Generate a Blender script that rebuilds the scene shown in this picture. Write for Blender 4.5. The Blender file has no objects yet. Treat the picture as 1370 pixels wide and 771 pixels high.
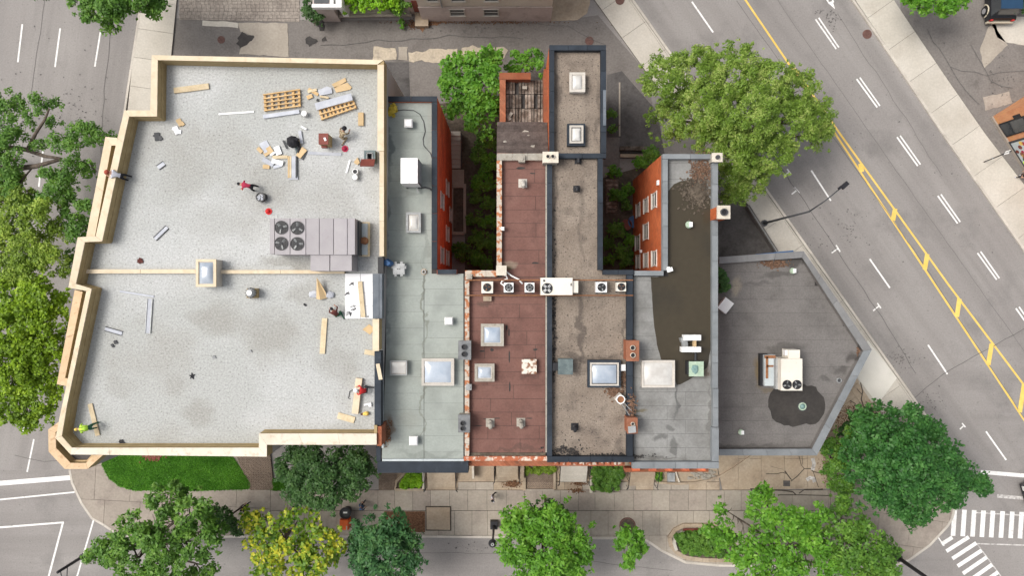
import bpy, math, random
import numpy as np
from mathutils import Vector, Matrix
R = math.radians
# ---------------------------------------------------------------- camera, sky, sun, exposure
H = 52.0            # height of the drone above the street, metres
F = 913.333         # focal length in photo pixels (24 mm on a 36 mm frame)
S = bpy.context.scene
COL = S.collection
cam_d = bpy.data.cameras.new('camera'); cam = bpy.data.objects.new('camera', cam_d); COL.objects.link(cam)
cam.location = (0, 0, H); cam.rotation_euler = (0, 0, 0)
cam_d.lens = 24.0; cam_d.sensor_width = 36.0; cam_d.clip_start = .5; cam_d.clip_end = 5000
S.camera = cam
SUN_EL, SUN_AZ = 56, 282
wd = bpy.data.worlds.new('World'); S.world = wd; wd.use_nodes = True
nt = wd.node_tree; nt.nodes.clear()
sky = nt.nodes.new('ShaderNodeTexSky'); sky.sky_type = 'NISHITA'; sky.sun_disc = False
sky.sun_elevation = R(SUN_EL); sky.sun_rotation = R(SUN_AZ); sky.dust_density = 6.0; sky.air_density = 1.0; sky.ozone_density = .6
bg = nt.nodes.new('ShaderNodeBackground'); bg.inputs[1].default_value = .15
wo = nt.nodes.new('ShaderNodeOutputWorld')
hs = nt.nodes.new('ShaderNodeHueSaturation'); hs.inputs['Saturation'].default_value = .35   # thin overcast: a whiter sky
nt.links.new(sky.outputs[0], hs.inputs['Color']); nt.links.new(hs.outputs[0], bg.inputs[0]); nt.links.new(bg.outputs[0], wo.inputs[0])
sd = bpy.data.lights.new('sun', 'SUN'); sd.energy = 1.7; sd.angle = R(26); sd.color = (1, .95, .88)
so = bpy.data.objects.new('sun', sd); COL.objects.link(so)
az = R(SUN_AZ); el = R(SUN_EL)
sdir = Vector((math.sin(az) * math.cos(el), math.cos(az) * math.cos(el), math.sin(el)))
so.rotation_euler = sdir.to_track_quat('Z', 'Y').to_euler(); so.location = sdir * 80
S.view_settings.view_transform = 'Standard'; S.view_settings.look = 'None'
S.view_settings.exposure = 0.12; S.view_settings.gamma = 1
rnd = random.Random(7)

# ---------------------------------------------------------------- helpers
def W(px, py, z=0.0):
    "photo pixel -> metres at height z (survey of the photograph)"
    k = (H - z) / F
    return ((px - 685) * k, -(py - 385.5) * k)
def WP(pts, z=0.0): return [W(a, b, z) for a, b in pts]
def rect(x0, y0, x1, y1, z=0.0): return [W(x0, y1, z), W(x1, y1, z), W(x1, y0, z), W(x0, y0, z)]
def area(p): return .5 * sum(p[i][0] * p[(i + 1) % len(p)][1] - p[(i + 1) % len(p)][0] * p[i][1] for i in range(len(p)))
def ccw(p): return list(p) if area(p) > 0 else list(reversed(p))
class MB:
    def __init__(s): s.v = []; s.f = []; s.m = []
    def face(s, idx, m=0): s.f.append(tuple(idx)); s.m.append(m)
    def prism(s, p, z0, z1, m=0, mt=None, bottom=False):
        p = ccw(p); n = len(p); b = len(s.v); mt = m if mt is None else mt
        s.v += [(x, y, z0) for x, y in p] + [(x, y, z1) for x, y in p]
        s.face(range(b + n, b + 2 * n), mt)
        for i in range(n):
            j = (i + 1) % n; s.face((b + i, b + j, b + n + j, b + n + i), m)
        if bottom: s.face(reversed(range(b, b + n)), m)
        return s
    def taper(s, p, z0, q, z1, m=0, mt=None):
        n = len(p); b = len(s.v); mt = m if mt is None else mt
        if area(p) < 0: p = p[::-1]; q = q[::-1]
        s.v += [(x, y, z0) for x, y in p] + [(x, y, z1) for x, y in q]
        s.face(range(b + n, b + 2 * n), mt)
        for i in range(n):
            j = (i + 1) % n; s.face((b + i, b + j, b + n + j, b + n + i), m)
        return s
    def sheet(s, p, z, m=0):
        p = ccw(p); b = len(s.v); s.v += [(x, y, z) for x, y in p]; s.face(range(b, b + len(p)), m); return s
    def mbox(s, M, sx, sy, sz, m=0):
        b = len(s.v)
        for z in (-.5, .5):
            for x, y in ((-.5, -.5), (.5, -.5), (.5, .5), (-.5, .5)): s.v.append(tuple(M @ Vector((x * sx, y * sy, z * sz))))
        for q in ((3, 2, 1, 0), (4, 5, 6, 7), (0, 1, 5, 4), (1, 2, 6, 5), (2, 3, 7, 6), (3, 0, 4, 7)): s.face([b + i for i in q], m)
        return s
    def box(s, cx, cy, cz, sx, sy, sz, rz=0.0, m=0, rx=0.0, ry=0.0):
        M = Matrix.Translation((cx, cy, cz)) @ Matrix.Rotation(rz, 4, 'Z') @ Matrix.Rotation(ry, 4, 'Y') @ Matrix.Rotation(rx, 4, 'X')
        return s.mbox(M, sx, sy, sz, m)
    def cyl(s, cx, cy, z0, z1, r, n=14, r2=None, m=0, mt=None):
        r2 = r if r2 is None else r2
        p = [(cx + r * math.cos(2 * math.pi * i / n), cy + r * math.sin(2 * math.pi * i / n)) for i in range(n)]
        q = [(cx + r2 * math.cos(2 * math.pi * i / n), cy + r2 * math.sin(2 * math.pi * i / n)) for i in range(n)]
        return s.taper(p, z0, q, z1, m, mt)
    def ring(s, cx, cy, z0, z1, ro, ri, n=16, m=0):
        b = len(s.v)
        for i in range(n):
            a = 2 * math.pi * i / n; c, d = math.cos(a), math.sin(a)
            s.v += [(cx + ro * c, cy + ro * d, z0), (cx + ro * c, cy + ro * d, z1), (cx + ri * c, cy + ri * d, z1), (cx + ri * c, cy + ri * d, z0)]
        for i in range(n):
            j = (i + 1) % n
            for k in range(3): s.face((b + 4 * i + k, b + 4 * j + k, b + 4 * j + k + 1, b + 4 * i + k + 1), m)
        return s
    def tube(s, pts, r, n=6, m=0):
        pts = [Vector(p) for p in pts]; rr = r if isinstance(r, (list, tuple)) else [r] * len(pts)
        b = len(s.v)
        for i, p in enumerate(pts):
            d = (pts[min(i + 1, len(pts) - 1)] - pts[max(i - 1, 0)]).normalized()
            u = d.orthogonal().normalized() if abs(d.z) > .9 else d.cross(Vector((0, 0, 1))).normalized(); w = d.cross(u)
            for k in range(n):
                a = 2 * math.pi * k / n; s.v.append(tuple(p + (u * math.cos(a) + w * math.sin(a)) * rr[i]))
        for i in range(len(pts) - 1):
            for k in range(n):
                l = (k + 1) % n; s.face((b + i * n + k, b + i * n + l, b + (i + 1) * n + l, b + (i + 1) * n + k), m)
        s.face(reversed(range(b, b + n)), m); s.face(range(b + (len(pts) - 1) * n, b + len(pts) * n), m)
        return s
    def ball(s, c, rx, ry=None, rz=None, nu=10, nv=6, m=0, jit=0.0, g=None):
        ry = rx if ry is None else ry; rz = rx if rz is None else rz; b = len(s.v); g = g or rnd
        s.v.append((c[0], c[1], c[2] - rz))
        for j in range(1, nv):
            t = math.pi * j / nv - math.pi / 2
            for i in range(nu):
                a = 2 * math.pi * i / nu; q = 1 + jit * (g.random() - .5)
                s.v.append((c[0] + rx * q * math.cos(t) * math.cos(a), c[1] + ry * q * math.cos(t) * math.sin(a), c[2] + rz * q * math.sin(t)))
        s.v.append((c[0], c[1], c[2] + rz)); e = len(s.v) - 1
        for i in range(nu):
            k = (i + 1) % nu
            s.face((b, b + 1 + k, b + 1 + i), m); s.face((e, b + 1 + (nv - 2) * nu + i, b + 1 + (nv - 2) * nu + k), m)
            for j in range(nv - 2):
                s.face((b + 1 + j * nu + i, b + 1 + j * nu + k, b + 1 + (j + 1) * nu + k, b + 1 + (j + 1) * nu + i), m)
        return s
def obj(name, mb, mats, parent=None, kind=None, smooth=False, label=None, cat=None, group=None, loc=None):
    me = bpy.data.meshes.new(name)
    off = Vector((0, 0, 0)); q = parent
    while q is not None: off += q.location; q = q.parent
    if loc is None and parent is None and cat and mb.v:
        xs = [v[0] for v in mb.v]; ys = [v[1] for v in mb.v]
        loc = ((min(xs) + max(xs)) / 2, (min(ys) + max(ys)) / 2, min(v[2] for v in mb.v))
    l = Vector(loc) - off if loc is not None else Vector((0, 0, 0)); o2 = off + l
    me.from_pydata([(v[0] - o2.x, v[1] - o2.y, v[2] - o2.z) for v in mb.v], [], mb.f)
    if not isinstance(mats, (list, tuple)): mats = [mats]
    for m in mats: me.materials.append(m)
    if len(mats) > 1: me.polygons.foreach_set('material_index', mb.m)
    if smooth: me.polygons.foreach_set('use_smooth', [True] * len(mb.f))
    me.update()
    o = bpy.data.objects.new(name, me); COL.objects.link(o)
    if parent is not None: o.parent = parent
    o.location = l
    if kind: o['kind'] = kind
    if label: o['label'] = label
    if cat: o['category'] = cat
    if group: o['group'] = group
    return o
def thing(name, label, cat, x, y, z=0.0, group=None):
    o = bpy.data.objects.new(name, None); COL.objects.link(o); o.location = (x, y, z); o.empty_display_size = .3
    o['label'] = label; o['category'] = cat
    if group: o['group'] = group
    return o
def clip(sub, cell):
    "subject polygon clipped by a convex ccw cell"
    out = list(sub)
    for i in range(len(cell)):
        a, b = cell[i], cell[(i + 1) % len(cell)]; inp = out; out = []
        if not inp: return []
        side = lambda p: (b[0] - a[0]) * (p[1] - a[1]) - (b[1] - a[1]) * (p[0] - a[0])
        for k in range(len(inp)):
            p, q = inp[k - 1], inp[k]; sp, sq = side(p), side(q)
            if (sp >= 0) != (sq >= 0):
                t = sp / (sp - sq); out.append((p[0] + (q[0] - p[0]) * t, p[1] + (q[1] - p[1]) * t))
            if sq >= 0: out.append(q)
    return out
def cells(poly, ang, row, col, gap, stagger=.5, g=None, vary=0.0, ox=0.0, oy=0.0):
    "convex cells of a rotated grid that cover poly, already shrunk by gap"
    g = g or rnd; c, s = math.cos(ang), math.sin(ang)
    q = [(x * c + y * s, -x * s + y * c) for x, y in poly]
    x0, x1 = min(p[0] for p in q), max(p[0] for p in q); y0, y1 = min(p[1] for p in q), max(p[1] for p in q)
    r = 0; y = y0 + oy - row * (oy > 0)
    while y < y1 - .01:
        x = x0 - col * ((r % 2) * stagger) - col * g.random() * vary + ox - col * (ox > 0)
        while x < x1 - .01:
            w = col * (1 + vary * (g.random() - .5))
            a = [(x + gap / 2, y + gap / 2), (x + w - gap / 2, y + gap / 2), (x + w - gap / 2, y + row - gap / 2), (x + gap / 2, y + row - gap / 2)]
            yield [(u * c - v * s, u * s + v * c) for u, v in a]
            x += w
        y += row; r += 1
def tiles(name, poly, z0, z1, mats, parent, ang, row, col, gap, stagger=.5, vary=0.0, seed=1, minA=.05, holes=(), **k):
    g = random.Random(seed); n = 0
    if not isinstance(mats, (list, tuple)): mats = [mats]
    for c in cells(poly, ang, row, col, gap, stagger, g, vary, **k):
        p = clip(poly, c)
        if len(p) < 3 or abs(area(p)) < minA: continue
        cx = sum(a for a, b in p) / len(p); cy = sum(b for a, b in p) / len(p)
        if any(h[0] < cx < h[2] and h[1] < cy < h[3] for h in holes): continue
        dz = g.uniform(-.003, .003)
        obj(name, MB().prism(p, z0, z1 + dz), g.choice(mats), parent, loc=(cx, cy, z0)); n += 1
    return n
def ragged(p, j=.06, st_=.3, seed=1):
    g = random.Random(seed); out = []
    for i in range(len(p)):
        q, r = p[i], p[(i + 1) % len(p)]; n = max(1, int(math.dist(q, r) / st_))
        for k in range(n): x, y = q[0] + (r[0] - q[0]) * k / n, q[1] + (r[1] - q[1]) * k / n; out.append((x + g.gauss(0, j), y + g.gauss(0, j)))
    return out
def lerp(a, b, t): return (a[0] + (b[0] - a[0]) * t, a[1] + (b[1] - a[1]) * t)
def caprun(name, o0, o1, i1, i0, z0, z1, m, parent, seg=1.3, gap=.02):
    "a run of coping / kerb pieces between an outer and an inner edge (metres)"
    L = math.dist(o0, o1); n = max(1, round(L / seg)); e = gap / max(L, .01) / 2
    for k in range(n):
        a, b = k / n + e, (k + 1) / n - e; dz = rnd.uniform(0, .006)
        p = [lerp(o0, o1, a), lerp(o0, o1, b), lerp(i0, i1, b), lerp(i0, i1, a)]
        obj(name, MB().prism(p, z0, z1 + dz), m, parent, loc=(sum(q[0] for q in p) / 4, sum(q[1] for q in p) / 4, z0))
def cope(name, x0, y0, x1, y1, z, m, parent, seg=1.2, th=.06, gap=.02):
    "axis-aligned run of coping given in photo pixels at its top height z"
    (a, b), (c, d) = W(x0, y1, z), W(x1, y0, z)
    if c - a > d - b: caprun(name, (a, b), (c, b), (c, d), (a, d), z - th, z, m, parent, seg, gap)
    else: caprun(name, (a, b), (a, d), (c, d), (c, b), z - th, z, m, parent, seg, gap)
def strip(pts, w, side=0):
    "left / right edges of a ribbon along pts (metres)"
    L = []; Q = []
    for i, p in enumerate(pts):
        a, b = pts[max(i - 1, 0)], pts[min(i + 1, len(pts) - 1)]; d = math.dist(a, b) or 1
        n = (-(b[1] - a[1]) / d, (b[0] - a[0]) / d)
        L.append((p[0] + n[0] * w * (.5 + side), p[1] + n[1] * w * (.5 + side))); Q.append((p[0] - n[0] * w * (.5 - side), p[1] - n[1] * w * (.5 - side)))
    return L, Q
def kerb(pts, w, z0, z1, m, parent, side=0, seg=2.2, name='kerb_stone'):
    L, Q = strip(pts, w, side)
    for i in range(len(pts) - 1): caprun(name, L[i], L[i + 1], Q[i + 1], Q[i], z0, z1, m, parent, seg, .015)

# ---------------------------------------------------------------- materials
def mat(name, c1, c2=None, s=.6, rough=.88, fine=.12, fs=14, rv=.06, bump=.15, bs=25, stain=None, metal=0.0, spec=.3, w=(.35, .65), speck=None, streak=None, spots=()):
    m = bpy.data.materials.new(name); m.use_nodes = True; n = m.node_tree.nodes; l = m.node_tree.links
    bs_ = n['Principled BSDF']; bs_.inputs['Roughness'].default_value = rough; bs_.inputs['Metallic'].default_value = metal
    bs_.inputs['Specular IOR Level'].default_value = spec
    geo = n.new('ShaderNodeNewGeometry'); c2 = c2 or c1
    def noise(sc, det=6, ro=.55, vec=None):
        t = n.new('ShaderNodeTexNoise'); t.inputs['Scale'].default_value = sc; t.inputs['Detail'].default_value = det; t.inputs['Roughness'].default_value = ro
        l.new(vec or geo.outputs['Position'], t.inputs['Vector']); return t.outputs['Fac']
    def rng(v, a, b, c, d):
        t = n.new('ShaderNodeMapRange'); l.new(v, t.inputs[0])
        for i, x in enumerate((a, b, c, d)): t.inputs[i + 1].default_value = x
        return t.outputs[0]
    def mix(f, a, b, mode='MIX'):
        t = n.new('ShaderNodeMix'); t.data_type = 'RGBA'; t.blend_type = mode
        for v, i in ((f, 0), (a, 6), (b, 7)):
            if isinstance(v, (int, float)): t.inputs[i].default_value = v
            elif isinstance(v, tuple): t.inputs[i].default_value = (*v, 1)
            else: l.new(v, t.inputs[i])
        return t.outputs[2]
    col = mix(rng(noise(s), w[0], w[1], 0, 1), c1, c2)
    if stain: # (colour, scale, low, high, amount)
        col = mix(rng(noise(stain[1], 5, .6), stain[2], stain[3], 0, stain[4]), col, stain[0])
    if speck: # (colour, scale, low, high, amount)
        col = mix(rng(noise(speck[1], 2, .5), speck[2], speck[3], 0, speck[4]), col, speck[0])
    if streak is not None: # wheel-worn bands along the street direction
        mp = n.new('ShaderNodeMapping'); mp.inputs['Rotation'].default_value = (0, 0, -streak); l.new(geo.outputs['Position'], mp.inputs['Vector'])
        m2 = n.new('ShaderNodeMapping'); m2.inputs['Scale'].default_value = (.035, .75, 1); l.new(mp.outputs[0], m2.inputs['Vector'])
        col = mix(rng(noise(1.0, 3, .5, m2.outputs[0]), .42, .68, 0, .45), col, tuple(v * .74 for v in c1))
        m3 = n.new('ShaderNodeMapping'); m3.inputs['Scale'].default_value = (.12, 2.4, 1); l.new(mp.outputs[0], m3.inputs['Vector'])
        col = mix(rng(noise(1.0, 4, .6, m3.outputs[0]), .55, .72, 0, .35), col, tuple(v * .8 for v in c1))
    if spots: # dried puddles, dirt marks and painted parapet shade: (x, y, rx, ry, colour, amount), world metres
        wn = n.new('ShaderNodeTexNoise'); wn.inputs['Scale'].default_value = .9; wn.inputs['Detail'].default_value = 5; l.new(geo.outputs['Position'], wn.inputs['Vector'])
        off_ = n.new('ShaderNodeVectorMath'); off_.operation = 'MULTIPLY_ADD'; l.new(wn.outputs['Color'], off_.inputs[0]); off_.inputs[1].default_value = (1.6, 1.6, 0); l.new(geo.outputs['Position'], off_.inputs[2])
        for X_, Y_, RX, RY, C_, A_ in spots:
            mp = n.new('ShaderNodeMapping'); mp.vector_type = 'POINT'; mp.inputs['Location'].default_value = (-(X_ + .8) / RX, -(Y_ + .8) / RY, 0); mp.inputs['Scale'].default_value = (1 / RX, 1 / RY, 0); l.new(off_.outputs[0], mp.inputs['Vector'])
            ln_ = n.new('ShaderNodeVectorMath'); ln_.operation = 'LENGTH'; l.new(mp.outputs[0], ln_.inputs[0]); col = mix(rng(ln_.outputs['Value'], .55, 1.15, A_, 0), col, C_)
    f = rng(noise(fs, 3, .6), .25, .75, 1 - fine, 1 + fine)
    oi = n.new('ShaderNodeObjectInfo'); rr = rng(oi.outputs['Random'], 0, 1, 1 - rv, 1 + rv)
    mu = n.new('ShaderNodeMath'); mu.operation = 'MULTIPLY'; l.new(f, mu.inputs[0]); l.new(rr, mu.inputs[1])
    sc = n.new('ShaderNodeVectorMath'); sc.operation = 'SCALE'; l.new(col, sc.inputs[0]); l.new(mu.outputs[0], sc.inputs['Scale'])
    l.new(sc.outputs[0], bs_.inputs['Base Color'])
    if bump:
        b = n.new('ShaderNodeBump'); b.inputs['Strength'].default_value = bump; b.inputs['Distance'].default_value = .03
        l.new(noise(bs, 3, .6), b.inputs['Height']); l.new(b.outputs[0], bs_.inputs['Normal'])
    return m
def brick(name, c1, c2, mortar, sc=1.0, stain=None):
    m = mat(name, c1, c2, s=.8, fine=.15, fs=6, rv=0, bump=0, stain=stain); n = m.node_tree.nodes; l = m.node_tree.links
    geo = n.new('ShaderNodeNewGeometry'); sp = n.new('ShaderNodeSeparateXYZ'); l.new(geo.outputs['Position'], sp.inputs[0])
    ad = n.new('ShaderNodeMath'); l.new(sp.outputs[0], ad.inputs[0]); l.new(sp.outputs[1], ad.inputs[1])
    cb = n.new('ShaderNodeCombineXYZ'); l.new(ad.outputs[0], cb.inputs[0]); l.new(sp.outputs[2], cb.inputs[1])
    bt = n.new('ShaderNodeTexBrick'); l.new(cb.outputs[0], bt.inputs[0]); bt.inputs['Scale'].default_value = sc
    bt.inputs['Brick Width'].default_value = .23; bt.inputs['Row Height'].default_value = .08; bt.inputs['Mortar Size'].default_value = .008
    bt.inputs['Color1'].default_value = (.8, .8, .8, 1); bt.inputs['Color2'].default_value = (1.15, 1.15, 1.15, 1); bt.inputs['Mortar'].default_value = (*mortar, 1)
    pb = n['Principled BSDF']; src = pb.inputs['Base Color'].links[0].from_socket
    t = n.new('ShaderNodeMix'); t.data_type = 'RGBA'; t.blend_type = 'MULTIPLY'; t.inputs[0].default_value = 1
    l.new(src, t.inputs[6]); l.new(bt.outputs['Color'], t.inputs[7]); l.new(t.outputs[2], pb.inputs['Base Color'])
    b = n.new('ShaderNodeBump'); b.inputs['Strength'].default_value = .5; b.inputs['Distance'].default_value = .02; b.invert = True
    l.new(bt.outputs['Fac'], b.inputs['Height']); l.new(b.outputs[0], pb.inputs['Normal'])
    return m
def leafmat(name, c1, c2, c3):
    m = bpy.data.materials.new(name); m.use_nodes = True; n = m.node_tree.nodes; l = m.node_tree.links; n.remove(n['Principled BSDF'])
    geo = n.new('ShaderNodeNewGeometry'); r = n.new('ShaderNodeValToRGB'); e = r.color_ramp.elements
    e[0].position = 0; e[0].color = (*c1, 1); e[1].position = 1; e[1].color = (*c3, 1); k = e.new(.55); k.color = (*c2, 1)
    no = n.new('ShaderNodeTexNoise'); no.inputs['Scale'].default_value = .8; l.new(geo.outputs['Position'], no.inputs['Vector'])
    ma = n.new('ShaderNodeMath'); ma.operation = 'MULTIPLY_ADD'; l.new(no.outputs['Fac'], ma.inputs[0]); ma.inputs[1].default_value = 1.6; ma.inputs[2].default_value = -.55
    mb = n.new('ShaderNodeMath'); mb.operation = 'MULTIPLY_ADD'; l.new(geo.outputs['Random Per Island'], mb.inputs[0]); mb.inputs[1].default_value = .6; l.new(ma.outputs[0], mb.inputs[2])
    l.new(mb.outputs[0], r.inputs[0])
    p = n.new('ShaderNodeBsdfPrincipled'); p.inputs['Roughness'].default_value = .5; p.inputs['Specular IOR Level'].default_value = .35
    t = n.new('ShaderNodeBsdfTranslucent'); x = n.new('ShaderNodeMixShader'); x.inputs[0].default_value = .3
    l.new(r.outputs[0], p.inputs['Base Color']); l.new(r.outputs[0], t.inputs[0]); l.new(p.outputs[0], x.inputs[1]); l.new(t.outputs[0], x.inputs[2])
    l.new(x.outputs[0], n['Material Output'].inputs[0]); return m
def flat(name, c, rough=.6, metal=0.0, spec=.4): return mat(name, c, tuple(min(1, v * 1.12) for v in c), s=2, rough=rough, fine=.05, fs=20, rv=.03, bump=0, metal=metal, spec=spec)
M = {}
M['asphalt'] = mat('asphalt', (.25, .233, .222), (.30, .282, .268), s=.12, fine=.12, fs=9, stain=((.15, .142, .137), .3, .54, .74, .6), speck=((.12, .115, .11), 5, .66, .74, .5), rv=0, bump=.25, bs=30)
M['asphalt_diag'] = mat('asphalt_diagonal', (.25, .233, .222), (.30, .282, .268), s=.12, fine=.12, fs=9, stain=((.15, .142, .137), .3, .54, .74, .6), speck=((.12, .115, .11), 5, .66, .74, .5), rv=0, bump=.25, bs=30, streak=math.atan2(-1.42, 1))
M['asphalt_ns'] = mat('asphalt_north_south', (.25, .233, .222), (.30, .282, .268), s=.12, fine=.12, fs=9, stain=((.15, .142, .137), .3, .54, .74, .6), speck=((.12, .115, .11), 5, .66, .74, .5), rv=0, bump=.25, bs=30, streak=R(81.5))
M['asphalt_ew'] = mat('asphalt_east_west', (.25, .233, .222), (.30, .282, .268), s=.12, fine=.12, fs=9, stain=((.15, .142, .137), .3, .54, .74, .6), speck=((.12, .115, .11), 5, .66, .74, .5), rv=0, bump=.25, bs=30, streak=0.0)
M['old_asphalt'] = mat('old_asphalt', (.165, .15, .138), (.225, .207, .192), s=.5, fine=.2, fs=7, stain=((.105, .095, .087), .5, .5, .7, .7), rv=.05, bump=.3)
M['sand_concrete'] = mat('sandy_concrete', (.50, .43, .33), (.42, .36, .28), s=1.2, fine=.18, fs=6, stain=((.27, .235, .2), 2.2, .55, .68, .7), rv=.05, bump=.3)
M['dark_asphalt'] = mat('dark_asphalt', (.085, .08, .078), (.12, .112, .108), s=.5, fine=.2, fs=6, stain=((.05, .045, .042), 1.1, .5, .7, .7), rv=.05, bump=.3)
M['concrete'] = mat('concrete', (.33, .292, .243), (.39, .347, .292), s=.45, fine=.12, fs=6, stain=((.24, .205, .18), .5, .52, .72, .6), rv=.045)
M['pink_concrete'] = mat('pink_concrete', (.31, .27, .228), (.35, .305, .26), s=.45, fine=.12, fs=6, stain=((.2, .165, .145), .9, .5, .7, .6), rv=.05)
M['pale_concrete'] = mat('pale_concrete', (.47, .435, .375), (.54, .505, .445), s=.4, fine=.1, fs=7, stain=((.38, .335, .275), .5, .55, .78, .5), rv=.04)
M['tan_concrete'] = mat('tan_concrete', (.36, .285, .205), (.43, .355, .27), s=.5, fine=.14, fs=6, stain=((.25, .19, .14), .8, .5, .72, .65), rv=.05)
M['new_concrete'] = mat('new_pale_concrete', (.60, .58, .52), (.66, .635, .575), s=.8, fine=.06, rv=.02)
M['asphalt_crack'] = mat('asphalt_crack_seal', (.10, .095, .09), (.15, .142, .137), s=4, fine=.2)
M['kerb'] = mat('kerb_concrete', (.46, .42, .37), (.56, .52, .46), s=1, rv=.08)
M['joint'] = mat('joint_dirt', (.06, .048, .04), (.09, .075, .06), s=3)
M['soil'] = mat('soil', (.075, .06, .045), (.13, .105, .08), s=1.2, fine=.4, fs=5, bump=.6, bs=8)
M['white_paint'] = mat('road_white_paint', (.72, .71, .69), (.82, .81, .79), s=3, stain=((.34, .32, .31), 5, .58, .7, .6), fine=.05, bump=.1)
M['worn_paint'] = mat('worn_white_paint', (.45, .43, .41), (.62, .6, .58), s=3, stain=((.28, .26, .25), 4, .5, .6, .8), fine=.05, bump=.1)
M['yellow_paint'] = mat('road_yellow_paint', (.74, .50, .11), (.82, .57, .16), s=2, stain=((.4, .32, .18), 6, .6, .7, .6), fine=.05, bump=.1)
M['roof_gravel'] = mat('pale_roof_gravel', (.465, .475, .47), (.40, .41, .397), s=.1, w=(.44, .56), fine=.25, fs=9, stain=((.33, .325, .30), .15, .48, .62, .6), speck=((.16, .155, .14), 8, .62, .7, .55), rv=0, bump=.6, bs=14,
    spots=[(*W(x, y, 11), r * .045, q * .045, (.29, .285, .26), k) for x, y, r, q, k in ((294, 428, 30, 26, .6), (262, 425, 18, 16, .5), (362, 442, 42, 30, .45), (452, 492, 30, 24, .45), (265, 552, 26, 18, .6), (402, 392, 22, 14, .5), (385, 352, 40, 10, .7), (235, 515, 16, 18, .4), (160, 520, 22, 18, .35), (250, 235, 36, 40, .35), (400, 250, 60, 40, .3), (300, 300, 60, 24, .3), (110, 575, 10, 8, .5), (460, 250, 20, 60, .25))])
M['tan_gravel'] = mat('tan_roof_gravel', (.20, .162, .13), (.275, .23, .187), s=.5, fine=.28, fs=10, stain=((.12, .098, .082), .7, .5, .7, .8), speck=((.05, .042, .038), 8, .62, .68, .85), rv=0, bump=.5, bs=16,
    spots=[(*W(x, y, 10), r * .046, q * .046, (.085, .07, .06), k) for x, y, r, q, k in ((777, 440, 5, 60, .75), (741, 470, 3, 110, .7), (836, 440, 3, 60, .6), (790, 480, 45, 5, .7), (758, 605, 18, 6, .6), (778, 290, 4, 70, .4), (742, 300, 3, 80, .5), (745, 120, 4, 40, .6), (800, 150, 4, 50, .5), (830, 595, 6, 18, .5))])
M['cream_cap'] = mat('cream_cap_board', (.64, .53, .375), (.70, .60, .45), s=1.2, fine=.05, fs=5, stain=((.54, .43, .28), 1.5, .52, .7, .6), rv=.035, bump=.05)
M['white_cap'] = mat('scuffed_white_cap', (.66, .585, .47), (.72, .655, .55), s=1.2, fine=.05, fs=5, stain=((.50, .41, .30), 2.2, .55, .66, .7), rv=.035, bump=.05)
M['plywood'] = mat('plywood', (.36, .27, .135), (.42, .325, .175), s=1.5, fine=.1, fs=5, rv=.07, bump=.05)
M['raw_ply'] = mat('raw_plywood', (.60, .43, .26), (.66, .49, .32), s=1.5, fine=.08, fs=5, rv=.05, bump=.05, stain=((.36, .2, .1), 2.6, .6, .68, .5))
M['timber'] = mat('timber', (.56, .45, .29), (.64, .54, .37), s=2, fine=.1, fs=8, rv=.08, bump=.05)
M['orange_timber'] = mat('orange_timber', (.56, .37, .17), (.64, .45, .24), s=2, fine=.1, fs=8, rv=.1, bump=.05)
M['card'] = mat('cardboard', (.52, .38, .21), (.58, .43, .25), s=2, fine=.06, rv=.06)
M['gypsum'] = mat('gypsum_board', (.42, .44, .49), (.52, .54, .58), s=2, fine=.05, rv=.12, bump=.03)
M['foam'] = mat('white_foam_board', (.82, .82, .83), (.88, .88, .88), s=1, fine=.02, rv=.02, bump=.02)
M['grey_felt'] = mat('grey_green_felt', (.29, .318, .292), (.335, .362, .334), s=.35, fine=.08, fs=8, stain=((.22, .24, .22), .5, .47, .68, .65), rv=.02, bump=.15,
    spots=[(*W(x, y, 10.2), r * .0457, q * .0457, c_, k) for x, y, r, q, c_, k in ((519, 190, 4, 50, (.13, .15, .15), .8), (518, 300, 3, 60, (.16, .18, .175), .7), (567, 400, 1.6, 60, (.19, .2, .17), .8), (566, 520, 1.6, 90, (.19, .2, .17), .7), (518, 575, 7, 22, (.17, .12, .08), .7), (550, 257, 14, 5, (.2, .215, .2), .6), (515, 420, 3, 50, (.17, .19, .185), .6), (570, 608, 50, 4, (.2, .22, .2), .6), (545, 560, 20, 12, (.25, .26, .23), .5), (572, 330, 4, 30, (.2, .22, .2), .5))])  # dark streaks down the west edge: neighbouring parapet's shadow painted into the felt
M['brown_felt'] = mat('red_brown_felt', (.16, .08, .065), (.195, .103, .084), s=.6, fine=.12, fs=9, stain=((.115, .06, .05), 1.0, .48, .7, .7), rv=.035, bump=.2,
    spots=[(*W(x, y, 10), r * .046, q * .046, c_, k) for x, y, r, q, c_, k in ((682, 352, 10, 7, (.30, .25, .19), .6), (680, 358, 6, 4, (.10, .09, .04), .7), (680, 395, 14, 4, (.08, .055, .045), .6), (648, 408, 10, 5, (.10, .07, .055), .6), (660, 466, 22, 3, (.1, .06, .05), .6), (708, 505, 10, 4, (.1, .06, .05), .6), (640, 380, 20, 6, (.13, .07, .055), .5), (690, 600, 40, 3, (.1, .06, .05), .6))])
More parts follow.
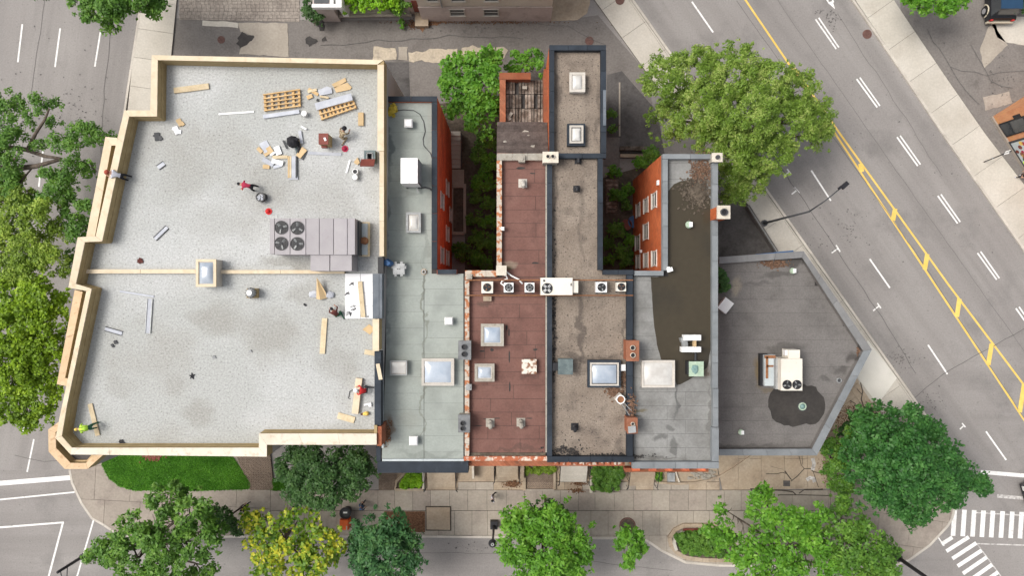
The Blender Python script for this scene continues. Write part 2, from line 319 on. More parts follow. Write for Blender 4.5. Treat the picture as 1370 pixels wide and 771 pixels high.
M['gray_felt'] = mat('grey_felt', (.215, .215, .207), (.265, .265, .255), s=.5, fine=.12, fs=8, stain=((.14, .137, .128), .6, .46, .68, .7), rv=.022, bump=.2,
    spots=[(*W(x, y, 9.9), r * .046, q * .046, c_, k) for x, y, r, q, c_, k in ((852, 545, 14, 3, (.15, .13, .08), .8), (850, 555, 12, 2.5, (.12, .11, .08), .8), (905, 535, 2.5, 28, (.10, .10, .098), .8), (897, 575, 7, 5, (.11, .11, .105), .7), (884, 590, 8, 5, (.11, .11, .105), .7), (901, 600, 2.5, 14, (.11, .11, .105), .7), (880, 612, 30, 3, (.12, .118, .11), .7), (951, 560, 3, 50, (.13, .128, .12), .7), (938, 240, 12, 20, (.07, .055, .045), .8), (945, 495, 7, 10, (.10, .075, .055), .8), (862, 500, 3, 20, (.11, .105, .1), .6))])
M['dark_felt'] = mat('dark_grey_felt', (.155, .145, .138), (.195, .184, .174), s=.4, fine=.16, fs=9, stain=((.095, .088, .083), .4, .46, .68, .75), rv=.025, bump=.25,
    spots=[(*W(x, y, 5), r * .0515, q * .0515, c_, k) for x, y, r, q, c_, k in ((1150, 463, 7, 6, (.06, .055, .052), .85), (1140, 480, 9, 7, (.06, .055, .052), .8), (1125, 495, 10, 6, (.075, .07, .066), .75), (1106, 508, 10, 5, (.09, .085, .08), .7), (1060, 352, 20, 7, (.06, .056, .053), .8), (1040, 366, 24, 5, (.08, .075, .07), .7), (1012, 378, 24, 4, (.1, .094, .09), .6), (1014, 500, 7, 20, (.17, .125, .06), .75), (1030, 523, 14, 5, (.14, .11, .07), .6), (1050, 465, 30, 6, (.08, .075, .07), .6), (968, 400, 10, 60, (.10, .09, .082), .5), (1000, 598, 60, 4, (.08, .075, .07), .6), (984, 384, 8, 14, (.3, .26, .2), .6), (1070, 543, 46, 34, (.10, .094, .09), .5))])
M['tar'] = mat('tar', (.03, .027, .026), (.05, .045, .042), s=2, rough=.7)
M['puddle'] = mat('brown_puddle', (.055, .046, .032), (.036, .033, .027), s=.14, rough=.12, fine=.06, fs=3, spec=.22, bump=.02, bs=3, w=(.42, .58))
M['damp'] = mat('damp_felt', (.040, .037, .035), (.055, .05, .046), s=.8, rough=.75, fine=.15, fs=5, bump=.15, spec=.15)
M['navy'] = mat('navy_metal', (.016, .022, .031), (.027, .036, .049), s=1.2, rough=.65, fine=.08, rv=.2, bump=.05, stain=((.07, .085, .10), 2, .62, .8, .6))
M['blue_grey'] = mat('blue_grey_metal', (.10, .12, .145), (.16, .18, .205), s=1.2, rough=.5, fine=.07, rv=.09, bump=.05)
M['grey_cap'] = mat('grey_metal_cap', (.175, .19, .20), (.225, .24, .25), s=1, rough=.6, fine=.07, rv=.09, bump=.05, stain=((.12, .12, .12), 1.3, .6, .75, .5))
M['taupe_cap'] = mat('taupe_metal_cap', (.17, .17, .17), (.22, .22, .22), s=1, rough=.6, fine=.08, rv=.08, bump=.05)
M['pale_flash'] = mat('pale_flashing', (.42, .47, .48), (.5, .55, .56), s=1, rough=.5, fine=.08, rv=.06)
M['brick_orange'] = brick('orange_brick', (.46, .11, .035), (.54, .15, .055), (.8, .75, .7), stain=((.30, .085, .04), .9, .52, .7, .6))
M['brick_dull'] = brick('dull_orange_brick', (.28, .09, .045), (.36, .14, .075), (.8, .75, .7), stain=((.16, .08, .05), 1.6, .5, .7, .7))
M['brick_red'] = brick('red_brick', (.56, .13, .055), (.64, .17, .075), (.75, .7, .7), stain=((.28, .08, .05), .6, .5, .7, .7))
M['peeling'] = mat('peeling_plaster_on_brick', (.50, .44, .37), (.42, .17, .08), s=3.2, w=(.49, .55), fine=.15, fs=9, rv=.05, bump=.4, bs=9)
M['peel_red'] = mat('peeling_red_brick', (.38, .12, .06), (.56, .47, .39), s=3.0, w=(.50, .58), fine=.18, fs=9, rv=.15, bump=.4, bs=9)
M['stone'] = mat('plaster_stone', (.33, .305, .26), (.4, .37, .32), s=2, fine=.15, fs=7, stain=((.2, .175, .14), 2, .5, .7, .7), bump=.3)
M['stucco'] = mat('cream_stucco', (.66, .60, .51), (.72, .66, .57), s=.6, fine=.06, fs=7, stain=((.42, .35, .29), .8, .55, .72, .5), bump=.15)
M['stucco_low'] = mat('pinkish_grey_render', (.50, .43, .40), (.56, .49, .46), s=.8, fine=.08, fs=7, stain=((.28, .22, .2), 1, .55, .7, .5), bump=.2)
M['grey_wall'] = mat('grey_render_wall', (.34, .32, .31), (.46, .44, .42), s=.5, fine=.06, bump=.1)
M['glass'] = mat('window_glass', (.03, .035, .04), (.06, .065, .07), s=1, rough=.08, spec=.8, fine=.05, bump=0)
M['dome'] = mat('skylight_glazing', (.27, .33, .41), (.46, .50, .55), s=.9, rough=.1, spec=.7, fine=.04, bump=0, w=(.3, .7), rv=.12)
M['milky_dome'] = mat('milky_skylight', (.62, .61, .58), (.50, .48, .45), s=1.6, rough=.2, spec=.5, fine=.04, bump=0)
M['dome_frame'] = mat('skylight_frame', (.48, .45, .40), (.56, .52, .47), s=2, rough=.5, fine=.1, rv=.12)
M['white_metal'] = mat('white_metal', (.78, .78, .77), (.84, .84, .83), s=1, rough=.4, fine=.02, rv=.03, bump=0)
M['cream_metal'] = mat('cream_metal', (.70, .66, .58), (.76, .72, .64), s=1, rough=.45, fine=.03, rv=.03, bump=0, stain=((.5, .42, .32), 4, .66, .74, .5))
M['grey_metal'] = mat('grey_painted_metal', (.33, .31, .325), (.37, .35, .36), s=1, rough=.5, fine=.03, rv=.04, bump=0, stain=((.28, .25, .24), 2.5, .6, .75, .6))
M['galv'] = mat('galvanised_metal', (.27, .28, .28), (.37, .38, .38), s=3, rough=.5, fine=.12, rv=.12, metal=.2)
M['rust'] = mat('rusty_metal', (.22, .095, .045), (.32, .15, .07), s=4, rough=.8, fine=.2, rv=.1)
M['rusted_white'] = mat('rusted_white_lid', (.68, .63, .55), (.24, .12, .07), s=4.5, w=(.5, .6), fine=.1)
M['steel'] = mat('dull_steel', (.13, .135, .14), (.2, .205, .21), s=3, rough=.6, fine=.12)
M['black'] = flat('black_metal', (.016, .016, .019), .5)
M['dark'] = flat('dark_grey', (.05, .052, .056), .6)
M['teal'] = mat('weathered_copper_green', (.12, .22, .21), (.2, .3, .28), s=3, rough=.6, fine=.1)
M['pale_green'] = mat('pale_green_metal', (.35, .47, .35), (.45, .55, .43), s=3, rough=.6, fine=.1, stain=((.3, .3, .2), 5, .55, .7, .6))
M['slate_lid'] = mat('slate_grey_lid', (.09, .12, .125), (.15, .19, .19), s=3, rough=.6, fine=.15)
M['terracotta'] = mat('terracotta', (.24, .095, .055), (.30, .13, .075), s=3, rough=.8, fine=.15, bump=.3)
M['cap_stone'] = mat('chimney_cap_stone', (.55, .5, .42), (.64, .59, .5), s=3, fine=.12, bump=.2)
M['maroon'] = mat('maroon_metal', (.16, .04, .03), (.22, .06, .045), s=2, rough=.6, fine=.1)
M['shingle'] = mat('brown_shingle', (.075, .058, .052), (.12, .095, .085), s=3, fine=.25, fs=10, rv=.22, bump=.3)
M['old_wood'] = mat('weathered_planks', (.12, .09, .07), (.26, .22, .185), s=2.4, w=(.42, .6), fine=.3, fs=8, rv=.45, bump=.4)
M['paver'] = mat('beige_pavers', (.26, .225, .195), (.34, .3, .26), s=.5, fine=.28, fs=5, stain=((.16, .135, .12), .6, .5, .7, .6), bump=.3)
M['brown_paver'] = mat('brown_pavers', (.20, .15, .115), (.26, .2, .155), s=.8, fine=.25, fs=6, bump=.3)
M['iron'] = mat('iron_cover', (.12, .06, .05), (.16, .09, .075), s=6, rough=.7, fine=.2)
M['litter'] = mat('dead_leaves', (.13, .06, .032), (.20, .11, .06), s=6, fine=.4, fs=12, rv=.2)
M['grass'] = leafmat('lawn_grass', (.06, .20, .015), (.12, .34, .03), (.20, .45, .05))
M['grass_base'] = mat('lawn_soil', (.05, .14, .018), (.075, .19, .025), s=1.5, fine=.3)
M['bark'] = mat('bark', (.09, .07, .055), (.15, .12, .095), s=4, fine=.3, fs=9, bump=.6)
M['red_cloth'] = flat('red_cloth', (.55, .03, .03), .85); M['crimson'] = flat('crimson_cloth', (.38, .03, .07), .85)
M['blue_cloth'] = flat('blue_cloth', (.06, .12, .24), .85); M['tarp'] = flat('blue_tarp', (.03, .10, .24), .6)
M['white_cloth'] = flat('white_cloth', (.55, .55, .6), .85); M['black_cloth'] = flat('black_cloth', (.018, .018, .022), .9)
M['hivis'] = flat('hi_vis_yellow', (.50, .78, .08), .8); M['green_cloth'] = flat('dark_green_cloth', (.03, .11, .06), .9)
M['brown_cloth'] = flat('dark_brown_cloth', (.10, .03, .025), .9); M['khaki'] = mat('khaki_cloth', (.42, .34, .22), (.18, .13, .08), s=9, w=(.48, .54), fine=.1)
M['skin'] = flat('skin', (.40, .22, .15), .6); M['hair'] = flat('dark_hair', (.02, .015, .012), .8); M['red_cap'] = flat('red_brown_cap', (.30, .06, .035), .8)
M['orange'] = flat('orange_plastic', (.70, .12, .02), .5); M['orange_wall'] = mat('orange_wall', (.50, .22, .11), (.58, .29, .15), s=1.5, fine=.1, fs=8, stain=((.55, .25, .05), 1.5, .55, .7, .7))
M['car_blue'] = flat('dark_blue_cover', (.018, .05, .10), .35); M['car_body'] = flat('black_car_paint', (.012, .013, .016), .25, spec=.6); M['rubber'] = flat('rubber', (.012, .012, .012), .9)
M['brown_leaves'] = mat('brown_wet_leaves', (.10, .06, .04), (.17, .10, .065), s=6, fine=.4, fs=12, rv=.2)
M['hub'] = flat('wheel_alloy', (.5, .5, .52), .35, metal=.6); M['tan_trim'] = flat('tan_trim', (.48, .43, .33), .5)
# ---------------------------------------------------------------- ground, streets, paving
def st(name, mb, m, parent=None, **k): return obj(name, mb, m, parent, kind='structure', **k)
from mathutils.geometry import tessellate_polygon
def holed(outer, holes, z):
    polys = [ccw(outer)] + [list(reversed(ccw(h))) for h in holes]; mb = MB()
    flatv = [p for q in polys for p in q]; mb.v = [(x, y, z) for x, y in flatv]
    for t in tessellate_polygon([[Vector((x, y, 0)) for x, y in q] for q in polys]):
        a, b, c = [flatv[i] for i in t]
        mb.face(t if area([a, b, c]) > 0 else tuple(reversed(t)))
    return mb
PIT = rect(606.5, 252, 620, 310)
st('ground', holed([(-1500, -1500), (1500, -1500), (1500, 1500), (-1500, 1500)], [PIT], 0.0), M['asphalt'])
st('stairwell_pit', MB().prism([(x, y) for x, y in PIT], -2.62, -2.6), M['soil'])
pw = MB(); (ax, ay), (bx, by) = PIT[0], PIT[2]
for c in (((ax + bx) / 2, ay - .1, bx - ax + .4, .2), ((ax + bx) / 2, by + .1, bx - ax + .4, .2), (ax - .1, (ay + by) / 2, .2, by - ay - .002), (bx + .1, (ay + by) / 2, .2, by - ay - .002)):
    pw.box(c[0], c[1], -1.25, c[2], c[3], 2.7)
st('pit_wall', pw, M['concrete'])
st('road', MB().sheet(WP([(760, -60), (1105, -60), (1370, 332), (1500, 520), (1500, 915), (1236, 557), (843.6, 0)]), .003), M['asphalt_diag'])
st('road', MB().sheet(WP([(-900, -400), (245, -400), (192, 0), (96, 629), (-900, 629)]), .003), M['asphalt_ns'])
st('road', MB().sheet(WP([(-900, 629.5), (96, 629.5), (141, 701), (362, 690), (1275, 690), (1275, 1200), (-900, 1200)]), .007), M['asphalt_ew'])
st('alley', MB().sheet(WP([(236, 24), (440, 27), (560, 26), (740, 28), (800, 20), (868, 100), (880, 205), (512, 205), (512, 80), (225, 80)]), .004), M['old_asphalt'])
st('parking_pad', MB().sheet(WP([(513, 83), (547, 83), (549, 135), (513, 135)]), .009), M['dark_asphalt'])
st('parking_pad', MB().sheet(WP([(549.5, 83), (606, 83), (600, 140), (551, 136)]), .009), M['old_asphalt'])
st('yard_ground', MB().sheet(WP([(584, 139), (680, 128), (680, 372), (622, 372), (622, 312), (584, 312)]), .012), M['soil'])
st('yard_ground', MB().sheet(WP([(622.5, 239), (680, 239), (680, 300), (622.5, 311)]), .016), M['soil'])
st('yard_ground', MB().sheet(WP([(800, 240), (889, 214), (889, 372), (800, 372)]), .012), M['soil'])
st('rear_yard', MB().sheet(WP([(812, 100), (832, 95), (880, 150), (890, 212), (812, 212)]), .014), M['dark_asphalt'])
st('side_yard', MB().sheet(WP([(955, 215), (1003, 262), (1045, 340), (1060, 352), (955, 352)]), .014), M['dark_asphalt'])
st('parking_lot', MB().sheet(WP([(1200, -120), (1500, -120), (1500, 420), (1372, 252), (1317, 181), (1264, 103), (1205, 16)]), .004), M['old_asphalt'])
for q, m in (([(318, 30), (385, 31), (386, 76), (320, 72), (322, 64), (340, 48) , (322, 42)], 'concrete'), ([(271, 27), (319, 30), (319, 37), (271, 34)], 'pale_concrete'),
             ([(500, 62), (530, 65), (531, 80), (497, 79)], 'sand_concrete'), ([(533, 63), (545, 63), (545, 81), (533, 80)], 'concrete'),
             ([(546, 70), (575, 66), (612, 65), (611, 84), (546, 82)], 'sand_concrete'), ([(617, 63), (660, 62), (678, 66), (674, 80), (616, 83)], 'sand_concrete'),
             ([(735, 28), (772, 27), (786, 17), (790, 0), (780, -60), (738, -60)], 'tan_concrete'),
             ([(1326, 32), (1344, 28), (1352, 22), (1372, 22), (1372, 61), (1345, 56), (1335, 50)], 'pale_concrete'),
             ([(1322, 36), (1330, 31), (1337, 46), (1348, 60), (1316, 92), (1311, 66)], 'concrete'), ([(1315, 130), (1350, 122), (1354, 138), (1318, 148)], 'pink_concrete')):
    st('concrete_patch', MB().prism(ragged(ccw(WP(q)), .07 if m == 'sand_concrete' else .02, .3, int(q[0][0])), .004, .03), M[m])
for q in ([(324, 42), (333, 46), (341, 49), (334, 56), (326, 62), (322, 68), (318, 58), (319, 50)], [(408, 52), (414, 48), (420, 49), (427, 54), (421, 57), (415, 62), (409, 57)],
          [(430, 52), (436, 50), (437, 55), (431, 56)], [(425, 23), (434, 24), (435, 40), (428, 40), (423, 34)], [(552, 30), (580, 29), (600, 28), (570, 36), (566, 42), (561, 34)]):
    st('pothole_patch', MB().sheet(ragged(ccw(WP(q)), .06, .2, int(q[0][0])), .036), M['tar'] if q[0][0] < 500 else M['litter'])
# sidewalks (slabs are parts; joints are real gaps over a dirt bed)
def walk(name, px, m, ang, row, col, z=.12, **k):
    p = WP(px, 0); root = st(name, MB().prism(p, 0, z - .045), M['joint'])
    tiles('paving_slab', p, z - .045, z, [M[x] for x in m], root, ang, row, col, .022, **k); return root
DA = math.atan2(-1.42, 1)   # direction of the diagonal street
w1 = walk('sidewalk', [(193.5, -60), (243, -60), (229, 85), (207, 230), (160, 230), (172, 147)], ['pale_concrete'], math.atan2(-629, 96) * -1 - R(0) if False else R(81.5), 3.0, 2.2, stagger=0, seed=3)
kerb(WP([(201, -60), (96, 629)]), .16, 0, .125, M['kerb'], w1, side=-.5)
nw = walk('sidewalk', [(752, -60), (801, -60), (1075, 330), (1200, 507), (1232, 552), (1180, 560), (1085, 420), (1040, 350), (1002, 276), (867, 100)], ['pale_concrete'], DA, 2.55, 2.6, stagger=0, seed=4)
kerb(WP([(801.5, -60), (1236, 557)]), .18, 0, .13, M['kerb'], nw, side=.5)
ne = walk('sidewalk', [(1103, -60), (1155, -60), (1209.7, 23.3), (1263.4, 102.7), (1317, 180), (1370, 249), (1470, 390), (1440, 430), (1370, 332.6), (1263.4, 180), (1202.7, 88.7)], ['pale_concrete'], DA, 3.5, 2.9, stagger=0, seed=9)
kerb(WP([(1101, -60), (1202.7, 88.7), (1263.4, 180), (1370, 332.6), (1430, 418)]), .18, 0, .13, M['kerb'], ne, side=-.5)
# south sidewalk: corner pads and two rows of slabs
sw = walk('sidewalk', [(100, 590), (165, 600), (362, 600), (362, 716), (200, 718), (160, 714), (141, 701), (125, 692), (112, 673), (99, 645), (96, 629)], ['pink_concrete'], R(-3), 2.6, 2.7, stagger=.3, seed=11)
south = walk('sidewalk', [(362.5, 656), (1110, 656), (1110, 683), (362.5, 683)], ['pink_concrete', 'concrete', 'concrete'], 0, 1.56, 1.37, stagger=0, seed=12, vary=.15)
south2 = walk('sidewalk', [(362.5, 683.4), (1110, 683.4), (1110, 755), (961, 755), (917, 751), (901, 743), (885, 735), (869, 724), (860, 719), (553, 716), (362.5, 716)], ['concrete'], 0, 1.87, 1.3, stagger=0, seed=13, vary=.2, oy=.35)
se = walk('sidewalk', [(1110.5, 610), (1160, 540), (1180, 560), (1232, 552), (1270, 600), (1281, 650), (1271, 693), (1266, 702), (1242, 728), (1214, 748), (1190, 757), (1110.5, 755)], ['pink_concrete'], R(-8), 2.2, 2.4, stagger=.2, seed=14)
kerb(WP([(96, 629), (99, 645), (112, 673), (125, 692), (141, 701), (160, 714), (200, 717.5), (362, 716), (553, 716), (860, 719), (869, 724), (885, 735), (901, 743), (917, 751), (961, 755), (1190, 757), (1214, 748), (1242, 728), (1266, 702), (1271, 693), (1281, 650), (1270, 600), (1235, 556)]), .17, 0, .13, M['kerb'], south2, side=-.5, seg=1.8)
st('pale_slab', MB().prism(WP([(1160, 455), (1198.5, 506), (1173, 541), (1140, 497)]), .1, .14), M['new_concrete'])
ws = walk('sidewalk', [(1139, 498), (1171.5, 541.5), (1180, 558), (1112, 612), (1085, 612), (1130, 500)], ['tan_concrete'], R(-55), 1.8, 1.9, stagger=.4, seed=19)
for k, (pts, w_) in enumerate((([(1150, 512), (1153, 524), (1151, 534), (1155, 546)], .12), ([(1136, 536), (1143, 540), (1140, 548)], .1), ([(1145, 520), (1152, 528)], .07), ([(1168, 538), (1186, 544)], .1))):
    P = WP(pts); L, Q = strip(P, w_ * .7); st('crack', MB().sheet(L + Q[::-1], .141 + .0008 * k), M['joint'])
# cracked forecourt in front of the low building
fc = walk('forecourt', [(950, 578), (1085, 578), (1110, 606), (1108, 653.5), (966, 655.6)], ['tan_concrete'], R(90), 1.75, 3.4, stagger=.3, seed=17)
for k, (pts, w_) in enumerate((([(1024, 634), (1038, 634), (1046, 632), (1052, 634), (1059, 643)], .14), ([(1049, 630), (1057, 641)], .2), ([(1057, 644), (1066, 637), (1075, 627), (1083, 627), (1087, 631), (1097, 633)], .16), ([(1068, 610), (1071, 622), (1075, 627)], .12), ([(1072, 608), (1073, 622)], .08), ([(1087, 631), (1094, 652)], .1),
        ([(1003, 654), (1020, 655), (1046, 656), (1060, 658), (1064, 662)], .22), ([(1068, 660), (1075, 655), (1100, 654.5)], .18), ([(1040, 662), (1070, 662), (1108, 663)], .16), ([(1004, 654), (1007, 662)], .16), ([(1047, 628), (1030, 624)], .05), ([(1026, 641), (1021, 650)], .05))):
    P = WP(pts); L, Q = strip(P, w_ * .42); st('crack', MB().sheet(L + Q[::-1], .128 + .0008 * k), M['joint'])
g = random.Random(5)
for pts in ([(1086, 613), (1088, 620), (1086, 629)], [(1078, 642), (1083, 639), (1087, 640), (1089, 645)]):
    P = WP(pts); L, Q = strip(P, .28); st('white_spill', MB().sheet(L + Q[::-1], .14), M['worn_paint'])
st('utility_cover', MB().prism(WP([(1047, 643), (1056, 643), (1056, 650.5), (1047, 650.5)]), .07, .145), M['dark_asphalt'])
# curved stone edging and the strip of tan slabs in front of the doors
tanp = walk('sidewalk', [(613, 645), (962, 645), (962, 655.6), (613, 655.6)], ['tan_concrete', 'concrete', 'tan_concrete'], 0, .7, 1.35, z=.12, stagger=0, seed=21, minA=.2)
kerb(WP([(878, 645), (906, 647), (930, 645.5), (947, 642), (962, 637), (981, 626), (1000, 613), (1012, 604)]), .16, .1, .24, M['tan_concrete'], tanp, seg=.9, name='edging_stone')
fy = st('front_yard', MB().prism(WP([(540, 566), (950, 566), (962, 644.6), (613, 644.6), (612, 655.6), (507, 655.6)]), 0, .09), M['tan_concrete'])
rb = MB(); g = random.Random(8)
for i in range(60):
    x, y = W(g.uniform(922, 955), g.uniform(628, 641)); a = g.uniform(.08, .2); rb.ball((x, y, .12), a, a * .7, a * .5, 6, 4, jit=.4, g=g)
obj('rubble', rb, M['stone'], fy, kind='stuff')
def pavers(px, z0, z1, m, base, sx, sy, ang=0.0, name='paved_area', seed=1):
    root = st(name, MB().prism(WP(px), 0, z0), M['joint']); mb = MB(); g = random.Random(seed); P = WP(px)
    for c in cells(P, ang, sy, sx, .018, .5, g, .25):
        q = clip(P, c)
        if len(q) > 2 and abs(area(q)) > .004: mb.prism(q, z0, z1 + g.uniform(-.006, .006))
    obj('paver_block', mb, M[m], root, kind='stuff'); return root
pavers([(240, -40), (401, -40), (401, 29), (240, 26)], .0, .035, 'paver', None, .34, .26, seed=2)
pavers([(313, 600), (362, 600), (367, 655.5), (336, 655.5)], .12, .16, 'brown_paver', None, .26, .13, R(45), seed=3)
pavers([(507, 624), (533, 630), (527, 655.5), (507, 655.5)], .09, .125, 'brown_paver', None, .24, .12, seed=4)
pavers([(702, 630), (741, 630), (741, 654), (702, 654)], .09, .13, 'brown_paver', None, .24, .12, R(45), seed=5)
st('tree_pit', MB().sheet(WP([(514, 684), (569, 684), (569, 712), (514, 712)]), .124), M['litter'])
pb = st('raised_slab', MB().prism(WP([(569.5, 677), (604, 677), (604, 710), (569.5, 710)]), .12, .126), M['joint'])
obj('paving_slab', MB().prism(WP([(571, 678.5), (602, 678.5), (602.4, 708.6), (571, 708)]), .126, .17), M['tan_concrete'], pb)
# lawn
lawnpx = [(139, 611), (320, 611), (330, 630), (337, 650), (300, 655), (210, 656), (175, 655), (150, 641), (137, 624)]
lawnpx = [(139, 600), (305, 600), (320, 622), (336, 646), (334, 654), (270, 656.5), (180, 656), (160, 650), (146, 638), (138, 622)]
st('lawn', MB().prism(WP(lawnpx), .1, .16), M['grass_base'])
def blades(name, px, z, n, h, m, seed=1, label=None):
    P = ccw(WP(px)); g = np.random.default_rng(seed); xs = [p[0] for p in P]; ys = [p[1] for p in P]
    x = g.uniform(min(xs), max(xs), n * 2); y = g.uniform(min(ys), max(ys), n * 2); ins = np.zeros(n * 2, bool)
    for i in range(len(P)):
        (x1, y1), (x2, y2) = P[i - 1], P[i]
        if y1 == y2: continue
        c = ((y1 > y) != (y2 > y)) & (x < (x2 - x1) * (y - y1) / (y2 - y1) + x1); ins ^= c
    x, y = x[ins][:n], y[ins][:n]; n = len(x); a = g.uniform(0, 6.28, n); hh = h * g.uniform(.5, 1.2, n); w = .035
    v = np.zeros((n, 3, 3)); v[:, 0] = np.c_[x - w * np.cos(a), y - w * np.sin(a), np.full(n, z)]; v[:, 1] = np.c_[x + w * np.cos(a), y + w * np.sin(a), np.full(n, z)]
    v[:, 2] = np.c_[x + g.normal(0, h * .8, n), y + g.normal(0, h * .8, n), z + hh]
    me = bpy.data.meshes.new(name); me.from_pydata(v.reshape(-1, 3).tolist(), [], np.arange(3 * n).reshape(-1, 3).tolist()); me.materials.append(m)
    o = bpy.data.objects.new(name, me); COL.objects.link(o); o['kind'] = 'stuff'
    if label: o['label'] = label; o['category'] = 'grass'
    return o
blades('grass', lawnpx, .15, 30000, .09, M['grass'], 4, 'mown bright green grass of the lawn at the south-west corner')
blades('grass', [(366, 640), (400, 645), (400, 656), (366, 656)], .12, 2500, .1, M['grass'], 5, 'small patch of grass beside the brown paver path')
mul = MB(); g = random.Random(3)
for i in range(90):
    x, y = W(207 + g.gauss(0, 7), 611 + g.gauss(0, 2.5)); mul.ball((x, y, .18), .09, .07, .05, 6, 4, jit=.5, g=g)
obj('bark_mulch', mul, M['maroon'], None, kind='stuff', label='dark red bark mulch at the top edge of the lawn', cat='mulch', loc=(W(207, 611)[0], W(207, 611)[1], .1))
# ---------------------------------------------------------------- road markings
def line(pts, wpx, m='white_paint', name='road_marking', z=.008):
    z += .004
    P = WP(pts); L, Q = strip(P, wpx * H / F); st(name, MB().sheet(L + Q[::-1], z), M[m])
for a in ((30, 32, 24, 83), (80.7, 37.6, 73.7, 89.5), (134.4, 42.8, 127, 89), (59.4, 186, 52, 250), (36.5, 562, 31, 578), (45.5, 588, 36.4, 632), (126, 694, 98, 790)):
    line([a[:2], a[2:]], 2.2)
line([(-60, 652), (95, 639.5)], 6.3); line([(-60, 675), (100, 659)], 2); line([(-60, 711), (85.5, 699.5)], 2.4); line([(84.6, 699), (60, 792)], 2.6, z=.012)
for a in ((925.6, 1.8, 954, 43), (1085.3, 228, 1111.5, 268.6), (1163.5, 346.6, 1190.4, 385.4), (1241.4, 461.7, 1267.5, 501), (1319, 577.6, 1346, 616), (1000, 100, 1030, 146), (880, -70, 905, -30)):
    line([a[:2], a[2:]], 2.2)
for i, (bx0, by0, bx1, by1, sx0, sy0, sx1, sy1) in enumerate(((1062.5, 250.5, 1069.4, 258.4, 1059, 260, 1065.3, 255), (1118.5, 328, 1124, 337, 1112.5, 338.6, 1120.5, 333), (1173.7, 405.7, 1178.4, 412.7, 1168, 416, 1175.4, 410), (1287, 566.6, 1291.5, 572, 1284, 574.8, 1288.6, 570.5), (1053, 226, 1058, 233, 1049, 235, 1055, 230.6))):
    line([(bx0, by0), (bx1, by1)], 1.8); line([(sx0, sy0), (sx1, sy1)], 1.8, z=.011)
for a in ((1091, 25.4, 1118.7, 65.3), (1146, 105.5, 1173.5, 143.5), (1200, 183.4, 1227.7, 222), (1254.5, 262, 1281, 299), (1307.6, 338.6, 1333.3, 374.4), (1359, 412.7, 1386, 451)):
    line([a[:2], a[2:]], 2.1); line([(a[0] + 4.2, a[1] - 2), (a[2] + 3.6, a[3] - 2)], 2.0)
line([(984, -20), (1061.4, 94.4), (1122.4, 186.4), (1180, 274), (1250, 380), (1368.6, 560), (1400, 608)], 2.6, 'yellow_paint')
line([(1063, 91), (1105, 152), (1125.4, 181.3), (1200, 285), (1268, 380), (1368.6, 514), (1420, 583)], 2.6, 'yellow_paint', z=.012)
for a in ((1151, 219, 1153, 230), (1197.5, 279, 1194.5, 295), (1240.5, 340, 1237, 361), (1283.4, 400, 1280, 424), (1326.6, 460, 1322, 488.5), (1370, 514, 1364, 552)):
    line([a[:2], a[2:]], 6, 'yellow_paint', z=.015)
line([(1312, 632), (1420, 641)], 5.2)
line([(1300, 686), (1400, 692)], 1.6, 'worn_paint'); line([(1307, 728), (1400, 731)], 1.6, 'worn_paint'); line([(1307, 728), (1345, 780)], 1.6, 'worn_paint', z=.011); line([(1254, 718), (1263, 731)], 1.6)
line([(1334, 664), (1400, 670)], 4.5, 'worn_paint')
for i, x in enumerate((1276, 1289, 1302, 1314.5, 1327, 1340, 1353, 1365.5, 1378.5)): line([(x + 1.2, 682 + i * .5), (x - 1.2, 717.5 + i * .5)], 6.2, z=.015, name='crosswalk_bar')
for a in ((1259.6, 728.5, 1274, 719.5), (1266, 738, 1296, 719), (1274, 748, 1306, 727), (1281, 758, 1313, 737), (1288, 768, 1320, 746), (1296, 778, 1327, 756), (1304, 788, 1335, 766)):
    line([a[:2], a[2:]], 5.2, z=.015, name='crosswalk_bar')
line([(1102, -8), (1108, 2)], 2.2); st('road_marking', MB().sheet(WP([(1107, 3), (1117, 12), (1114, 1)]), .016), M['white_paint']); line([(1112, -6), (1115, 3)], 2)
for x, y, r, lab in ((296, 53, 5, 'reddish round manhole cover in the alley west end'), (1160, 45.5, 6.2, 'dark red manhole cover in the diagonal street near the east kerb'), (788.5, 54.5, 5.8, 'rust-red manhole cover just behind the north wing with navy coping'), (829, 1, 6, 'brown manhole cover in the sidewalk at the top edge')):
    cx, cy = W(x, y); k = r * H / F; mb = MB().ring(cx, cy, .125 if x == 829 else .004, .15 if x == 829 else .03, k, k * .86, 24); z0 = .125 if x == 829 else .004
    t = thing('manhole', lab, 'manhole', cx, cy, z0, 'manhole covers in the paving'); obj('rim', mb, M['iron'], t); cv = MB().cyl(cx, cy, z0, z0 + .018, k * .84, 24)
    for i in range(-3, 4): cv.box(cx, cy + i * k * .22, z0 + .022, k * 1.3 * math.sqrt(1 - (i * .22) ** 2), .025, .01)
    obj('cover', cv, M['iron'], t)
# small leaf litter heaps
def litter(px, py, rx, ry, n, z, lab, m='litter', seed=1, sz=.05, cat='litter'):
    g = random.Random(seed); mb = MB()
    for i in range(n):
        x, y = W(px + g.gauss(0, rx), py + g.gauss(0, ry), z); a = g.uniform(0, 6.28); s = sz * g.uniform(.5, 1.4)
        mb.box(x, y, z + .02 + g.random() * .04, s * 1.6, s, .008, a, rx=g.uniform(-.5, .5), ry=g.uniform(-.5, .5))
    x, y = W(px, py, z); return obj('leaf_litter' if cat == 'litter' else 'debris', mb, M[m], None, kind='stuff', label=lab, cat=cat, loc=(x, y, z))
litter(686, 648, 5, 2, 260, .12, 'heap of rust-brown dead leaves on the tan slabs left of the paved bed', seed=2)
litter(775, 646, 4, 3, 220, .12, 'brown dead leaves beside the wide pale front steps', seed=3)
litter(771, 657, 5, 1.2, 120, .12, 'dark brown leaves where the pale steps meet the sidewalk', seed=4)
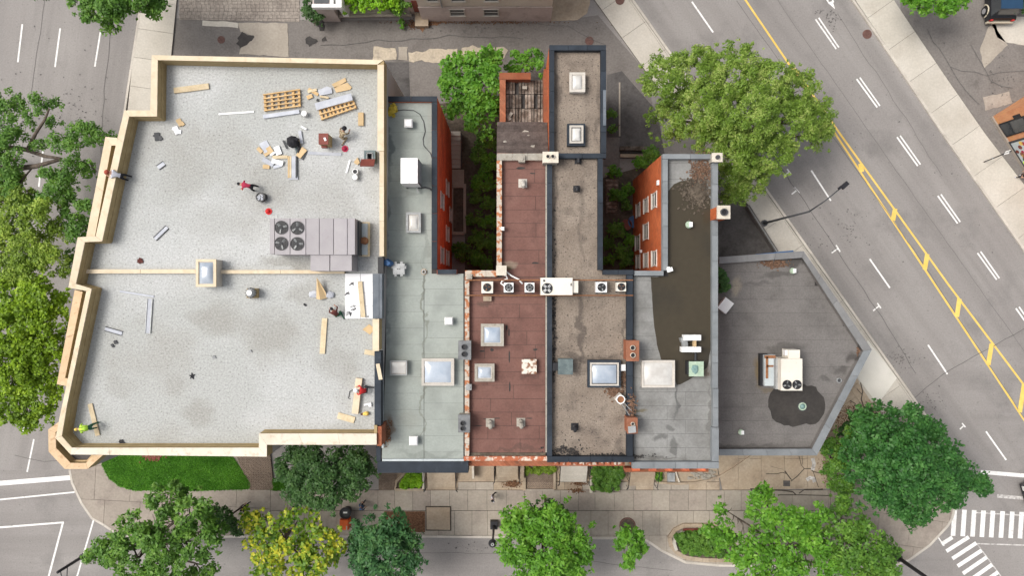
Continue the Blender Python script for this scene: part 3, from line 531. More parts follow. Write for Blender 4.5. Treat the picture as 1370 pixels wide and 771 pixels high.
litter(556, 33, 6, 3, 200, .01, 'rust-brown leaves below the rear door step of the cream house', seed=5)
litter(640, 30, 60, 1.2, 300, .01, 'line of dead leaves along the foot of the cream house wall', seed=6)
litter(1150, 560, 24, 10, 900, .13, 'reddish wood chips around the big tree bed on the south-east corner', seed=7)
litter(1110, 620, 6, 12, 400, .13, 'reddish wood chips along the forecourt edge', seed=8)

# seams, cracks, oil spots on the streets
def wander(pts, j, seed):
    g = random.Random(seed); P = WP(pts); out = []
    for i in range(len(P) - 1):
        n = max(2, int(math.dist(P[i], P[i + 1]) / .8)); out += [(lerp(P[i], P[i + 1], k / n)[0] + g.gauss(0, j), lerp(P[i], P[i + 1], k / n)[1] + g.gauss(0, j)) for k in range(n)]
    return out + [P[-1]]
for k, (pts, j, w_) in enumerate((([(985, 0), (1105, 170), (1230, 345), (1370, 560)], .02, .035), ([(1040, 0), (1200, 230), (1370, 470)], .02, .03), ([(925, 60), (1060, 245), (1180, 425), (1225, 500)], .03, .05), ([(1190, 560), (1262, 500), (1370, 440)], .03, .05), ([(60, 0), (30, 200), (20, 330)], .03, .03), ([(150, 20), (140, 120), (132, 240)], .04, .04), ([(545, 740), (700, 742), (900, 764)], .03, .03),
        ([(20, 610), (60, 618), (92, 616)], .05, .04), ([(1120, 20), (1180, 110), (1260, 235)], .05, .03), ([(645, 25), (760, 35), (810, 60)], .06, .04), ([(430, 60), (520, 55), (600, 48), (700, 52)], .07, .05), ([(790, 60), (800, 120), (815, 190)], .06, .04), ([(1300, 60), (1325, 110), (1355, 118)], .06, .05), ([(1240, 40), (1290, 120), (1310, 140)], .06, .05), ([(1270, 90), (1320, 100), (1370, 95)], .05, .04))):
    P = wander(pts, j, k); L, Q = strip(P, w_); st('crack', MB().sheet(L + Q[::-1], .0165 if k not in (9, 10, 11, 12, 13, 14) else .0305 + .001 * k), M['asphalt_crack'])
for k, (x, y, rx, ry, n_) in enumerate(((1112, 24, 5, 8, 40), (1095, 15, 3, 2, 12), (1205, 480, 12, 8, 70), (1140, 300, 10, 20, 40), (90, 150, 40, 20, 90), (640, 733, 20, 4, 25), (1090, 330, 10, 30, 40), (1240, 540, 16, 10, 50), (50, 130, 30, 40, 40), (660, 40, 60, 6, 80), (1250, 200, 50, 80, 50), (1340, 100, 20, 20, 50))):
    litter(x, y, rx, ry, n_, .006, 'scattered dark grit and oil spots on the pavement near ' + ('the arrow tip', 'the top edge arrow', 'the shop point kerb', 'the second T mark', 'the north-west trees', 'the black post lamp', 'the tall street lamp', 'the emerald tree kerb', 'the parking stall lines', 'the cream house alley', 'the double yellow line', 'the orange shop')[k], 'asphalt_crack', 60 + k, .05)
st('road_patch', MB().sheet(ragged(ccw(WP([(1262, 500), (1370, 440), (1420, 500), (1420, 560), (1310, 575)])), .03, .5), .0075), M['asphalt_ew'])
# ---------------------------------------------------------------- buildings
def bld(name, label, px, z, group=None):
    x, y = W(*px, z); return thing(name, label, 'building', x, y, 0, group)
def body(root, px, z, m, zf=None):   # walls from the street to the roof deck, given by the outline at height zf
    return obj('wall', MB().prism(WP(px, zf or z), 0, z - .03), M[m], root)
def deck(root, px, z, m='tar', name='roof_deck', zz=None): return obj(name, MB().prism(WP(px, zz or z), z - .028, z), M[m], root)
def parapet(root, rects, z0, z1, m, name='parapet'):
    mb = MB()
    for i, r in enumerate(rects): mb.prism(rect(*r, z1), z0, z1 - .062 - .002 * i)
    return obj(name, mb, M[m], root)
def copes(root, rects, z, m, seg=1.2, name='coping_panel'):
    for i, r in enumerate(rects): cope(name, *r, z + .004 * i, M[m], root, seg)
def window(root, x, y, z, w, h, nx, ny, frame='dome_frame', dep=.09):
    "a window standing in a wall whose outward normal is (nx, ny)"
    a = math.atan2(ny, nx); f = MB(); ux, uy = -math.sin(a), math.cos(a); t = .07
    for s in (-1, 1): f.box(x + ux * s * (w / 2 + t / 2) + nx * .02, y + uy * s * (w / 2 + t / 2) + ny * .02, z, dep, t, h, a)
    f.box(x + nx * .05, y + ny * .05, z - h / 2 - t / 2, .12, w + .2, t, a); f.box(x + nx * .02, y + ny * .02, z + h / 2 + t / 2, dep, w + .24, t, a)
    f.box(x + nx * .015, y + ny * .015, z + .02, .05, w - .01, .05, a)
    fo = obj('window', f, M[frame], root, loc=(x, y, z)); obj('pane', MB().box(x + nx * .006, y + ny * .006, z, .02, w, h, a), M['glass'], fo, loc=(x, y, z)); return fo
# --- large white-gravel building -------------------------------------------------
ZR, ZP = 11.0, 11.95
O = [(203, 73.5), (201, 147.5), (166.5, 147.5), (157, 185), (128, 316), (104, 317.5), (91.5, 385), (115.5, 389.5), (79.5, 560), (74.3, 586.6), (94.4, 608.5), (357, 611.5), (357, 595.5), (504, 595.5)]
I = [(211, 80), (210, 155.6), (172.7, 155.6), (165, 190), (136.5, 323), (113.5, 324), (101.5, 380), (122.5, 386.5), (90, 540), (82.5, 584), (96, 599.5), (346.5, 599.5), (346.5, 580.5), (504, 580.5)]
big = bld('corner_building', 'large flat-roofed building covered in pale gravel with tan plywood parapets under construction', (300, 330), 0)
foot = O + [(511, 340), (513.6, 80)]
body(big, foot, ZR - .02, 'grey_wall', ZP)
deck(big, foot, ZR, 'roof_gravel', 'gravel_roof', ZP)
po, pi = WP(O, ZP), WP(I, ZP); par = MB()
for i in range(len(O) - 1): par.prism([po[i], po[i + 1], pi[i + 1], pi[i]], ZR, ZP - .05)
par.prism(WP([(203, 73.5), (513.6, 80), (505, 86), (211, 80)], ZP), ZR, ZP - .05); par.prism(WP([(513.4, 80.4), (513.4, 343), (507.6, 343), (507.6, 202), (505, 200), (505, 86.2)], ZP), ZR, ZP - .05)
par.prism(WP([(506.8, 427.5), (506.8, 469), (498.6, 469), (498.6, 427.5)], ZP), ZR, ZP - .05); par.prism(WP([(504, 595.3), (504, 570), (500, 570), (500, 595.3)], ZP), ZR, ZP - .1)
obj('parapet', par, M['plywood'], big)
ln = MB()   # stacked sill plates along the inner foot of the parapet
for i in range(len(I) - 1):
    L, Q = strip([pi[i], pi[i + 1]], .05, .5); ln.prism([L[0], L[1], Q[1], Q[0]], ZR, ZR + .14); L, Q = strip([pi[i], pi[i + 1]], .025, .5); ln.prism([L[0], L[1], Q[1], Q[0]], ZR + .14, ZR + .5)
obj('sill_plate', ln, M['plywood'], big)
for i in range(len(O) - 1):
    caprun('cap_board', po[i], po[i + 1], pi[i + 1], pi[i], ZP - .05, ZP + (.012 if i >= 10 else 0), M['white_cap' if i >= 10 else 'cream_cap'], big, 3.2 if i < 10 else 2.4, .012)
q = WP([(203, 73.5), (513.6, 80), (505, 86), (211, 80)], ZP); caprun('cap_board', q[0], q[1], q[2], q[3], ZP - .05, ZP + .004, M['cream_cap'], big, 3.0, .012)
q = WP([(513.6, 86.3), (513.6, 202), (505, 202), (505, 86.3)], ZP); caprun('cap_board', q[0], q[1], q[2], q[3], ZP - .05, ZP, M['cream_cap'], big, 2.6, .012)
q = WP([(513.6, 202.4), (513.6, 343), (507.7, 343), (507.7, 202.4)], ZP); caprun('cap_board', q[0], q[1], q[2], q[3], ZP - .05, ZP, M['cream_cap'], big, 2.2, .012)
q = WP([(507, 427), (507, 470), (498.5, 470), (498.5, 427)], ZP); caprun('cap_board', q[0], q[1], q[2], q[3], ZP - .05, ZP, M['cream_cap'], big, 2.2, .012)
obj('membrane_upstand', MB().prism(rect(501, 470.5, 509.5, 570, ZR + .7), ZR, ZR + .7), M['navy'], big)
obj('membrane_upstand', MB().prism(rect(498.5, 366.5, 507, 426.5, ZR + .55), ZR, ZR + .55).prism(rect(507.4, 366.5, 511.2, 426.5, ZR + .62), ZR, ZR + .62), M['blue_grey'], big)
obj('membrane_upstand', MB().prism(rect(505.5, 344, 513, 366, ZR + .4), ZR, ZR + .4), M['black'], big)
obj('brick_pier', MB().prism(rect(504.6, 571, 510.5, 597, ZR + .8), ZR - 4, ZR + .8), M['brick_dull'], big)
cu = MB().prism(rect(115, 361, 262, 366, ZR + .25), ZR, ZR + .2).prism(rect(289.5, 361.5, 461, 366, ZR + .25), ZR, ZR + .2); obj('dividing_kerb', cu, M['plywood'], big)
cope('cap_board', 114, 360.5, 262, 366, ZR + .26, M['cream_cap'], big, 3.4); cope('cap_board', 289.5, 361.5, 461, 366.4, ZR + .26, M['cream_cap'], big, 3.4)
# lower bays on the street side
def bay(outer, inner, z, zfl, m, mfl, name='bay_window'):
    o, i = WP(outer, z), WP(inner, z); mb = MB().prism(o + i[::-1], 0.2, zfl); b = obj(name, mb, M['grey_wall'], big)
    r = MB()
    for k in range(len(o) - 1): r.prism([o[k], o[k + 1], i[k + 1], i[k]], zfl, z - .05)
    obj('bay_parapet', r, M['plywood'], b)
    for k in range(len(o) - 1): caprun('cap_board', o[k], o[k + 1], i[k + 1], i[k], z - .05, z, M[m], b, 2.6, .012)
    return b
b1 = bay([(157, 184.5), (141, 182.8), (115.3, 317)], [(155, 194.5), (149, 194.5), (127, 316.4)], 11.3, 10.5, 'cream_cap', 'tar')
obj('bay_roof', MB().prism(WP([(156.3, 190), (145, 190), (121, 317), (129, 317)], 11.3), 10.4, 10.62), M['litter'], b1)
b2 = bay([(100, 388), (76, 514.5), (89.5, 517)], [(110.4, 390.6), (87, 506), (91, 507)], 11.3, 10.5, 'raw_ply', 'tar')
obj('bay_roof', MB().prism(WP([(106, 390), (81, 514), (90, 515), (115, 390)], 11.3), 10.4, 10.8), M['tar'], b2)
oc = [(78.8, 565), (64.5, 575), (65, 604.7), (86.6, 628), (117, 628), (138, 609)]; ic = [(80, 572), (74.3, 579), (75, 600), (94.4, 620), (115, 620), (125, 609.4)]
b3 = bay(oc, ic, 11.3, 10.5, 'raw_ply', 'tar', 'corner_turret')
obj('turret_roof', MB().prism(WP([(80, 575), (76, 582), (76.5, 600), (95, 618.5), (115, 618.5), (128, 604), (100, 600)], 11.1), 10.4, 10.75), M['dark_asphalt'], b3)
o2 = WP([(76, 580), (76.7, 599.3), (95, 618.2), (114.5, 618.2), (122, 610)], 11.1); kerb(o2, .1, 10.7, 10.95, M['card'], b3, seg=3, name='trim_board')
for k in range(7): # street windows on the long west and south fronts
    x, y = W(150 + 46 * k, 611, ZP); window(big, x, y - .0, 6, 1.3, 1.9, 0, -1)
# --- grey-green felt house ------------------------------------------------------
Z2 = 10.2
gg = bld('row_house', 'row house with a long grey-green felt roof and navy fascia beside the large gravel roof', (560, 400), 0, 'row houses side by side')
P2 = [(515, 129), (584.5, 129), (584.5, 366), (621.5, 366), (621.5, 617), (509, 617), (509, 470), (515, 345)]
body(gg, P2, Z2 - .02, 'brick_red', Z2 + .3); deck(gg, P2, Z2, zz=Z2 + .3)
tiles('roofing_sheet', WP([(516.5, 136), (577.5, 136), (577.5, 366.4), (567, 366.4), (567, 614), (511, 614), (516.5, 470)], Z2), Z2, Z2 + .02, M['grey_felt'], gg, 0, 1.0, 9.0, .008, seed=31)
tiles('roofing_sheet', WP([(567.6, 366.4), (620, 366.4), (620, 614), (567.6, 614)], Z2), Z2, Z2 + .02, M['grey_felt'], gg, 0, 1.0, 9.0, .008, seed=32, oy=.4)
parapet(gg, [(515, 129, 584.5, 135.5), (578, 136, 584.3, 360), (584.5, 361, 611, 367)], Z2, Z2 + .3, 'brick_red')
copes(gg, [(514.6, 128.6, 585, 135.8), (577.6, 136.2, 584.8, 360.4), (584.9, 360.8, 611, 367)], Z2 + .31, 'navy', 1.6)
cope('flashing_strip', 513.8, 136, 516.4, 345, Z2 + .25, M['pale_flash'], gg, 2.5); cope('flashing_strip', 510.6, 367, 513, 600, Z2 + .25, M['pale_flash'], gg, 2.5)
cope('flashing_strip', 511, 614.6, 621, 617.6, Z2 + .12, M['pale_flash'], gg, 2.2)
q = WP([(503.5, 618), (621.5, 618), (627, 629.5), (501, 629.5)], Z2); fa = MB(); a, b = WP([(505, 617.8), (626.5, 617.8)], Z2); c, d = WP([(626.5, 629.5), (505, 629.5)], 9.6)
fa.prism([a, b, (b[0], d[1]), (a[0], d[1])], 9.2, Z2 + .05); obj('fascia', fa, M['navy'], gg)
obj('fascia', MB().prism(rect(503.5, 597.6, 509.6, 617.5, Z2), 9.3, Z2 + .04), M['navy'], gg)
X2 = W(584.5, 300, Z2 + .3)[0]
for y, z, h in ((5.65, 7.7, 1.9), (2.1, 7.7, 1.9), (7.0, 4.1, 1.9), (3.8, 4.1, 1.9), (2.1, 4.1, 1.9), (5.4, 1.6, 1.5)): window(gg, X2 + .0, y, z, .9, h * .78, 1, 0)
# --- red-brown felt house -------------------------------------------------------
Z3 = 10.0
rb_ = bld('row_house', 'row house with a red-brown felt roof, peeling brick parapets and three small air conditioners', (680, 470), 0, 'row houses side by side')
P3 = [(664.5, 205), (734.5, 205), (734.5, 617), (621.8, 617), (621.8, 362), (664.5, 362)]
body(rb_, P3, Z3 - .02, 'brick_red', Z3 + .35); deck(rb_, P3, Z3, zz=Z3 + .35)
tiles('roofing_sheet', WP([(672, 214.5), (729.6, 214.5), (729.6, 371), (672, 371)], Z3), Z3, Z3 + .022, M['brown_felt'], rb_, 0, .83, 4.6, .018, seed=33, vary=.1)
tiles('roofing_sheet', WP([(628, 371.4), (729.6, 371.4), (729.6, 606), (628, 606)], Z3), Z3, Z3 + .022, M['brown_felt'], rb_, 0, .83, 3.6, .018, seed=34, vary=.3)
parapet(rb_, [(665, 205.4, 734, 214), (665, 214.3, 671, 361.6), (622.2, 362.4, 665, 370), (622.2, 370.4, 627.4, 617)], Z3, Z3 + .35, 'peeling')
copes(rb_, [(664.5, 205, 727, 214.3)], Z3 + .35, 'stone', .9, 'coping_stone'); copes(rb_, [(664.5, 214.6, 671.4, 356)], Z3 + .35, 'peeling', .7, 'coping_stone')
copes(rb_, [(622, 362, 664, 370.4), (621.8, 370.8, 627.8, 609)], Z3 + .35, 'peeling', .7, 'coping_stone')
copes(rb_, [(729.8, 214, 731.8, 606)], Z3 + .3, 'stone', 1.5, 'flashing_strip')
obj('gutter_strip', MB().prism(rect(628, 606.3, 730, 611, Z3 + .1), Z3, Z3 + .08), M['soil'], rb_)
parapet(rb_, [(620.6, 611.4, 732, 616.6)], Z3, Z3 + .3, 'peel_red'); copes(rb_, [(620.2, 611.2, 732, 617)], Z3 + .32, 'peel_red', .85, 'coping_stone')
obj('brick_cornice', MB().prism(rect(626, 616.8, 738, 624, Z3 - .1), 9.0, Z3 - .1), M['brick_dull'], rb_)
# rear lean-to and roofless brick shed behind it
lean = bld('lean_to', 'lean-to with a steep dark brown shingle roof behind the red-brown roofed house', (700, 185), 0)
obj('wall', MB().prism(rect(665.5, 165, 733, 204.5, 8.4), 0, 8.2), M['brick_red'], lean)
(a, b), (c, d) = W(664.5, 204.6, 9.7), W(733.5, 204.6, 9.7); e = W(0, 164, 8.2)[1]
for r in range(9):
    y0 = b + (e - b) * r / 9; y1 = b + (e - b) * (r + 1) / 9; z0 = 9.7 - 1.4 * r / 9; z1 = 9.7 - 1.4 * (r + 1) / 9; mb = MB()
    mb.box((a + c) / 2, (y0 + y1) / 2, (z0 + z1) / 2 + .03, c - a, (y1 - y0) * 1.13, .05, 0, rx=math.atan2(z1 - z0, y1 - y0) + .04); obj('shingle_course', mb, M['shingle'], lean, loc=((a + c) / 2, (y0 + y1) / 2, z0))
fg = random.Random(4)
for x, y, s in ((702, 176, .28), (707, 181, .15), (676, 190, .12), (713, 197, .14), (705, 171, .1)):
    cx, cy = W(x, y, 9.2); zz = 9.7 - 1.4 * (y - 204.6) / (164 - 204.6) + .08
    obj('torn_patch', MB().ball((cx, cy, zz), s, s * .6, .04, 8, 5, jit=.7, g=fg), M['stone'], lean, loc=(cx, cy, zz))
shed = bld('brick_shed', 'roofless orange brick shed with exposed weathered plank deck beside the north wing', (700, 135), 0)
zs = 7.6; obj('wall', MB().prism(rect(668, 97, 710, 106, zs), 0, zs).prism(rect(668.4, 106.3, 676.4, 163.5, zs), 0, zs - .01), M['brick_dull'], shed)
obj('wall', MB().prism(rect(727.5, 92, 733, 163.5, zs + .8), 0, zs + .8), M['brick_dull'], shed); obj('deck_base', MB().prism(rect(676.8, 106.6, 727.2, 163.3, zs - .7), zs - 1, zs - .8), M['tar'], shed)
g = random.Random(12)
for i in range(12):
    for j in range(3):
        x0 = 677 + i * 4.2; y0 = 107 + j * 19; q = rect(x0 + .3, y0 + .4, x0 + 3.7 + g.uniform(-.3, .3), y0 + 18.4, zs - .6)
        if g.random() < .93: obj('plank', MB().prism(q, zs - .78, zs - .62 + g.uniform(-.06, .05)), M['old_wood'], shed, loc=(*q[0], zs - .78))
for s, (x, y) in enumerate(((702, 117), (683, 153), (681, 158))):
    cx, cy = W(x, y, zs - .5); obj('loose_scrap', MB().box(cx, cy, zs - .5, .3, .2, .05, s), M['stone'], shed, loc=(cx, cy, zs - .5))
# --- tan gravel house -----------------------------------------------------------
Z4 = 10.0
tg = bld('row_house', 'long narrow row house with tan gravel roof ringed by navy coping and four skylights', (770, 300), 0, 'row houses side by side')
P4 = [(735, 60), (811, 60), (811, 208), (806.5, 208), (806.5, 362), (847, 362), (847, 618), (735, 618)]
body(tg, P4, Z4 - .02, 'brick_orange', Z4 + .4); deck(tg, P4, Z4, 'tan_gravel', 'gravel_roof', Z4 + .4)
C4 = [(735, 60, 811, 67), (735, 67.3, 741.5, 204.6), (803.8, 67.3, 811, 204.6), (747, 205, 811, 211.5), (731.8, 217, 738.6, 611), (800, 212, 806.5, 361.4), (806.7, 361.4, 848, 367.6), (838.6, 368, 846.6, 611), (731.8, 611.4, 848, 619)]
parapet(tg, C4[:-1], Z4, Z4 + .4, 'navy'); parapet(tg, [(733, 611.6, 846.6, 618)], Z4, Z4 + .4, 'navy')
copes(tg, C4, Z4 + .4, 'navy', 1.25)
copes(tg, [(806.9, 120, 810.8, 168)], Z4 + .46, 'blue_grey', 1.4, 'flashing_strip')
obj('brick_cornice', MB().prism(rect(738, 618.3, 836, 624, Z4 - .1), 9.0, Z4 - .1), M['brick_dull'], tg)
g = random.Random(2)
for k in range(11):
    q = rect(741 + k * 8.6, 617.6, 747 + k * 8.6, 622.6, Z4 + .05); obj('coping_stone', MB().prism(q, Z4 - .1, Z4 + .02 + g.random() * .04), M['peel_red'], tg, loc=(*q[0], Z4))
# --- grey felt house ------------------------------------------------------------
Z5 = 9.9
gy = bld('row_house', 'row house with a grey felt roof holding a long brown puddle, orange brick side wall', (905, 480), 0, 'row houses side by side')
P5 = [(886.5, 206), (961, 206), (961, 627), (846.5, 627), (846.5, 367), (886.5, 367)]
body(gy, P5, Z5 - .02, 'brick_orange', Z5 + .4); deck(gy, P5, Z5, zz=Z5 + .4)
tiles('roofing_sheet', WP([(894, 213), (953, 213), (953, 370), (894, 370)], Z5), Z5, Z5 + .02, M['gray_felt'], gy, 0, 1.0, 5, .012, seed=35)
tiles('roofing_sheet', WP([(847.5, 370.4), (953, 370.4), (953, 618), (847.5, 618)], Z5), Z5, Z5 + .02, M['gray_felt'], gy, 0, .86, 3.2, .012, seed=36, stagger=.35)
C5 = [(886.5, 206, 961, 212.5), (886.5, 212.8, 893.5, 362), (953, 212.8, 960.6, 520), (954, 520.4, 961, 572), (952.6, 572.4, 961.6, 618), (846, 618.6, 962, 627.5), (848.5, 362.4, 888, 369)]
parapet(gy, C5, Z5, Z5 + .4, 'grey_cap'); copes(gy, C5, Z5 + .4, 'grey_cap', 1.5)
obj('brick_cornice', MB().prism(rect(836, 627, 948, 632, Z5 - .3), 9.0, Z5 - .3), M['brick_dull'], gy)
for k in range(5):
    q = rect(846 + k * 22, 625, 856 + k * 22, 630.4, Z5 + .1); obj('brick_bracket', MB().prism(q, Z5 - .3, Z5 + .12), M['brick_red'], gy, loc=(*q[0], Z5))
X5 = W(886.5, 300, Z5 + .4)[0]
for y in (5.65, 1.9):
    for z, h in ((8.0, 1.6), (5.3, 1.6), (2.4, 1.5)): window(gy, X5, y, z, .85, h * .82, -1, 0)
window(gy, X5, 3.86, 5.3, .95, 1.5, -1, 0); window(gy, X5, 3.3, 2.2, .95, 1.5, -1, 0)
obj('wall_vent', MB().box(X5 - .06, 6.6, 9.2, .12, .3, .3), M['white_metal'], gy, loc=(X5, 6.6, 9.2)); obj('wall_vent', MB().box(X5 - .06, 2.6, 3.6, .2, .2, .2), M['white_metal'], gy, loc=(X5, 2.6, 3.6))
st('rain_puddle', MB().sheet(ragged(WP([(893.8, 256), (901.7, 246), (912, 242), (925, 240), (934, 245), (940, 254), (948, 262), (952.6, 270), (952.6, 459), (950, 476), (946, 492), (934, 502), (921, 509), (910, 514), (905, 515), (900, 500), (893, 484), (884.6, 481), (879, 460), (875, 438), (872.5, 401), (870.5, 371), (893.8, 370)], Z5 + .03), .018, .3), Z5 + .03), M['puddle'], gy)
# street fronts: three storeys of sash windows and a door to each house
def door(root, x, y, m):
    fo = obj('door', MB().box(x, y - .03, 1.9, 1.1, .1, 2.2), M[m], root, loc=(x, y, .8)); obj('handle', MB().box(x + .4, y - .1, 1.8, .04, .06, .14), M['galv'], fo, loc=(x + .4, y, 1.8))
for root, xa, xb, py, z, dpx, dm in ((gg, 512, 620, 617, Z2 + .3, 590, 'navy'), (rb_, 624, 733, 617, Z3 + .35, 679, 'maroon'), (tg, 737, 846, 618, Z4 + .4, 767, 'green_cloth'), (gy, 850, 958, 627, Z5 + .4, 858, 'brown_cloth')):
    y = W(0, py, z)[1]; xl, xr = W(xa, 0, z)[0], W(xb, 0, z)[0]; xd = W(dpx, 0, .5)[0]; xd = min(max(xd, xl + .8), xr - .8)
    for zz in (2.3, 5.4, 8.2):
        for k in range(3):
            x = xl + (xr - xl) * (k + .5) / 3
            if zz > 3 or abs(x - xd) > 1.3: window(root, x, y, zz, .95, 1.7, 0, -1)
    door(root, xd, y, dm)
# --- low dark felt building on the point ------------------------------------------
Z6 = 5.0; ZC = 5.45
lb = bld('corner_shop', 'low five-sided building with dark grey felt roof and grey coping on the street point', (1050, 480), 0)
o6 = [(962, 344), (1075, 336), (1166.5, 468), (1093, 610), (962, 610)]; i6 = [(962, 353), (1073.5, 345), (1155, 470), (1086.5, 601), (962, 601.5)]
body(lb, o6, Z6 - .02, 'stone', ZC); deck(lb, o6, Z6, zz=ZC)
tiles('roofing_sheet', ccw(WP(i6, ZC)), Z6, Z6 + .02, M['dark_felt'], lb, 0, .93, 7.5, .011, seed=37, vary=.35)
o, i = WP(o6, ZC), WP(i6, ZC); mb = MB()
for k in range(4): mb.prism([o[k], o[k + 1], i[k + 1], i[k]], Z6, ZC - .05)
obj('parapet', mb, M['dark_felt'], lb)
for k in range(4): caprun('coping_panel', o[k], o[k + 1], i[k + 1], i[k], ZC - .05, ZC, M['taupe_cap' if k < 2 else 'grey_cap'], lb, 1.9)
st('damp_patch', MB().sheet(ragged(ccw(WP([(1028, 545), (1031, 525), (1040, 517), (1047, 513), (1075, 514), (1090, 518), (1102, 532), (1105, 547), (1099, 560), (1090, 568), (1072, 570), (1060, 571), (1045, 567), (1032, 562)], Z6 + .028)), .05, .25), Z6 + .028), M['damp'], lb)
ys = W(0, 610, ZC)[1]
for px in (985, 1020, 1058): window(lb, W(px, 0, ZC)[0], ys, 2.3, 1.6, 1.9, 0, -1)
obj('blue_awning', MB().prism(WP([(1012, 340), (1062, 335), (1063, 337.5), (1012, 343)], 4.4), 4.2, 4.3), M['tarp'], lb)
# --- cream house across the alley ---------------------------------------------------
ch = bld('cream_house', 'cream stuccoed house with sash windows across the alley at the top of the view', (650, 20), 0)
x0, y0 = W(566, 27.5); x1 = W(736, 0)[0]
obj('wall', MB().prism([(x0, y0), (x1, y0), (x1, y0 + 9), (x0, y0 + 9)], 0, 8), M['stucco'], ch)
obj('base_course', MB().prism([(x0 - .03, y0 - .05), (x1 + .05, y0 - .05), (x1 + .05, y0), (x0 - .03, y0)], 0, 2.6).prism([(x0 - .03, y0 - .08), (x1 + .05, y0 - .08), (x1 + .05, y0 - .05), (x0 - .03, y0 - .05)], 2.55, 2.7), M['stucco_low'], ch)
obj('roof', MB().prism([(x0 - .3, y0 - .3), (x1 + .3, y0 - .3), (x1 + .3, y0 + 9), (x0 - .3, y0 + 9)], 8, 8.2), M['dark_felt'], ch)
for i, px in enumerate((612, 657)):
    x = W(px, 20, 1.6)[0]; window(ch, x, y0 - .05, 1.75, 1.0, 1.1, 0, -1); x = W(px, 0, 4.6)[0]; window(ch, x, y0, 4.6, .9, 1.9, 0, -1)
x = W(577, 0, 4.6)[0]; window(ch, x, y0, 4.6, .7, 1.9, 0, -1)
w0 = W(548, 20)[0]; obj('entry_wall', MB().prism([(w0, y0 + .5), (x0 - .04, y0 + .5), (x0 - .04, y0 + 6), (w0, y0 + 6)], 0, 5), M['stucco_low'], ch)
dx = W(559, 10, 1)[0]; obj('door', MB().box(dx, y0 + .49, 1.5, .62, .06, 2.0), M['maroon'], ch, loc=(dx, y0 + .5, .5))
obj('door_step', MB().box(dx + .2, y0 - .05, .2, 1.0, 1.0, .4), M['tan_concrete'], ch, loc=(dx, y0, 0))
pp = MB(); pp.tube([(W(591, 0, 3)[0], y0 - .1, 2.7), (W(591, 0, 3)[0], y0 - .1, 7.9)], .05); obj('drain_pipe', pp, M['galv'], ch)
# raised garden terrace and neighbouring house corner
tr = bld('garden_terrace', 'low concrete terrace with retaining wall carrying the lime-green hedge', (495, 18), 0)
obj('wall', MB().prism(WP([(430, -40), (545, -40), (551, 22), (431, 24)]), 0, .7), M['concrete'], tr); obj('edge_stone', MB().prism(WP([(431, 21.5), (551, 19.5), (551.5, 23), (430.5, 25)], .5), .7, .76), M['concrete'], tr)
nh = bld('white_porch', 'corner of a white-trimmed porch beside the terrace at the top edge', (435, 0), 0)
obj('wall', MB().prism(rect(418, -60, 442, 7, 3), 0, 3), M['stucco_low'], nh); obj('trim', MB().prism(rect(417, 5, 457, 9.5, 3.1), 2.7, 3.1).prism(rect(441.5, -60, 446, 4.8, 3.1), 2.7, 3.1).prism(rect(449, -60, 457, 4.8, 3.1), .7, 3.12), M['white_metal'], nh)
obj('pane', MB().prism(rect(420, -20, 440, 4, 3.05), 3.0, 3.05), M['glass'], nh)
# orange shop at the right edge
os_ = bld('orange_shop', 'orange-walled shop corner with dark window and painted flower board at the right edge', (1350, 170), 0)
A = W(1326, 157); B = W(1372, 229.7); dx, dy = B[0] - A[0], B[1] - A[1]; L = math.hypot(dx, dy); ux, uy = dx / L, dy / L; nx, ny = uy, -ux
if nx > 0: nx, ny = -nx, -ny
off = lambda s, o: (A[0] + ux * s + nx * o, A[1] + uy * s + ny * o)
obj('wall', MB().prism([off(0, 0), off(9, 0), off(9, -6), off(0, -6)], 0, 4.2), M['orange_wall'], os_)
obj('plinth', MB().prism([off(-.05, .12), off(9, .12), off(9, 0), off(-.05, 0)], 0, .25), M['pink_concrete'], os_)
an = math.atan2(uy, ux)
def onwall(name, s, z, w, h, t, m, par, o=0.0): c = off(s, t / 2 + o); return obj(name, MB().box(c[0], c[1], z, w, t, h, an), M[m], par, loc=(*c, z))
fr = onwall('window', 1.25, 1.6, 1.15, 2.5, .08, 'black', os_); onwall('pane', 1.25, 1.6, .95, 2.3, .02, 'glass', fr, .085)
v = onwall('vent', .55, 2.3, .25, .6, .1, 'black', os_)
sg = onwall('mural_board', 3.7, 1.7, 2.9, 2.9, .1, 'dark', os_); onwall('mural_panel', 3.7, 1.75, 2.6, 2.6, .03, 'pale_flash', sg, .105)
g = random.Random(6)
for k in range(26):
    s, z = 3.7 + g.uniform(-1.15, 1.15), 1.75 + g.uniform(-1.15, 1.1); c = off(s, .145); m = ('crimson', 'maroon', 'hivis', 'yellow_paint', 'green_cloth', 'terracotta')[k % 6]; r = g.uniform(.07, .2)
    q = MB(); q.v = [(c[0] + ux * r * math.cos(t) * 1, c[1] + uy * r * math.cos(t), z + r * math.sin(t)) for t in [i * math.pi / 4 for i in range(8)]]; cc = len(q.v); q.face(range(8)); obj('painted_flower', q, M[m], sg, loc=(*c, z))
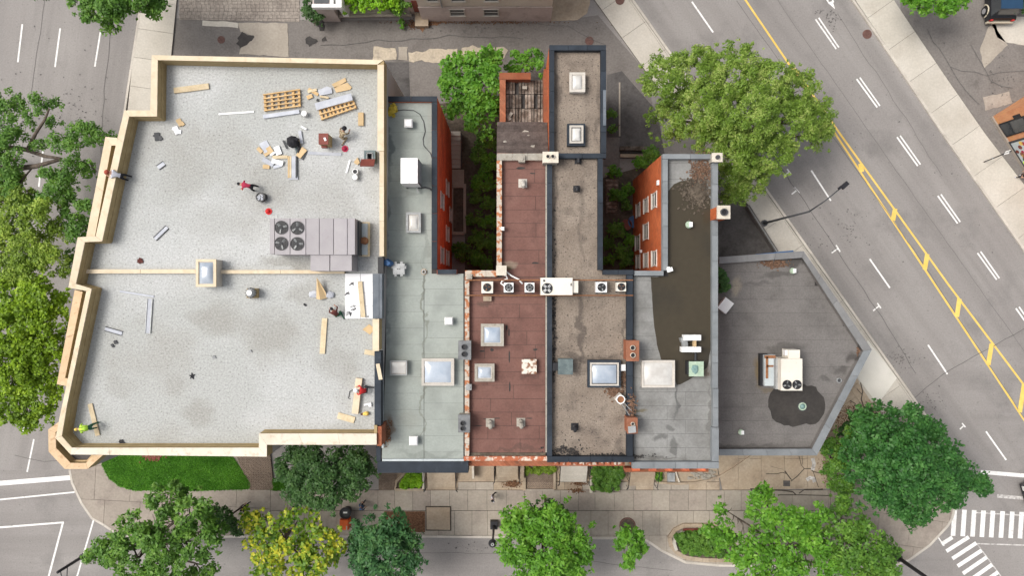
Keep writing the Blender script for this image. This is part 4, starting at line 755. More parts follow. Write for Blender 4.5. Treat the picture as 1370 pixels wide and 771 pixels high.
# ---------------------------------------------------------------- rooftop equipment
def R4(x0, y0, x1, y1, z): # centre and size in metres of a photo rectangle at height z
    a, b = W(x0, y1, z); c, d = W(x1, y0, z); return (a + c) / 2, (b + d) / 2, c - a, d - b
def skylight(px, zr, h, label, pane='dome', frame='dome_frame', curb=None, fw=.13, bars=0, domeh=.12):
    cx, cy, w, d = R4(*px, zr + h); t = thing('skylight', label, 'skylight', cx, cy, zr)
    e = .0 if not curb else .13
    if curb: obj('curb', MB().box(cx, cy, zr + (h - .12) / 2, w + 2 * e, d + 2 * e, h - .12), M[curb], t)
    else: obj('curb', MB().box(cx, cy, zr + (h - .06) / 2, w - .04, d - .04, h - .06), M['dome_frame'], t)
    f = MB(); o = [(cx - w / 2, cy - d / 2), (cx + w / 2, cy - d / 2), (cx + w / 2, cy + d / 2), (cx - w / 2, cy + d / 2)]; i = [(cx + sx * (w / 2 - fw), cy + sy * (d / 2 - fw)) for sx, sy in ((-1, -1), (1, -1), (1, 1), (-1, 1))]
    for k in range(4): f.prism([o[k], o[(k + 1) % 4], i[(k + 1) % 4], i[k]], zr + h - .1, zr + h)
    obj('frame', f, M[frame], t)
    obj('gasket', MB().box(cx, cy, zr + h - .09, w - 1.6 * fw, d - 1.6 * fw, .04), M['black'], t); n = 8; g = MB(); ww, dd = w - 2 * fw - .09, d - 2 * fw - .09
    for a in range(n + 1):
        for b in range(n + 1):
            u, v = a / n * 2 - 1, b / n * 2 - 1; g.v.append((cx + u * ww / 2, cy + v * dd / 2, zr + h - .05 + domeh * (1 - u ** 4) * (1 - v ** 4)))
    for a in range(n):
        for b in range(n): g.face((a * (n + 1) + b, (a + 1) * (n + 1) + b, (a + 1) * (n + 1) + b + 1, a * (n + 1) + b + 1))
    obj('dome', g, M[pane], t, smooth=True)
    return t
def fan(root, cx, cy, z, r, nb=3, blade='white_metal', a0=0.0, hub=None):
    fo = obj('fan', MB().cyl(cx, cy, z - .12, z + .005, r, 24), M['black'], root, loc=(cx, cy, z))
    obj('fan_ring', MB().ring(cx, cy, z, z + .03, r * 1.06, r * .96, 24), M['black'], fo, loc=(cx, cy, z))
    b = MB()
    for k in range(nb):
        a = a0 + k * 2 * math.pi / nb; b.box(cx + math.cos(a) * r * .56, cy + math.sin(a) * r * .56, z + .02, r * .62, r * (.30 if nb == 3 else .42), .02, a, rx=.35)
    obj('blades', b, M[blade], fo, loc=(cx, cy, z)); obj('hub', MB().cyl(cx, cy, z + .01, z + .05, r * .17, 10), M[hub or 'dark'], fo, loc=(cx, cy, z))
    gr = MB()
    for q in (.35, .68): gr.ring(cx, cy, z + .05, z + .058, r * q, r * q - .012, 20)
    for k in range(4): gr.box(cx, cy, z + .056, 2 * r, .012, .008, k * math.pi / 4)
    obj('grille', gr, M['dark'], fo, loc=(cx, cy, z))
def roofvent(px, zr, h, label, m='white_metal', name='roof_vent', lid=.04, cap=True):
    cx, cy, w, d = R4(*px, zr + h); t = thing(name, label, 'vent', cx, cy, zr); obj('body', MB().box(cx, cy, zr + h * .42, w * .78, d * .78, h * .84), M['galv' if m == 'white_metal' else m], t)
    obj('cap', MB().taper([(cx - w / 2, cy - d / 2), (cx + w / 2, cy - d / 2), (cx + w / 2, cy + d / 2), (cx - w / 2, cy + d / 2)], zr + h * .8, [(cx - w * .36, cy - d * .36), (cx + w * .36, cy - d * .36), (cx + w * .36, cy + d * .36), (cx - w * .36, cy + d * .36)], zr + h), M[m], t); return t
def goose(x, y, r, zr, label, m='dark', ang=-90, flange=None):
    cx, cy = W(x, y, zr + .4); s = r * (H - zr) / F; a = R(ang); t = thing('gooseneck_vent', label, 'vent', cx, cy, zr)
    obj('flange', MB().box(cx, cy, zr + .03, s * 2.3, s * 2.3, .03), M[flange or m], t)
    b = MB(); dx, dy = math.cos(a), math.sin(a); b.tube([(cx - dx * s * .3, cy - dy * s * .3, zr + .04), (cx - dx * s * .3, cy - dy * s * .3, zr + .35), (cx, cy, zr + .5), (cx + dx * s * .7, cy + dy * s * .7, zr + .45), (cx + dx * s, cy + dy * s, zr + .3)], s * .62, 8)
    obj('hood', b, M[m], t)
def chimney(px, zr, h, label, m, flues, cap=None, capm='cap_stone', fr=3.2, pot='black'):
    cx, cy, w, d = R4(*px, zr + h); t = thing('chimney', label, 'chimney', cx, cy, zr)
    obj('stack', MB().box(cx, cy, zr + h / 2 - .06, w, d, h - .12), M[m], t)
    obj('cap', MB().box(cx, cy, zr + h - .05, w + .06, d + .06, .1), M[capm], t)
    for x, y in flues:
        fx, fy = W(x, y, zr + h); r = fr * (H - zr - h) / F; f = obj('flue', MB().ring(fx, fy, zr + h - .01, zr + h + .12, r * 1.2, r, 16), M['cap_stone' if pot == 'black' else pot], t, loc=(fx, fy, zr + h)); obj('opening', MB().cyl(fx, fy, zr + h - .01, zr + h + .02, r, 16), M['black'], f, loc=(fx, fy, zr + h))
    return t
# big rooftop air handler
zt = ZR + 1.75; cx, cy, w, d = R4(361, 292, 475, 340, zt)
ah = thing('air_handler', 'large mauve-grey rooftop air handling unit with four black fans on the gravel roof', 'air conditioner', cx, cy, ZR)
c = R4(367.3, 292.5, 475, 340.5, zt); obj('casing', MB().box(c[0], c[1], ZR + .95, c[2], c[3], 1.5), M['grey_metal'], ah)
obj('base_rail', MB().box(c[0], c[1], ZR + .1, c[2] - .2, c[3] - .2, .2), M['dark'], ah)
e = R4(361, 292.5, 366.8, 340, zt - .12); obj('end_cap', MB().box(e[0], e[1], ZR + .9, e[2], e[3], 1.45), M['grey_metal'], ah)
for a, b in ((367.6, 387.9), (388.4, 409), (409.5, 427), (427.5, 446), (446.5, 464.5), (465, 475)):
    p = R4(a, 292.5, b, 340.5, zt); obj('top_panel', MB().box(p[0], p[1], zt - .02, p[2] - .02, p[3] + .02, .05), M['grey_metal'], ah, loc=(p[0], p[1], zt))
for a, b in ((415.5, 440.7), (441.8, 470.5)):
    p = R4(a, 340.8, b, 362.5, zt - .15); obj('side_duct', MB().box(p[0], p[1], ZR + .8, p[2], p[3], 1.6), M['grey_metal'], ah, loc=(p[0], p[1], ZR))
for k, (x, y) in enumerate(((376.4, 304.5), (397.8, 305), (376.2, 326), (397.6, 326.3))):
    q = W(x, y, zt + .03); fan(ah, q[0], q[1], zt + .02, 8.6 * (H - zt) / F, 3, 'galv', .3 + k * 1.3)
p = R4(475.3, 296, 480.5, 341.5, zt - .6); obj('louver', MB().box(p[0], p[1], ZR + .6, p[2], p[3], 1.1), M['dark'], ah)
p = R4(482, 299, 491.5, 341, ZR + .5); obj('drip_tray', MB().box(p[0], p[1], ZR + .4, p[2], p[3], .1), M['pale_flash'], ah); obj('tray_frame', MB().box(p[0], p[1], ZR + .3, p[2] + .2, p[3] + .2, .12), M['timber'], ah)
obj('pulley_guard', MB().cyl(*W(487, 322, ZR + .7), ZR + .45, ZR + .7, .22, 16), M['rust'], ah)
# skylight on the kerb
skylight((262, 347, 289, 384), ZR, .95, 'tall cream-framed skylight straddling the tan kerb across the gravel roof', 'dome', 'cream_cap', fw=.15)
sk = R4(263, 348, 288, 383, ZR + .9)
# turbine vent
cx, cy = W(335, 392, ZR + .7); t = thing('turbine_vent', 'round galvanised turbine vent on a square tan curb on the gravel roof', 'vent', cx, cy, ZR); p = R4(330, 386, 344, 399, ZR + .3)
obj('curb', MB().box(p[0], p[1], ZR + .15, p[2], p[3], .3), M['plywood'], t); obj('turbine', MB().ball((cx, cy, ZR + .62), .3, .3, .26, 14, 6), M['galv'], t, smooth=True); obj('top_disc', MB().cyl(cx, cy, ZR + .84, ZR + .9, .16), M['white_metal'], t)
fins = MB()
for k in range(12): fins.box(cx + .29 * math.cos(k * .5236), cy + .29 * math.sin(k * .5236), ZR + .62, .05, .02, .34, k * .5236 + .4)
obj('fins', fins, M['dark'], t)
# roof hatch
p = R4(487, 201, 502, 217, ZR + .5); t = thing('roof_hatch', 'open roof hatch with dark frame and propped red-brown lid at the east parapet', 'hatch', p[0], p[1], ZR)
mb = MB(); 
for s in (-1, 1): mb.box(p[0] + s * (p[2] / 2 - .06), p[1], ZR + .25, .12, p[3], .5); mb.box(p[0], p[1] + s * (p[3] / 2 - .06), ZR + .25, p[2] - .24, .12, .5)
obj('frame', mb, M['slate_lid'], t); mb = MB()
for s in (-1, 1): mb.box(p[0] + s * (p[2] / 2 - .17), p[1], ZR + .3, .04, p[3] - .26, .5)
mb.box(p[0], p[1] + p[3] / 2 - .17, ZR + .3, p[2] - .3, .04, .5); obj('lining', mb, M['galv'], t)
obj('opening', MB().box(p[0], p[1], ZR + .1, p[2] - .3, p[3] - .3, .02), M['black'], t)
lw = R4(482, 213, 501, 222, ZR + .8); obj('lid', MB().box(lw[0], lw[1], ZR + .75, .82, .6, .05, 0, rx=R(-38)), M['maroon'], t)
# brown flue box
p = R4(427, 179, 439, 193, ZR + .9); t = thing('flue_box', 'maroon metal flue box with tan side near the middle of the north gravel roof', 'vent', p[0], p[1], ZR); obj('box', MB().box(p[0], p[1], ZR + .45, p[2], p[3], .9), M['plywood'], t)
obj('lid', MB().box(p[0], p[1], ZR + .92, p[2] + .04, p[3] + .04, .08), M['maroon'], t); q = R4(430, 192, 437, 197.5, ZR + .6); obj('outlet', MB().box(q[0], q[1], ZR + .5, q[2], q[3], .25), M['maroon'], t); obj('spot', MB().box(p[0] + .1, p[1] - .02, ZR + .97, .12, .2, .03, .4), M['foam'], t)
def bucket(x, y, r, z, label, m='white_metal', inner=None, h=.36, cat='bucket', fill=None):
    cx, cy = W(x, y, z + h); k = r * (H - z - h) / F; t = thing('bucket', label, cat, cx, cy, z)
    if inner: obj('shell', MB().ring(cx, cy, z, z + h, k, k * .78, 20), M[m], t); obj('contents', MB().cyl(cx, cy, z + .05, z + h - .06, k * .8, 16), M[inner], t)
    else: obj('shell', MB().cyl(cx, cy, z, z + h - .04, k * .92, 20, r2=k * .96), M[m], t); obj('lid', MB().cyl(cx, cy, z + h - .04, z + h, k, 20), M[m], t)
    hd = MB().tube([(cx - k, cy, z + h * .8), (cx - k * 1.1, cy - k * .8, z + h * .7), (cx, cy - k * 1.3, z + h * .6), (cx + k * 1.1, cy - k * .8, z + h * .7), (cx + k, cy, z + h * .8)], .012, 5); obj('handle', hd, M['galv'], t)
    if fill:
        f = MB(); g = random.Random(4)
        for i in range(7): f.box(cx + g.uniform(-.5, .5) * k, cy + g.uniform(-.5, .5) * k, z + h - .02, .16, .09, .05, g.uniform(0, 3), rx=g.uniform(-.4, .4))
        obj('offcuts', f, M[fill], t)
bucket(406.5, 151.5, 3.6, ZR, 'white lidded bucket between the two timber lattices'); bucket(475, 229.5, 3.8, ZR, 'white pipe collar with black opening below the roof hatch', inner='black', cat='pipe'); bucket(474.7, 237, 3.5, ZR, 'white lidded bucket just south of the black-mouthed pipe collar')
bucket(348.3, 263.5, 6.3, ZR, 'black rubber tub full of pale rubble beside the crimson-shirted worker', 'black', 'roof_gravel', .42, 'tub', 'gypsum')
cx, cy = W(357.8, 282.7, ZR); 
def cap(x, y, m, lab, nm='hard_hat', a=0.0):
    cx, cy = W(x, y, ZR + .1); t = thing(nm, lab, 'hard hat', cx, cy, ZR); obj('shell', MB().ball((cx, cy, ZR + .05), .15, .13, .15, 14, 6), M[m], t, smooth=True); obj('brim', MB().cyl(cx + .05, cy, ZR + .02, ZR + .04, .2, 16), M[m], t)
cap(357.8, 282.7, 'red_cloth', 'bright red hard hat lying on the gravel south of the rubble tub'); cap(460, 198.6, 'crimson', 'crimson hard hat lying below the khaki-clad worker')
# small house roofs
def acbox(px, zt, zr, label, m='white_metal', fans=(), name='air_conditioner', group=None, extras=()):
    p = R4(*px, zt); t = thing(name, label, 'air conditioner', p[0], p[1], zr, group); obj('casing', MB().box(p[0], p[1], (zr + .12 + zt) / 2, p[2], p[3], zt - zr - .12), M[m], t)
    ft = MB(); 
    for s in (-1, 1): ft.box(p[0] + s * p[2] * .35, p[1], zr + .06, .1, p[3] + .15, .12)
    obj('feet', ft, M['dark'], t)
    for f in fans:
        q = W(f[0], f[1], zt); fan(t, q[0], q[1], zt + .015, f[2] * (H - zt) / F, *f[3:])
    return t
a = acbox((536, 211.5, 559, 245.5), Z2 + 1.65, Z2, 'white boxy rooftop condenser on the grey-green felt roof with a cable trailing east')
p = R4(536, 211.5, 559, 245.5, Z2 + 1.65); obj('top_panel', MB().box(p[0] - p[2] / 4, p[1], Z2 + 1.67, p[2] / 2 - .02, p[3], .04).box(p[0] + p[2] / 4, p[1], Z2 + 1.67, p[2] / 2 - .02, p[3], .04), M['white_metal'], a)
gr = MB()
for k in range(7): gr.box(p[0] + p[2] / 2 + .02, p[1], Z2 + .3 + k * .18, .04, p[3] - .2, .05)
obj('grille', gr, M['galv'], a); obj('side_frame', MB().box(p[0] + p[2] / 2 + .01, p[1], Z2 + .85, .02, p[3] - .05, 1.3), M['dark'], a)
q = W(552, 250, Z2 + .5); obj('pipe_fitting', MB().box(q[0], q[1] + .1, Z2 + .4, .5, .12, .3).box(q[0] + .25, q[1] - .15, Z2 + .3, .06, .4, .06, .3), M['galv'], a)
cb = MB(); cb.tube([(*W(563, 252, Z2 + .05), Z2 + .1), (*W(569, 251, Z2), Z2 + .05), (*W(575, 252.5, Z2), Z2 + .05), (*W(580, 257, Z2), Z2 + .06), (*W(578.5, 300, Z2), Z2 + .05), (*W(579, 356, Z2), Z2 + .06)], .05, 6)
obj('cable', cb, M['dark'], a, smooth=True)
cb = MB(); cb.tube([(*W(x, y, Z2), Z2 + .05) for x, y in ((526, 149), (540, 147), (554, 148), (562, 153), (567, 163), (569, 176), (566, 186), (567, 195), (576, 205), (579, 215), (579.5, 250))], .022, 5)
obj('cable', cb, M['dark'], None, smooth=True, label='thin dark cable looping across the north end of the grey-green roof', cat='cable', loc=(*W(560, 180, Z2), Z2))
skylight((543, 284, 563, 311.5), Z2, .4, 'small grey-framed white skylight south of the white condenser', 'milky_dome', 'galv', fw=.14)
roofvent((540.5, 158.5, 552, 170), Z2, .5, 'small white box vent at the north end of the grey-green roof'); roofvent((594.5, 424.7, 606, 435), Z2, .5, 'small white box vent in the wide south part above the big square skylight'); roofvent((547, 584.5, 559, 597), Z2, .5, 'small white box vent near the navy fascia of the grey-green roof')
skylight((521.5, 483, 544.5, 502.5), Z2, .45, 'low cream flat-lidded skylight at the west edge of the grey-green roof', 'milky_dome', 'galv', fw=.07, domeh=.03)
skylight((564, 480, 607.5, 516.5), Z2, .45, 'big square silver-blue skylight with cream frame on the grey-green roof', 'dome', 'dome_frame', fw=.15)
p = R4(524.5, 351, 542.5, 369, Z2 + .5); t = thing('junction_box', 'grey metal junction box with six lugs near the blue tarp', 'junction box', p[0], p[1], Z2); obj('box', MB().box(p[0], p[1], Z2 + .25, p[2] * .86, p[3] * .8, .5), M['galv'], t); lg = MB()
for sx in (-.25, .2):
    for sy in (-.46, .46): lg.box(p[0] + sx * p[2], p[1] + sy * p[3], Z2 + .42, .14, .14, .12)
for sx in (-.47, .47): lg.box(p[0] + sx * p[2], p[1] + .1, Z2 + .42, .12, .16, .12)
obj('lug', lg, M['galv'], t); obj('bolt_pair', MB().cyl(p[0] - .06, p[1], Z2 + .5, Z2 + .53, .03).cyl(p[0] + .06, p[1], Z2 + .5, Z2 + .53, .03), M['black'], t)
cx, cy = W(567.5, 364, Z2); t = thing('roof_drain', 'small round metal pipe stub at the inner corner of the grey-green roof', 'drain', cx, cy, Z2); obj('pipe', MB().ring(cx, cy, Z2, Z2 + .2, .13, .08), M['galv'], t); obj('flange', MB().cyl(cx, cy, Z2 + .02, Z2 + .04, .2), M['tan_concrete'], t)
g = random.Random(9); cx, cy = W(515, 352.5, ZR); tp = MB(); P = [(0, .25), (.15, .3), (.45, .1), (.5, -.05), (.3, -.2), (0, -.15), (-.12, .05)]; tp.taper([(cx + a, cy + b) for a, b in P], Z2 + .6, [(cx + a * .7, cy + b * .7) for a, b in P], Z2 + .95); obj('tarp', tp, M['tarp'], None, label='crumpled dark blue tarp at the seam between gravel roof and grey-green roof', cat='tarp')
# red-brown roof
def rcond(px, label, m, fanm, nb=3, a0=.2, fr=5.2): acbox(px, Z3 + .75, Z3, label, m, [((px[0] + px[2]) / 2, (px[1] + px[3]) / 2, fr, nb, fanm, a0)], group=None)
rcond((644, 376.8, 659.5, 392.5), 'beige square condenser with rusty brown fan, westmost on the pipe rails', 'cream_metal', 'rust', 3); rcond((674, 378.5, 687, 391.3), 'small white condenser with grey fan right beside the white hoses', 'white_metal', 'galv', 6, fr=5); rcond((702, 378.5, 715, 391.3), 'small white condenser between the hoses and the long cream unit', 'white_metal', 'galv', 6, fr=5)
a = acbox((723.5, 371.8, 766, 395), Z3 + 1.25, Z3, 'long cream rooftop unit with one black fan straddling the navy coping', 'cream_metal', [(732, 386, 6.8, 4, 'white_metal', .78)]); p = R4(766.2, 376, 773.6, 392, Z3 + 1.1); obj('end_box', MB().box(p[0], p[1], Z3 + .8, p[2], p[3], .6), M['cream_metal'], a)
p = R4(726.5, 374, 729.5, 377.5, Z3 + 1.26); obj('badge', MB().box(p[0], p[1], Z3 + 1.26, .12, .12, .01), M['dark'], a); p = R4(763, 379, 765, 383, Z3 + 1.26); obj('latch', MB().box(p[0], p[1], Z3 + 1.27, .07, .16, .02), M['dark'], a)
rcond((797.5, 377.5, 812, 391.5), 'white condenser with pale fan on the tan gravel roof pipe rails', 'white_metal', 'galv', 3, .9); rcond((825, 378, 837.5, 390), 'beige condenser with rusty orange fan, eastmost on the pipe rails', 'cream_metal', 'rust', 3, .5, 4.8)
for y, lab in ((375, 'long thin rusty pipe rail north of the row of condensers'), (395.5, 'long thin rusty pipe rail south of the row of condensers')):
    a_, b_ = W(622, y, Z3 + .45), W(847, y, Z3 + .45); t = thing('pipe_rail', lab, 'pipe rail', *a_, Z3); obj('pipe', MB().tube([(*a_, Z3 + .45), (*b_, Z3 + .45)], .035, 6), M['rust'], t)
    lg = MB(); [lg.cyl(a_[0] + .5 + k * 1.55, a_[1], Z3 + .0, Z3 + .44, .025, 6) for k in range(7)]; obj('post', lg, M['rust'], t)
for px, lab in (([(669, 366), (677, 369), (679, 373), (672, 376), (670, 379), (675, 383)], 'white hose from the chimney block to the second condenser'), ([(675, 362), (684, 369), (694, 374), (699, 380)], 'white hose from the chimney block toward the third condenser')):
    ps = [(*W(x, y, Z3 + .4), Z3 + .4) for x, y in px]; obj('hose', MB().tube(ps, .05, 6), M['white_metal'], None, smooth=True, label=lab, cat='hose', loc=ps[0])
p = R4(646.5, 396.5, 657.5, 403, Z3 + .3); obj('wooden_box', MB().box(p[0], p[1], Z3 + .17, p[2], p[3], .28).box(p[0], p[1], Z3 + .33, p[2] * .4, p[3] * .4, .06), M['tan_concrete'], None, label='small tan weathered box below the westmost condenser', cat='box')
skylight((643.3, 433.5, 674, 463.5), Z3, .45, 'square skylight with wide tan frame in the upper part of the red-brown roof', 'dome', 'stone', fw=.17); skylight((635, 487, 661.5, 511), Z3, .4, 'smaller square skylight with tan frame left of the rusted lid', 'dome', 'stone', fw=.17)
p = R4(698, 481, 718, 500.5, Z3 + .4); t = thing('access_hatch', 'white roof lid blotched with rust on the red-brown roof', 'hatch', p[0], p[1], Z3); obj('curb', MB().box(p[0], p[1], Z3 + .17, p[2] - .06, p[3] - .06, .3), M['rust'], t); obj('lid', MB().box(p[0], p[1], Z3 + .36, p[2], p[3], .07), M['rusted_white'], t)
for k, (a, b, lab) in enumerate(((655.5, 567.5, 'grey gooseneck vent, left of the pair near the south edge of the red-brown roof'), (697, 567, 'grey gooseneck vent, right of the pair near the south edge of the red-brown roof'), (699.5, 244, 'pale gooseneck vent on the narrow north arm of the red-brown roof'))):
    goose(a, b, 5, Z3, lab, 'stone' if k < 2 else 'dome_frame', -80)
chimney((613.5, 457, 629.5, 481), Z3, 1.0, 'grey plastered chimney with two black flues above the other one on the felt boundary', 'stone', [(621, 464.5), (621, 474)], capm='steel', fr=3, pot='dark'); chimney((613.5, 556, 628, 578.5), Z3, 1.0, 'shorter mottled grey chimney with two flues near the south end of the boundary', 'stone', [(619, 566.5), (619, 573.5)], capm='steel', fr=2.6, pot='dark')
chimney((726.5, 203.5, 746.5, 217), Z3, 1.1, 'white-topped chimney with two dark flues where the shingle lean-to meets the tan roof', 'stone', [(733, 209.5), (739.5, 209.5)], capm='cap_stone', fr=2.3); chimney((664.5, 356, 677, 368), Z3, .8, 'small square plaster chimney block at the courtyard corner of the red-brown roof', 'stone', [], capm='cap_stone')
for x, y, s, m, lab in ((627, 518.5, .35, 'galv', 'small grey bracket box on the boundary wall between the two plaster chimneys'), (628.3, 370, .3, 'stone', 'small square plaster pier at the north-west corner of the red-brown roof'), (698, 212.5, .4, 'stone', 'small stone block on the north parapet of the red-brown roof'), (672.5, 306, .2, 'white_metal', 'tiny white pipe cap on the west parapet of the red-brown arm')):
    p = W(x, y, Z3 + .45); obj('pier_block', MB().box(p[0], p[1], Z3 + .25, s, s, .5).cyl(p[0], p[1], Z3 + .5, Z3 + .55, s * .3, 8), M[m], None, label=lab, cat='block')
g = random.Random(3); 
for k, (x, y, w_, h_) in enumerate(((681, 445, .08, .5), (678, 438, .1, .3), (658, 468, .2, .18), (716, 468, .25, .12), (681.5, 478, .08, .9), (682, 518, .09, .55), (645, 470, .3, .1), (665, 560, .4, .06), (708, 560, .4, .06), (650, 561, .3, .07), (697, 225, .5, .12), (713, 232, .3, .08), (716, 352, .4, .1), (640, 570, .5, .05))):
    p = W(x, y, Z3); mb = MB(); n = 9; b0 = len(mb.v); mb.v = [(p[0] + w_ * g.uniform(.4, .7) * math.cos(i * 6.283 / n), p[1] + h_ * g.uniform(.4, .7) * math.sin(i * 6.283 / n), Z3 + .027) for i in range(n)]; mb.face(range(n)); obj('tar_patch', mb, M['tar'], rb_, loc=(*p, Z3 + .02))
# tan gravel roof
skylight((762, 96.5, 783, 123), Z4, .45, 'northmost white skylight with thin frame on the tan gravel roof', 'milky_dome', 'dome_frame', fw=.14); skylight((762, 167.5, 780.5, 191.5), Z4, .5, 'white skylight set in a wide navy curb on the tan gravel roof', 'milky_dome', 'dome_frame', fw=.12, curb='navy'); skylight((789.5, 485.5, 828, 516.5), Z4, .5, 'large blue-white skylight in a navy curb near the brick chimneys', 'dome', 'dome_frame', fw=.1, curb='navy')
p = R4(747, 481, 766, 501, Z4 + .7); t = thing('roof_fan', 'weathered slate-green roof fan box with black outlet on tan gravel', 'vent', p[0], p[1], Z4); obj('box', MB().box(p[0], p[1], Z4 + .35, p[2], p[3], .7), M['slate_lid'], t); q = R4(739.5, 486, 747, 496.5, Z4 + .6); obj('outlet', MB().box(q[0], q[1], Z4 + .3, q[2], q[3], .55), M['black'], t); obj('lid', MB().box(p[0], p[1], Z4 + .72, p[2] + .04, p[3] + .04, .05), M['slate_lid'], t)
goose(769.5, 573, 4.2, Z4, 'black gooseneck vent in the south part of the tan gravel roof', 'black'); goose(772, 251.5, 3.8, Z4, 'black gooseneck vent in the middle of the narrow tan gravel roof', 'black'); goose(774, 213.5, 3.8, Z4, 'black gooseneck vent against the navy cross coping', 'black')
p = R4(830.5, 488, 837, 496.5, Z4 + .3); obj('white_box', MB().box(p[0], p[1], Z4 + .15, p[2], p[3], .3).box(p[0], p[1], Z4 + .31, .08, .12, .02, .3), M['white_metal'], None, label='tiny white box squeezed between the large skylight and the navy coping', cat='box')
cx, cy = W(830.5, 535, Z4 + .7); t = thing('round_flue', 'rust-filled round flue with square white collar on tan gravel', 'flue', cx, cy, Z4); obj('collar', MB().box(cx, cy, Z4 + .3, .5, .5, .6, R(45)), M['dome_frame'], t); obj('pipe', MB().ring(cx, cy, Z4 + .55, Z4 + .7, .27, .21, 18), M['white_metal'], t); obj('rusty_core', MB().cyl(cx, cy, Z4 + .5, Z4 + .64, .21, 16), M['rust'], t); obj('stay_rod', MB().tube([(cx + .2, cy - .2, Z4 + .5), (*W(845, 550, Z4 + .4), Z4 + .45)], .03, 5).tube([(cx + .1, cy - .3, Z4 + .5), (*W(842, 556, Z4 + .4), Z4 + .45)], .03, 5), M['galv'], t)
chimney((838.5, 456.5, 854.5, 483), Z4, 1.2, 'orange brick chimney with two pale-ringed flues beside the large skylight', 'brick_dull', [(846.3, 465.5), (846.5, 475.5)], capm='terracotta', fr=2.9); chimney((839.5, 560, 852.5, 580), Z4, 1.1, 'small orange brick chimney with one flue and a tilted metal plate', 'brick_dull', [(846.3, 567.5)], capm='terracotta', fr=2.2)
cx, cy = W(845.5, 575, Z4 + 1.2); obj('metal_plate', MB().box(cx, cy, Z4 + 1.22, .45, .4, .04, .1), M['galv'], None, label='loose grey metal plate lying on the small orange chimney', cat='metal plate')
litter(822, 524, 5, 4, 150, Z4, 'brown and yellow leaf debris between the skylight and the round flue', 'brown_leaves', 11, .07); litter(835, 507, 2, 8, 120, Z4, 'brown debris along the navy coping by the skylight', 'brown_leaves', 12, .06); litter(805, 610, 38, 1.5, 200, Z4, 'black grit along the south edge of the tan gravel roof', 'tar', 13, .06); litter(755, 604, 13, 5, 160, Z4, 'black grit in the south-west corner of the tan gravel roof', 'tar', 14, .06)
litter(845, 545, 2.5, 8, 120, Z4 + .4, 'reddish debris on the coping between the two brick chimneys', 'brown_leaves', 15, .07); litter(741.5, 430, 1.2, 45, 160, Z4, 'black grit along the west coping of the tan gravel roof', 'tar', 16, .06)
litter(517, 580, 3.5, 7, 160, Z2 + .02, 'rust-red leaf debris in the west corner of the grey-green roof', 'litter', 17, .06); litter(934, 258, 10, 10, 700, Z5 + .03, 'dark wet leaf debris washed into the north end of the long puddle', 'soil', 18, .08); litter(938, 228, 8, 10, 400, Z5 + .02, 'rust-brown leaf litter under the willow on the grey roof', 'brown_leaves', 19, .07)
litter(1035, 353, 9, 3, 300, Z6 + .02, 'rust-brown leaves against the north parapet of the dark low roof', 'brown_leaves', 20, .07); litter(1149, 470, 1.5, 3, 60, Z6 + .02, 'rust-brown leaves in the east corner of the dark low roof', 'brown_leaves', 22, .07)
# grey felt roof
skylight((859, 482.5, 903, 519), Z5, .5, 'big cream-white square skylight with milky panes at the puddle edge', 'milky_dome', 'dome_frame', fw=.1)
p = R4(922, 484, 941.5, 504, Z5 + .6); t = thing('green_vent', 'square pale green roof vent with seated lid near the white ducts', 'vent', p[0], p[1], Z5); obj('box', MB().box(p[0] - .1, p[1] + .05, Z5 + .25, p[2], p[3] - .1, .5), M['black'], t); obj('lid', MB().box(p[0], p[1], Z5 + .56, p[2], p[3], .08), M['pale_green'], t); obj('knob', MB().ball((p[0] - .1, p[1], Z5 + .62), .22, .3, .1, 8, 5, jit=.3), M['teal'], t)
p = R4(914, 448, 938, 472, Z5 + .7); t = thing('duct_unit', 'pair of white ducts joined by grey fittings standing in the puddle', 'ventilation unit', p[0], p[1], Z5)
for q in ((915, 448.5, 938, 455.8), (912, 464.5, 938, 471.5)): r = R4(*q, Z5 + .7); obj('duct', MB().box(r[0], r[1], Z5 + .45, r[2], r[3], .5), M['white_metal'], t, loc=(r[0], r[1], Z5))
r = R4(911, 448, 919, 471, Z5 + .6); obj('fitting', MB().box(r[0], r[1] + .2, Z5 + .3, .3, .3, .5, .3).box(r[0] + .1, r[1] - .1, Z5 + .35, .34, .5, .3, .1), M['galv'], t); r = R4(928, 455, 932, 465, Z5 + .5); obj('bracket', MB().box(r[0], r[1], Z5 + .3, r[2], r[3], .3), M['card'], t)
r = R4(929, 472, 932, 484, Z5 + .2); obj('pipe', MB().box(r[0], r[1], Z5 + .15, .1, r[3], .1), M['dark'], t)
for x, y, r_, z, lab in ((922.5, 300.5, 5, Z5, 'round pale green pipe cap standing in the long puddle'), (1061.5, 362.5, 4.3, Z6, 'pale green pipe cap on the north part of the dark low roof'), (992, 579, 4, Z6, 'pale green pipe cap in the south-west corner of the dark low roof')):
    cx, cy = W(x, y, z + .3); k = r_ * (H - z) / F; t = thing('capped_pipe', lab, 'vent', cx, cy, z); obj('pipe', MB().cyl(cx, cy, z, z + .25, k * .7, 16), M['galv'], t); obj('cap', MB().cyl(cx, cy, z + .2, z + .34, k, 18, r2=k * .8), M['pale_green'], t); obj('band', MB().box(cx + k * .3, cy, z + .36, k * .9, k * 1.3, .04), M['white_metal'], t)
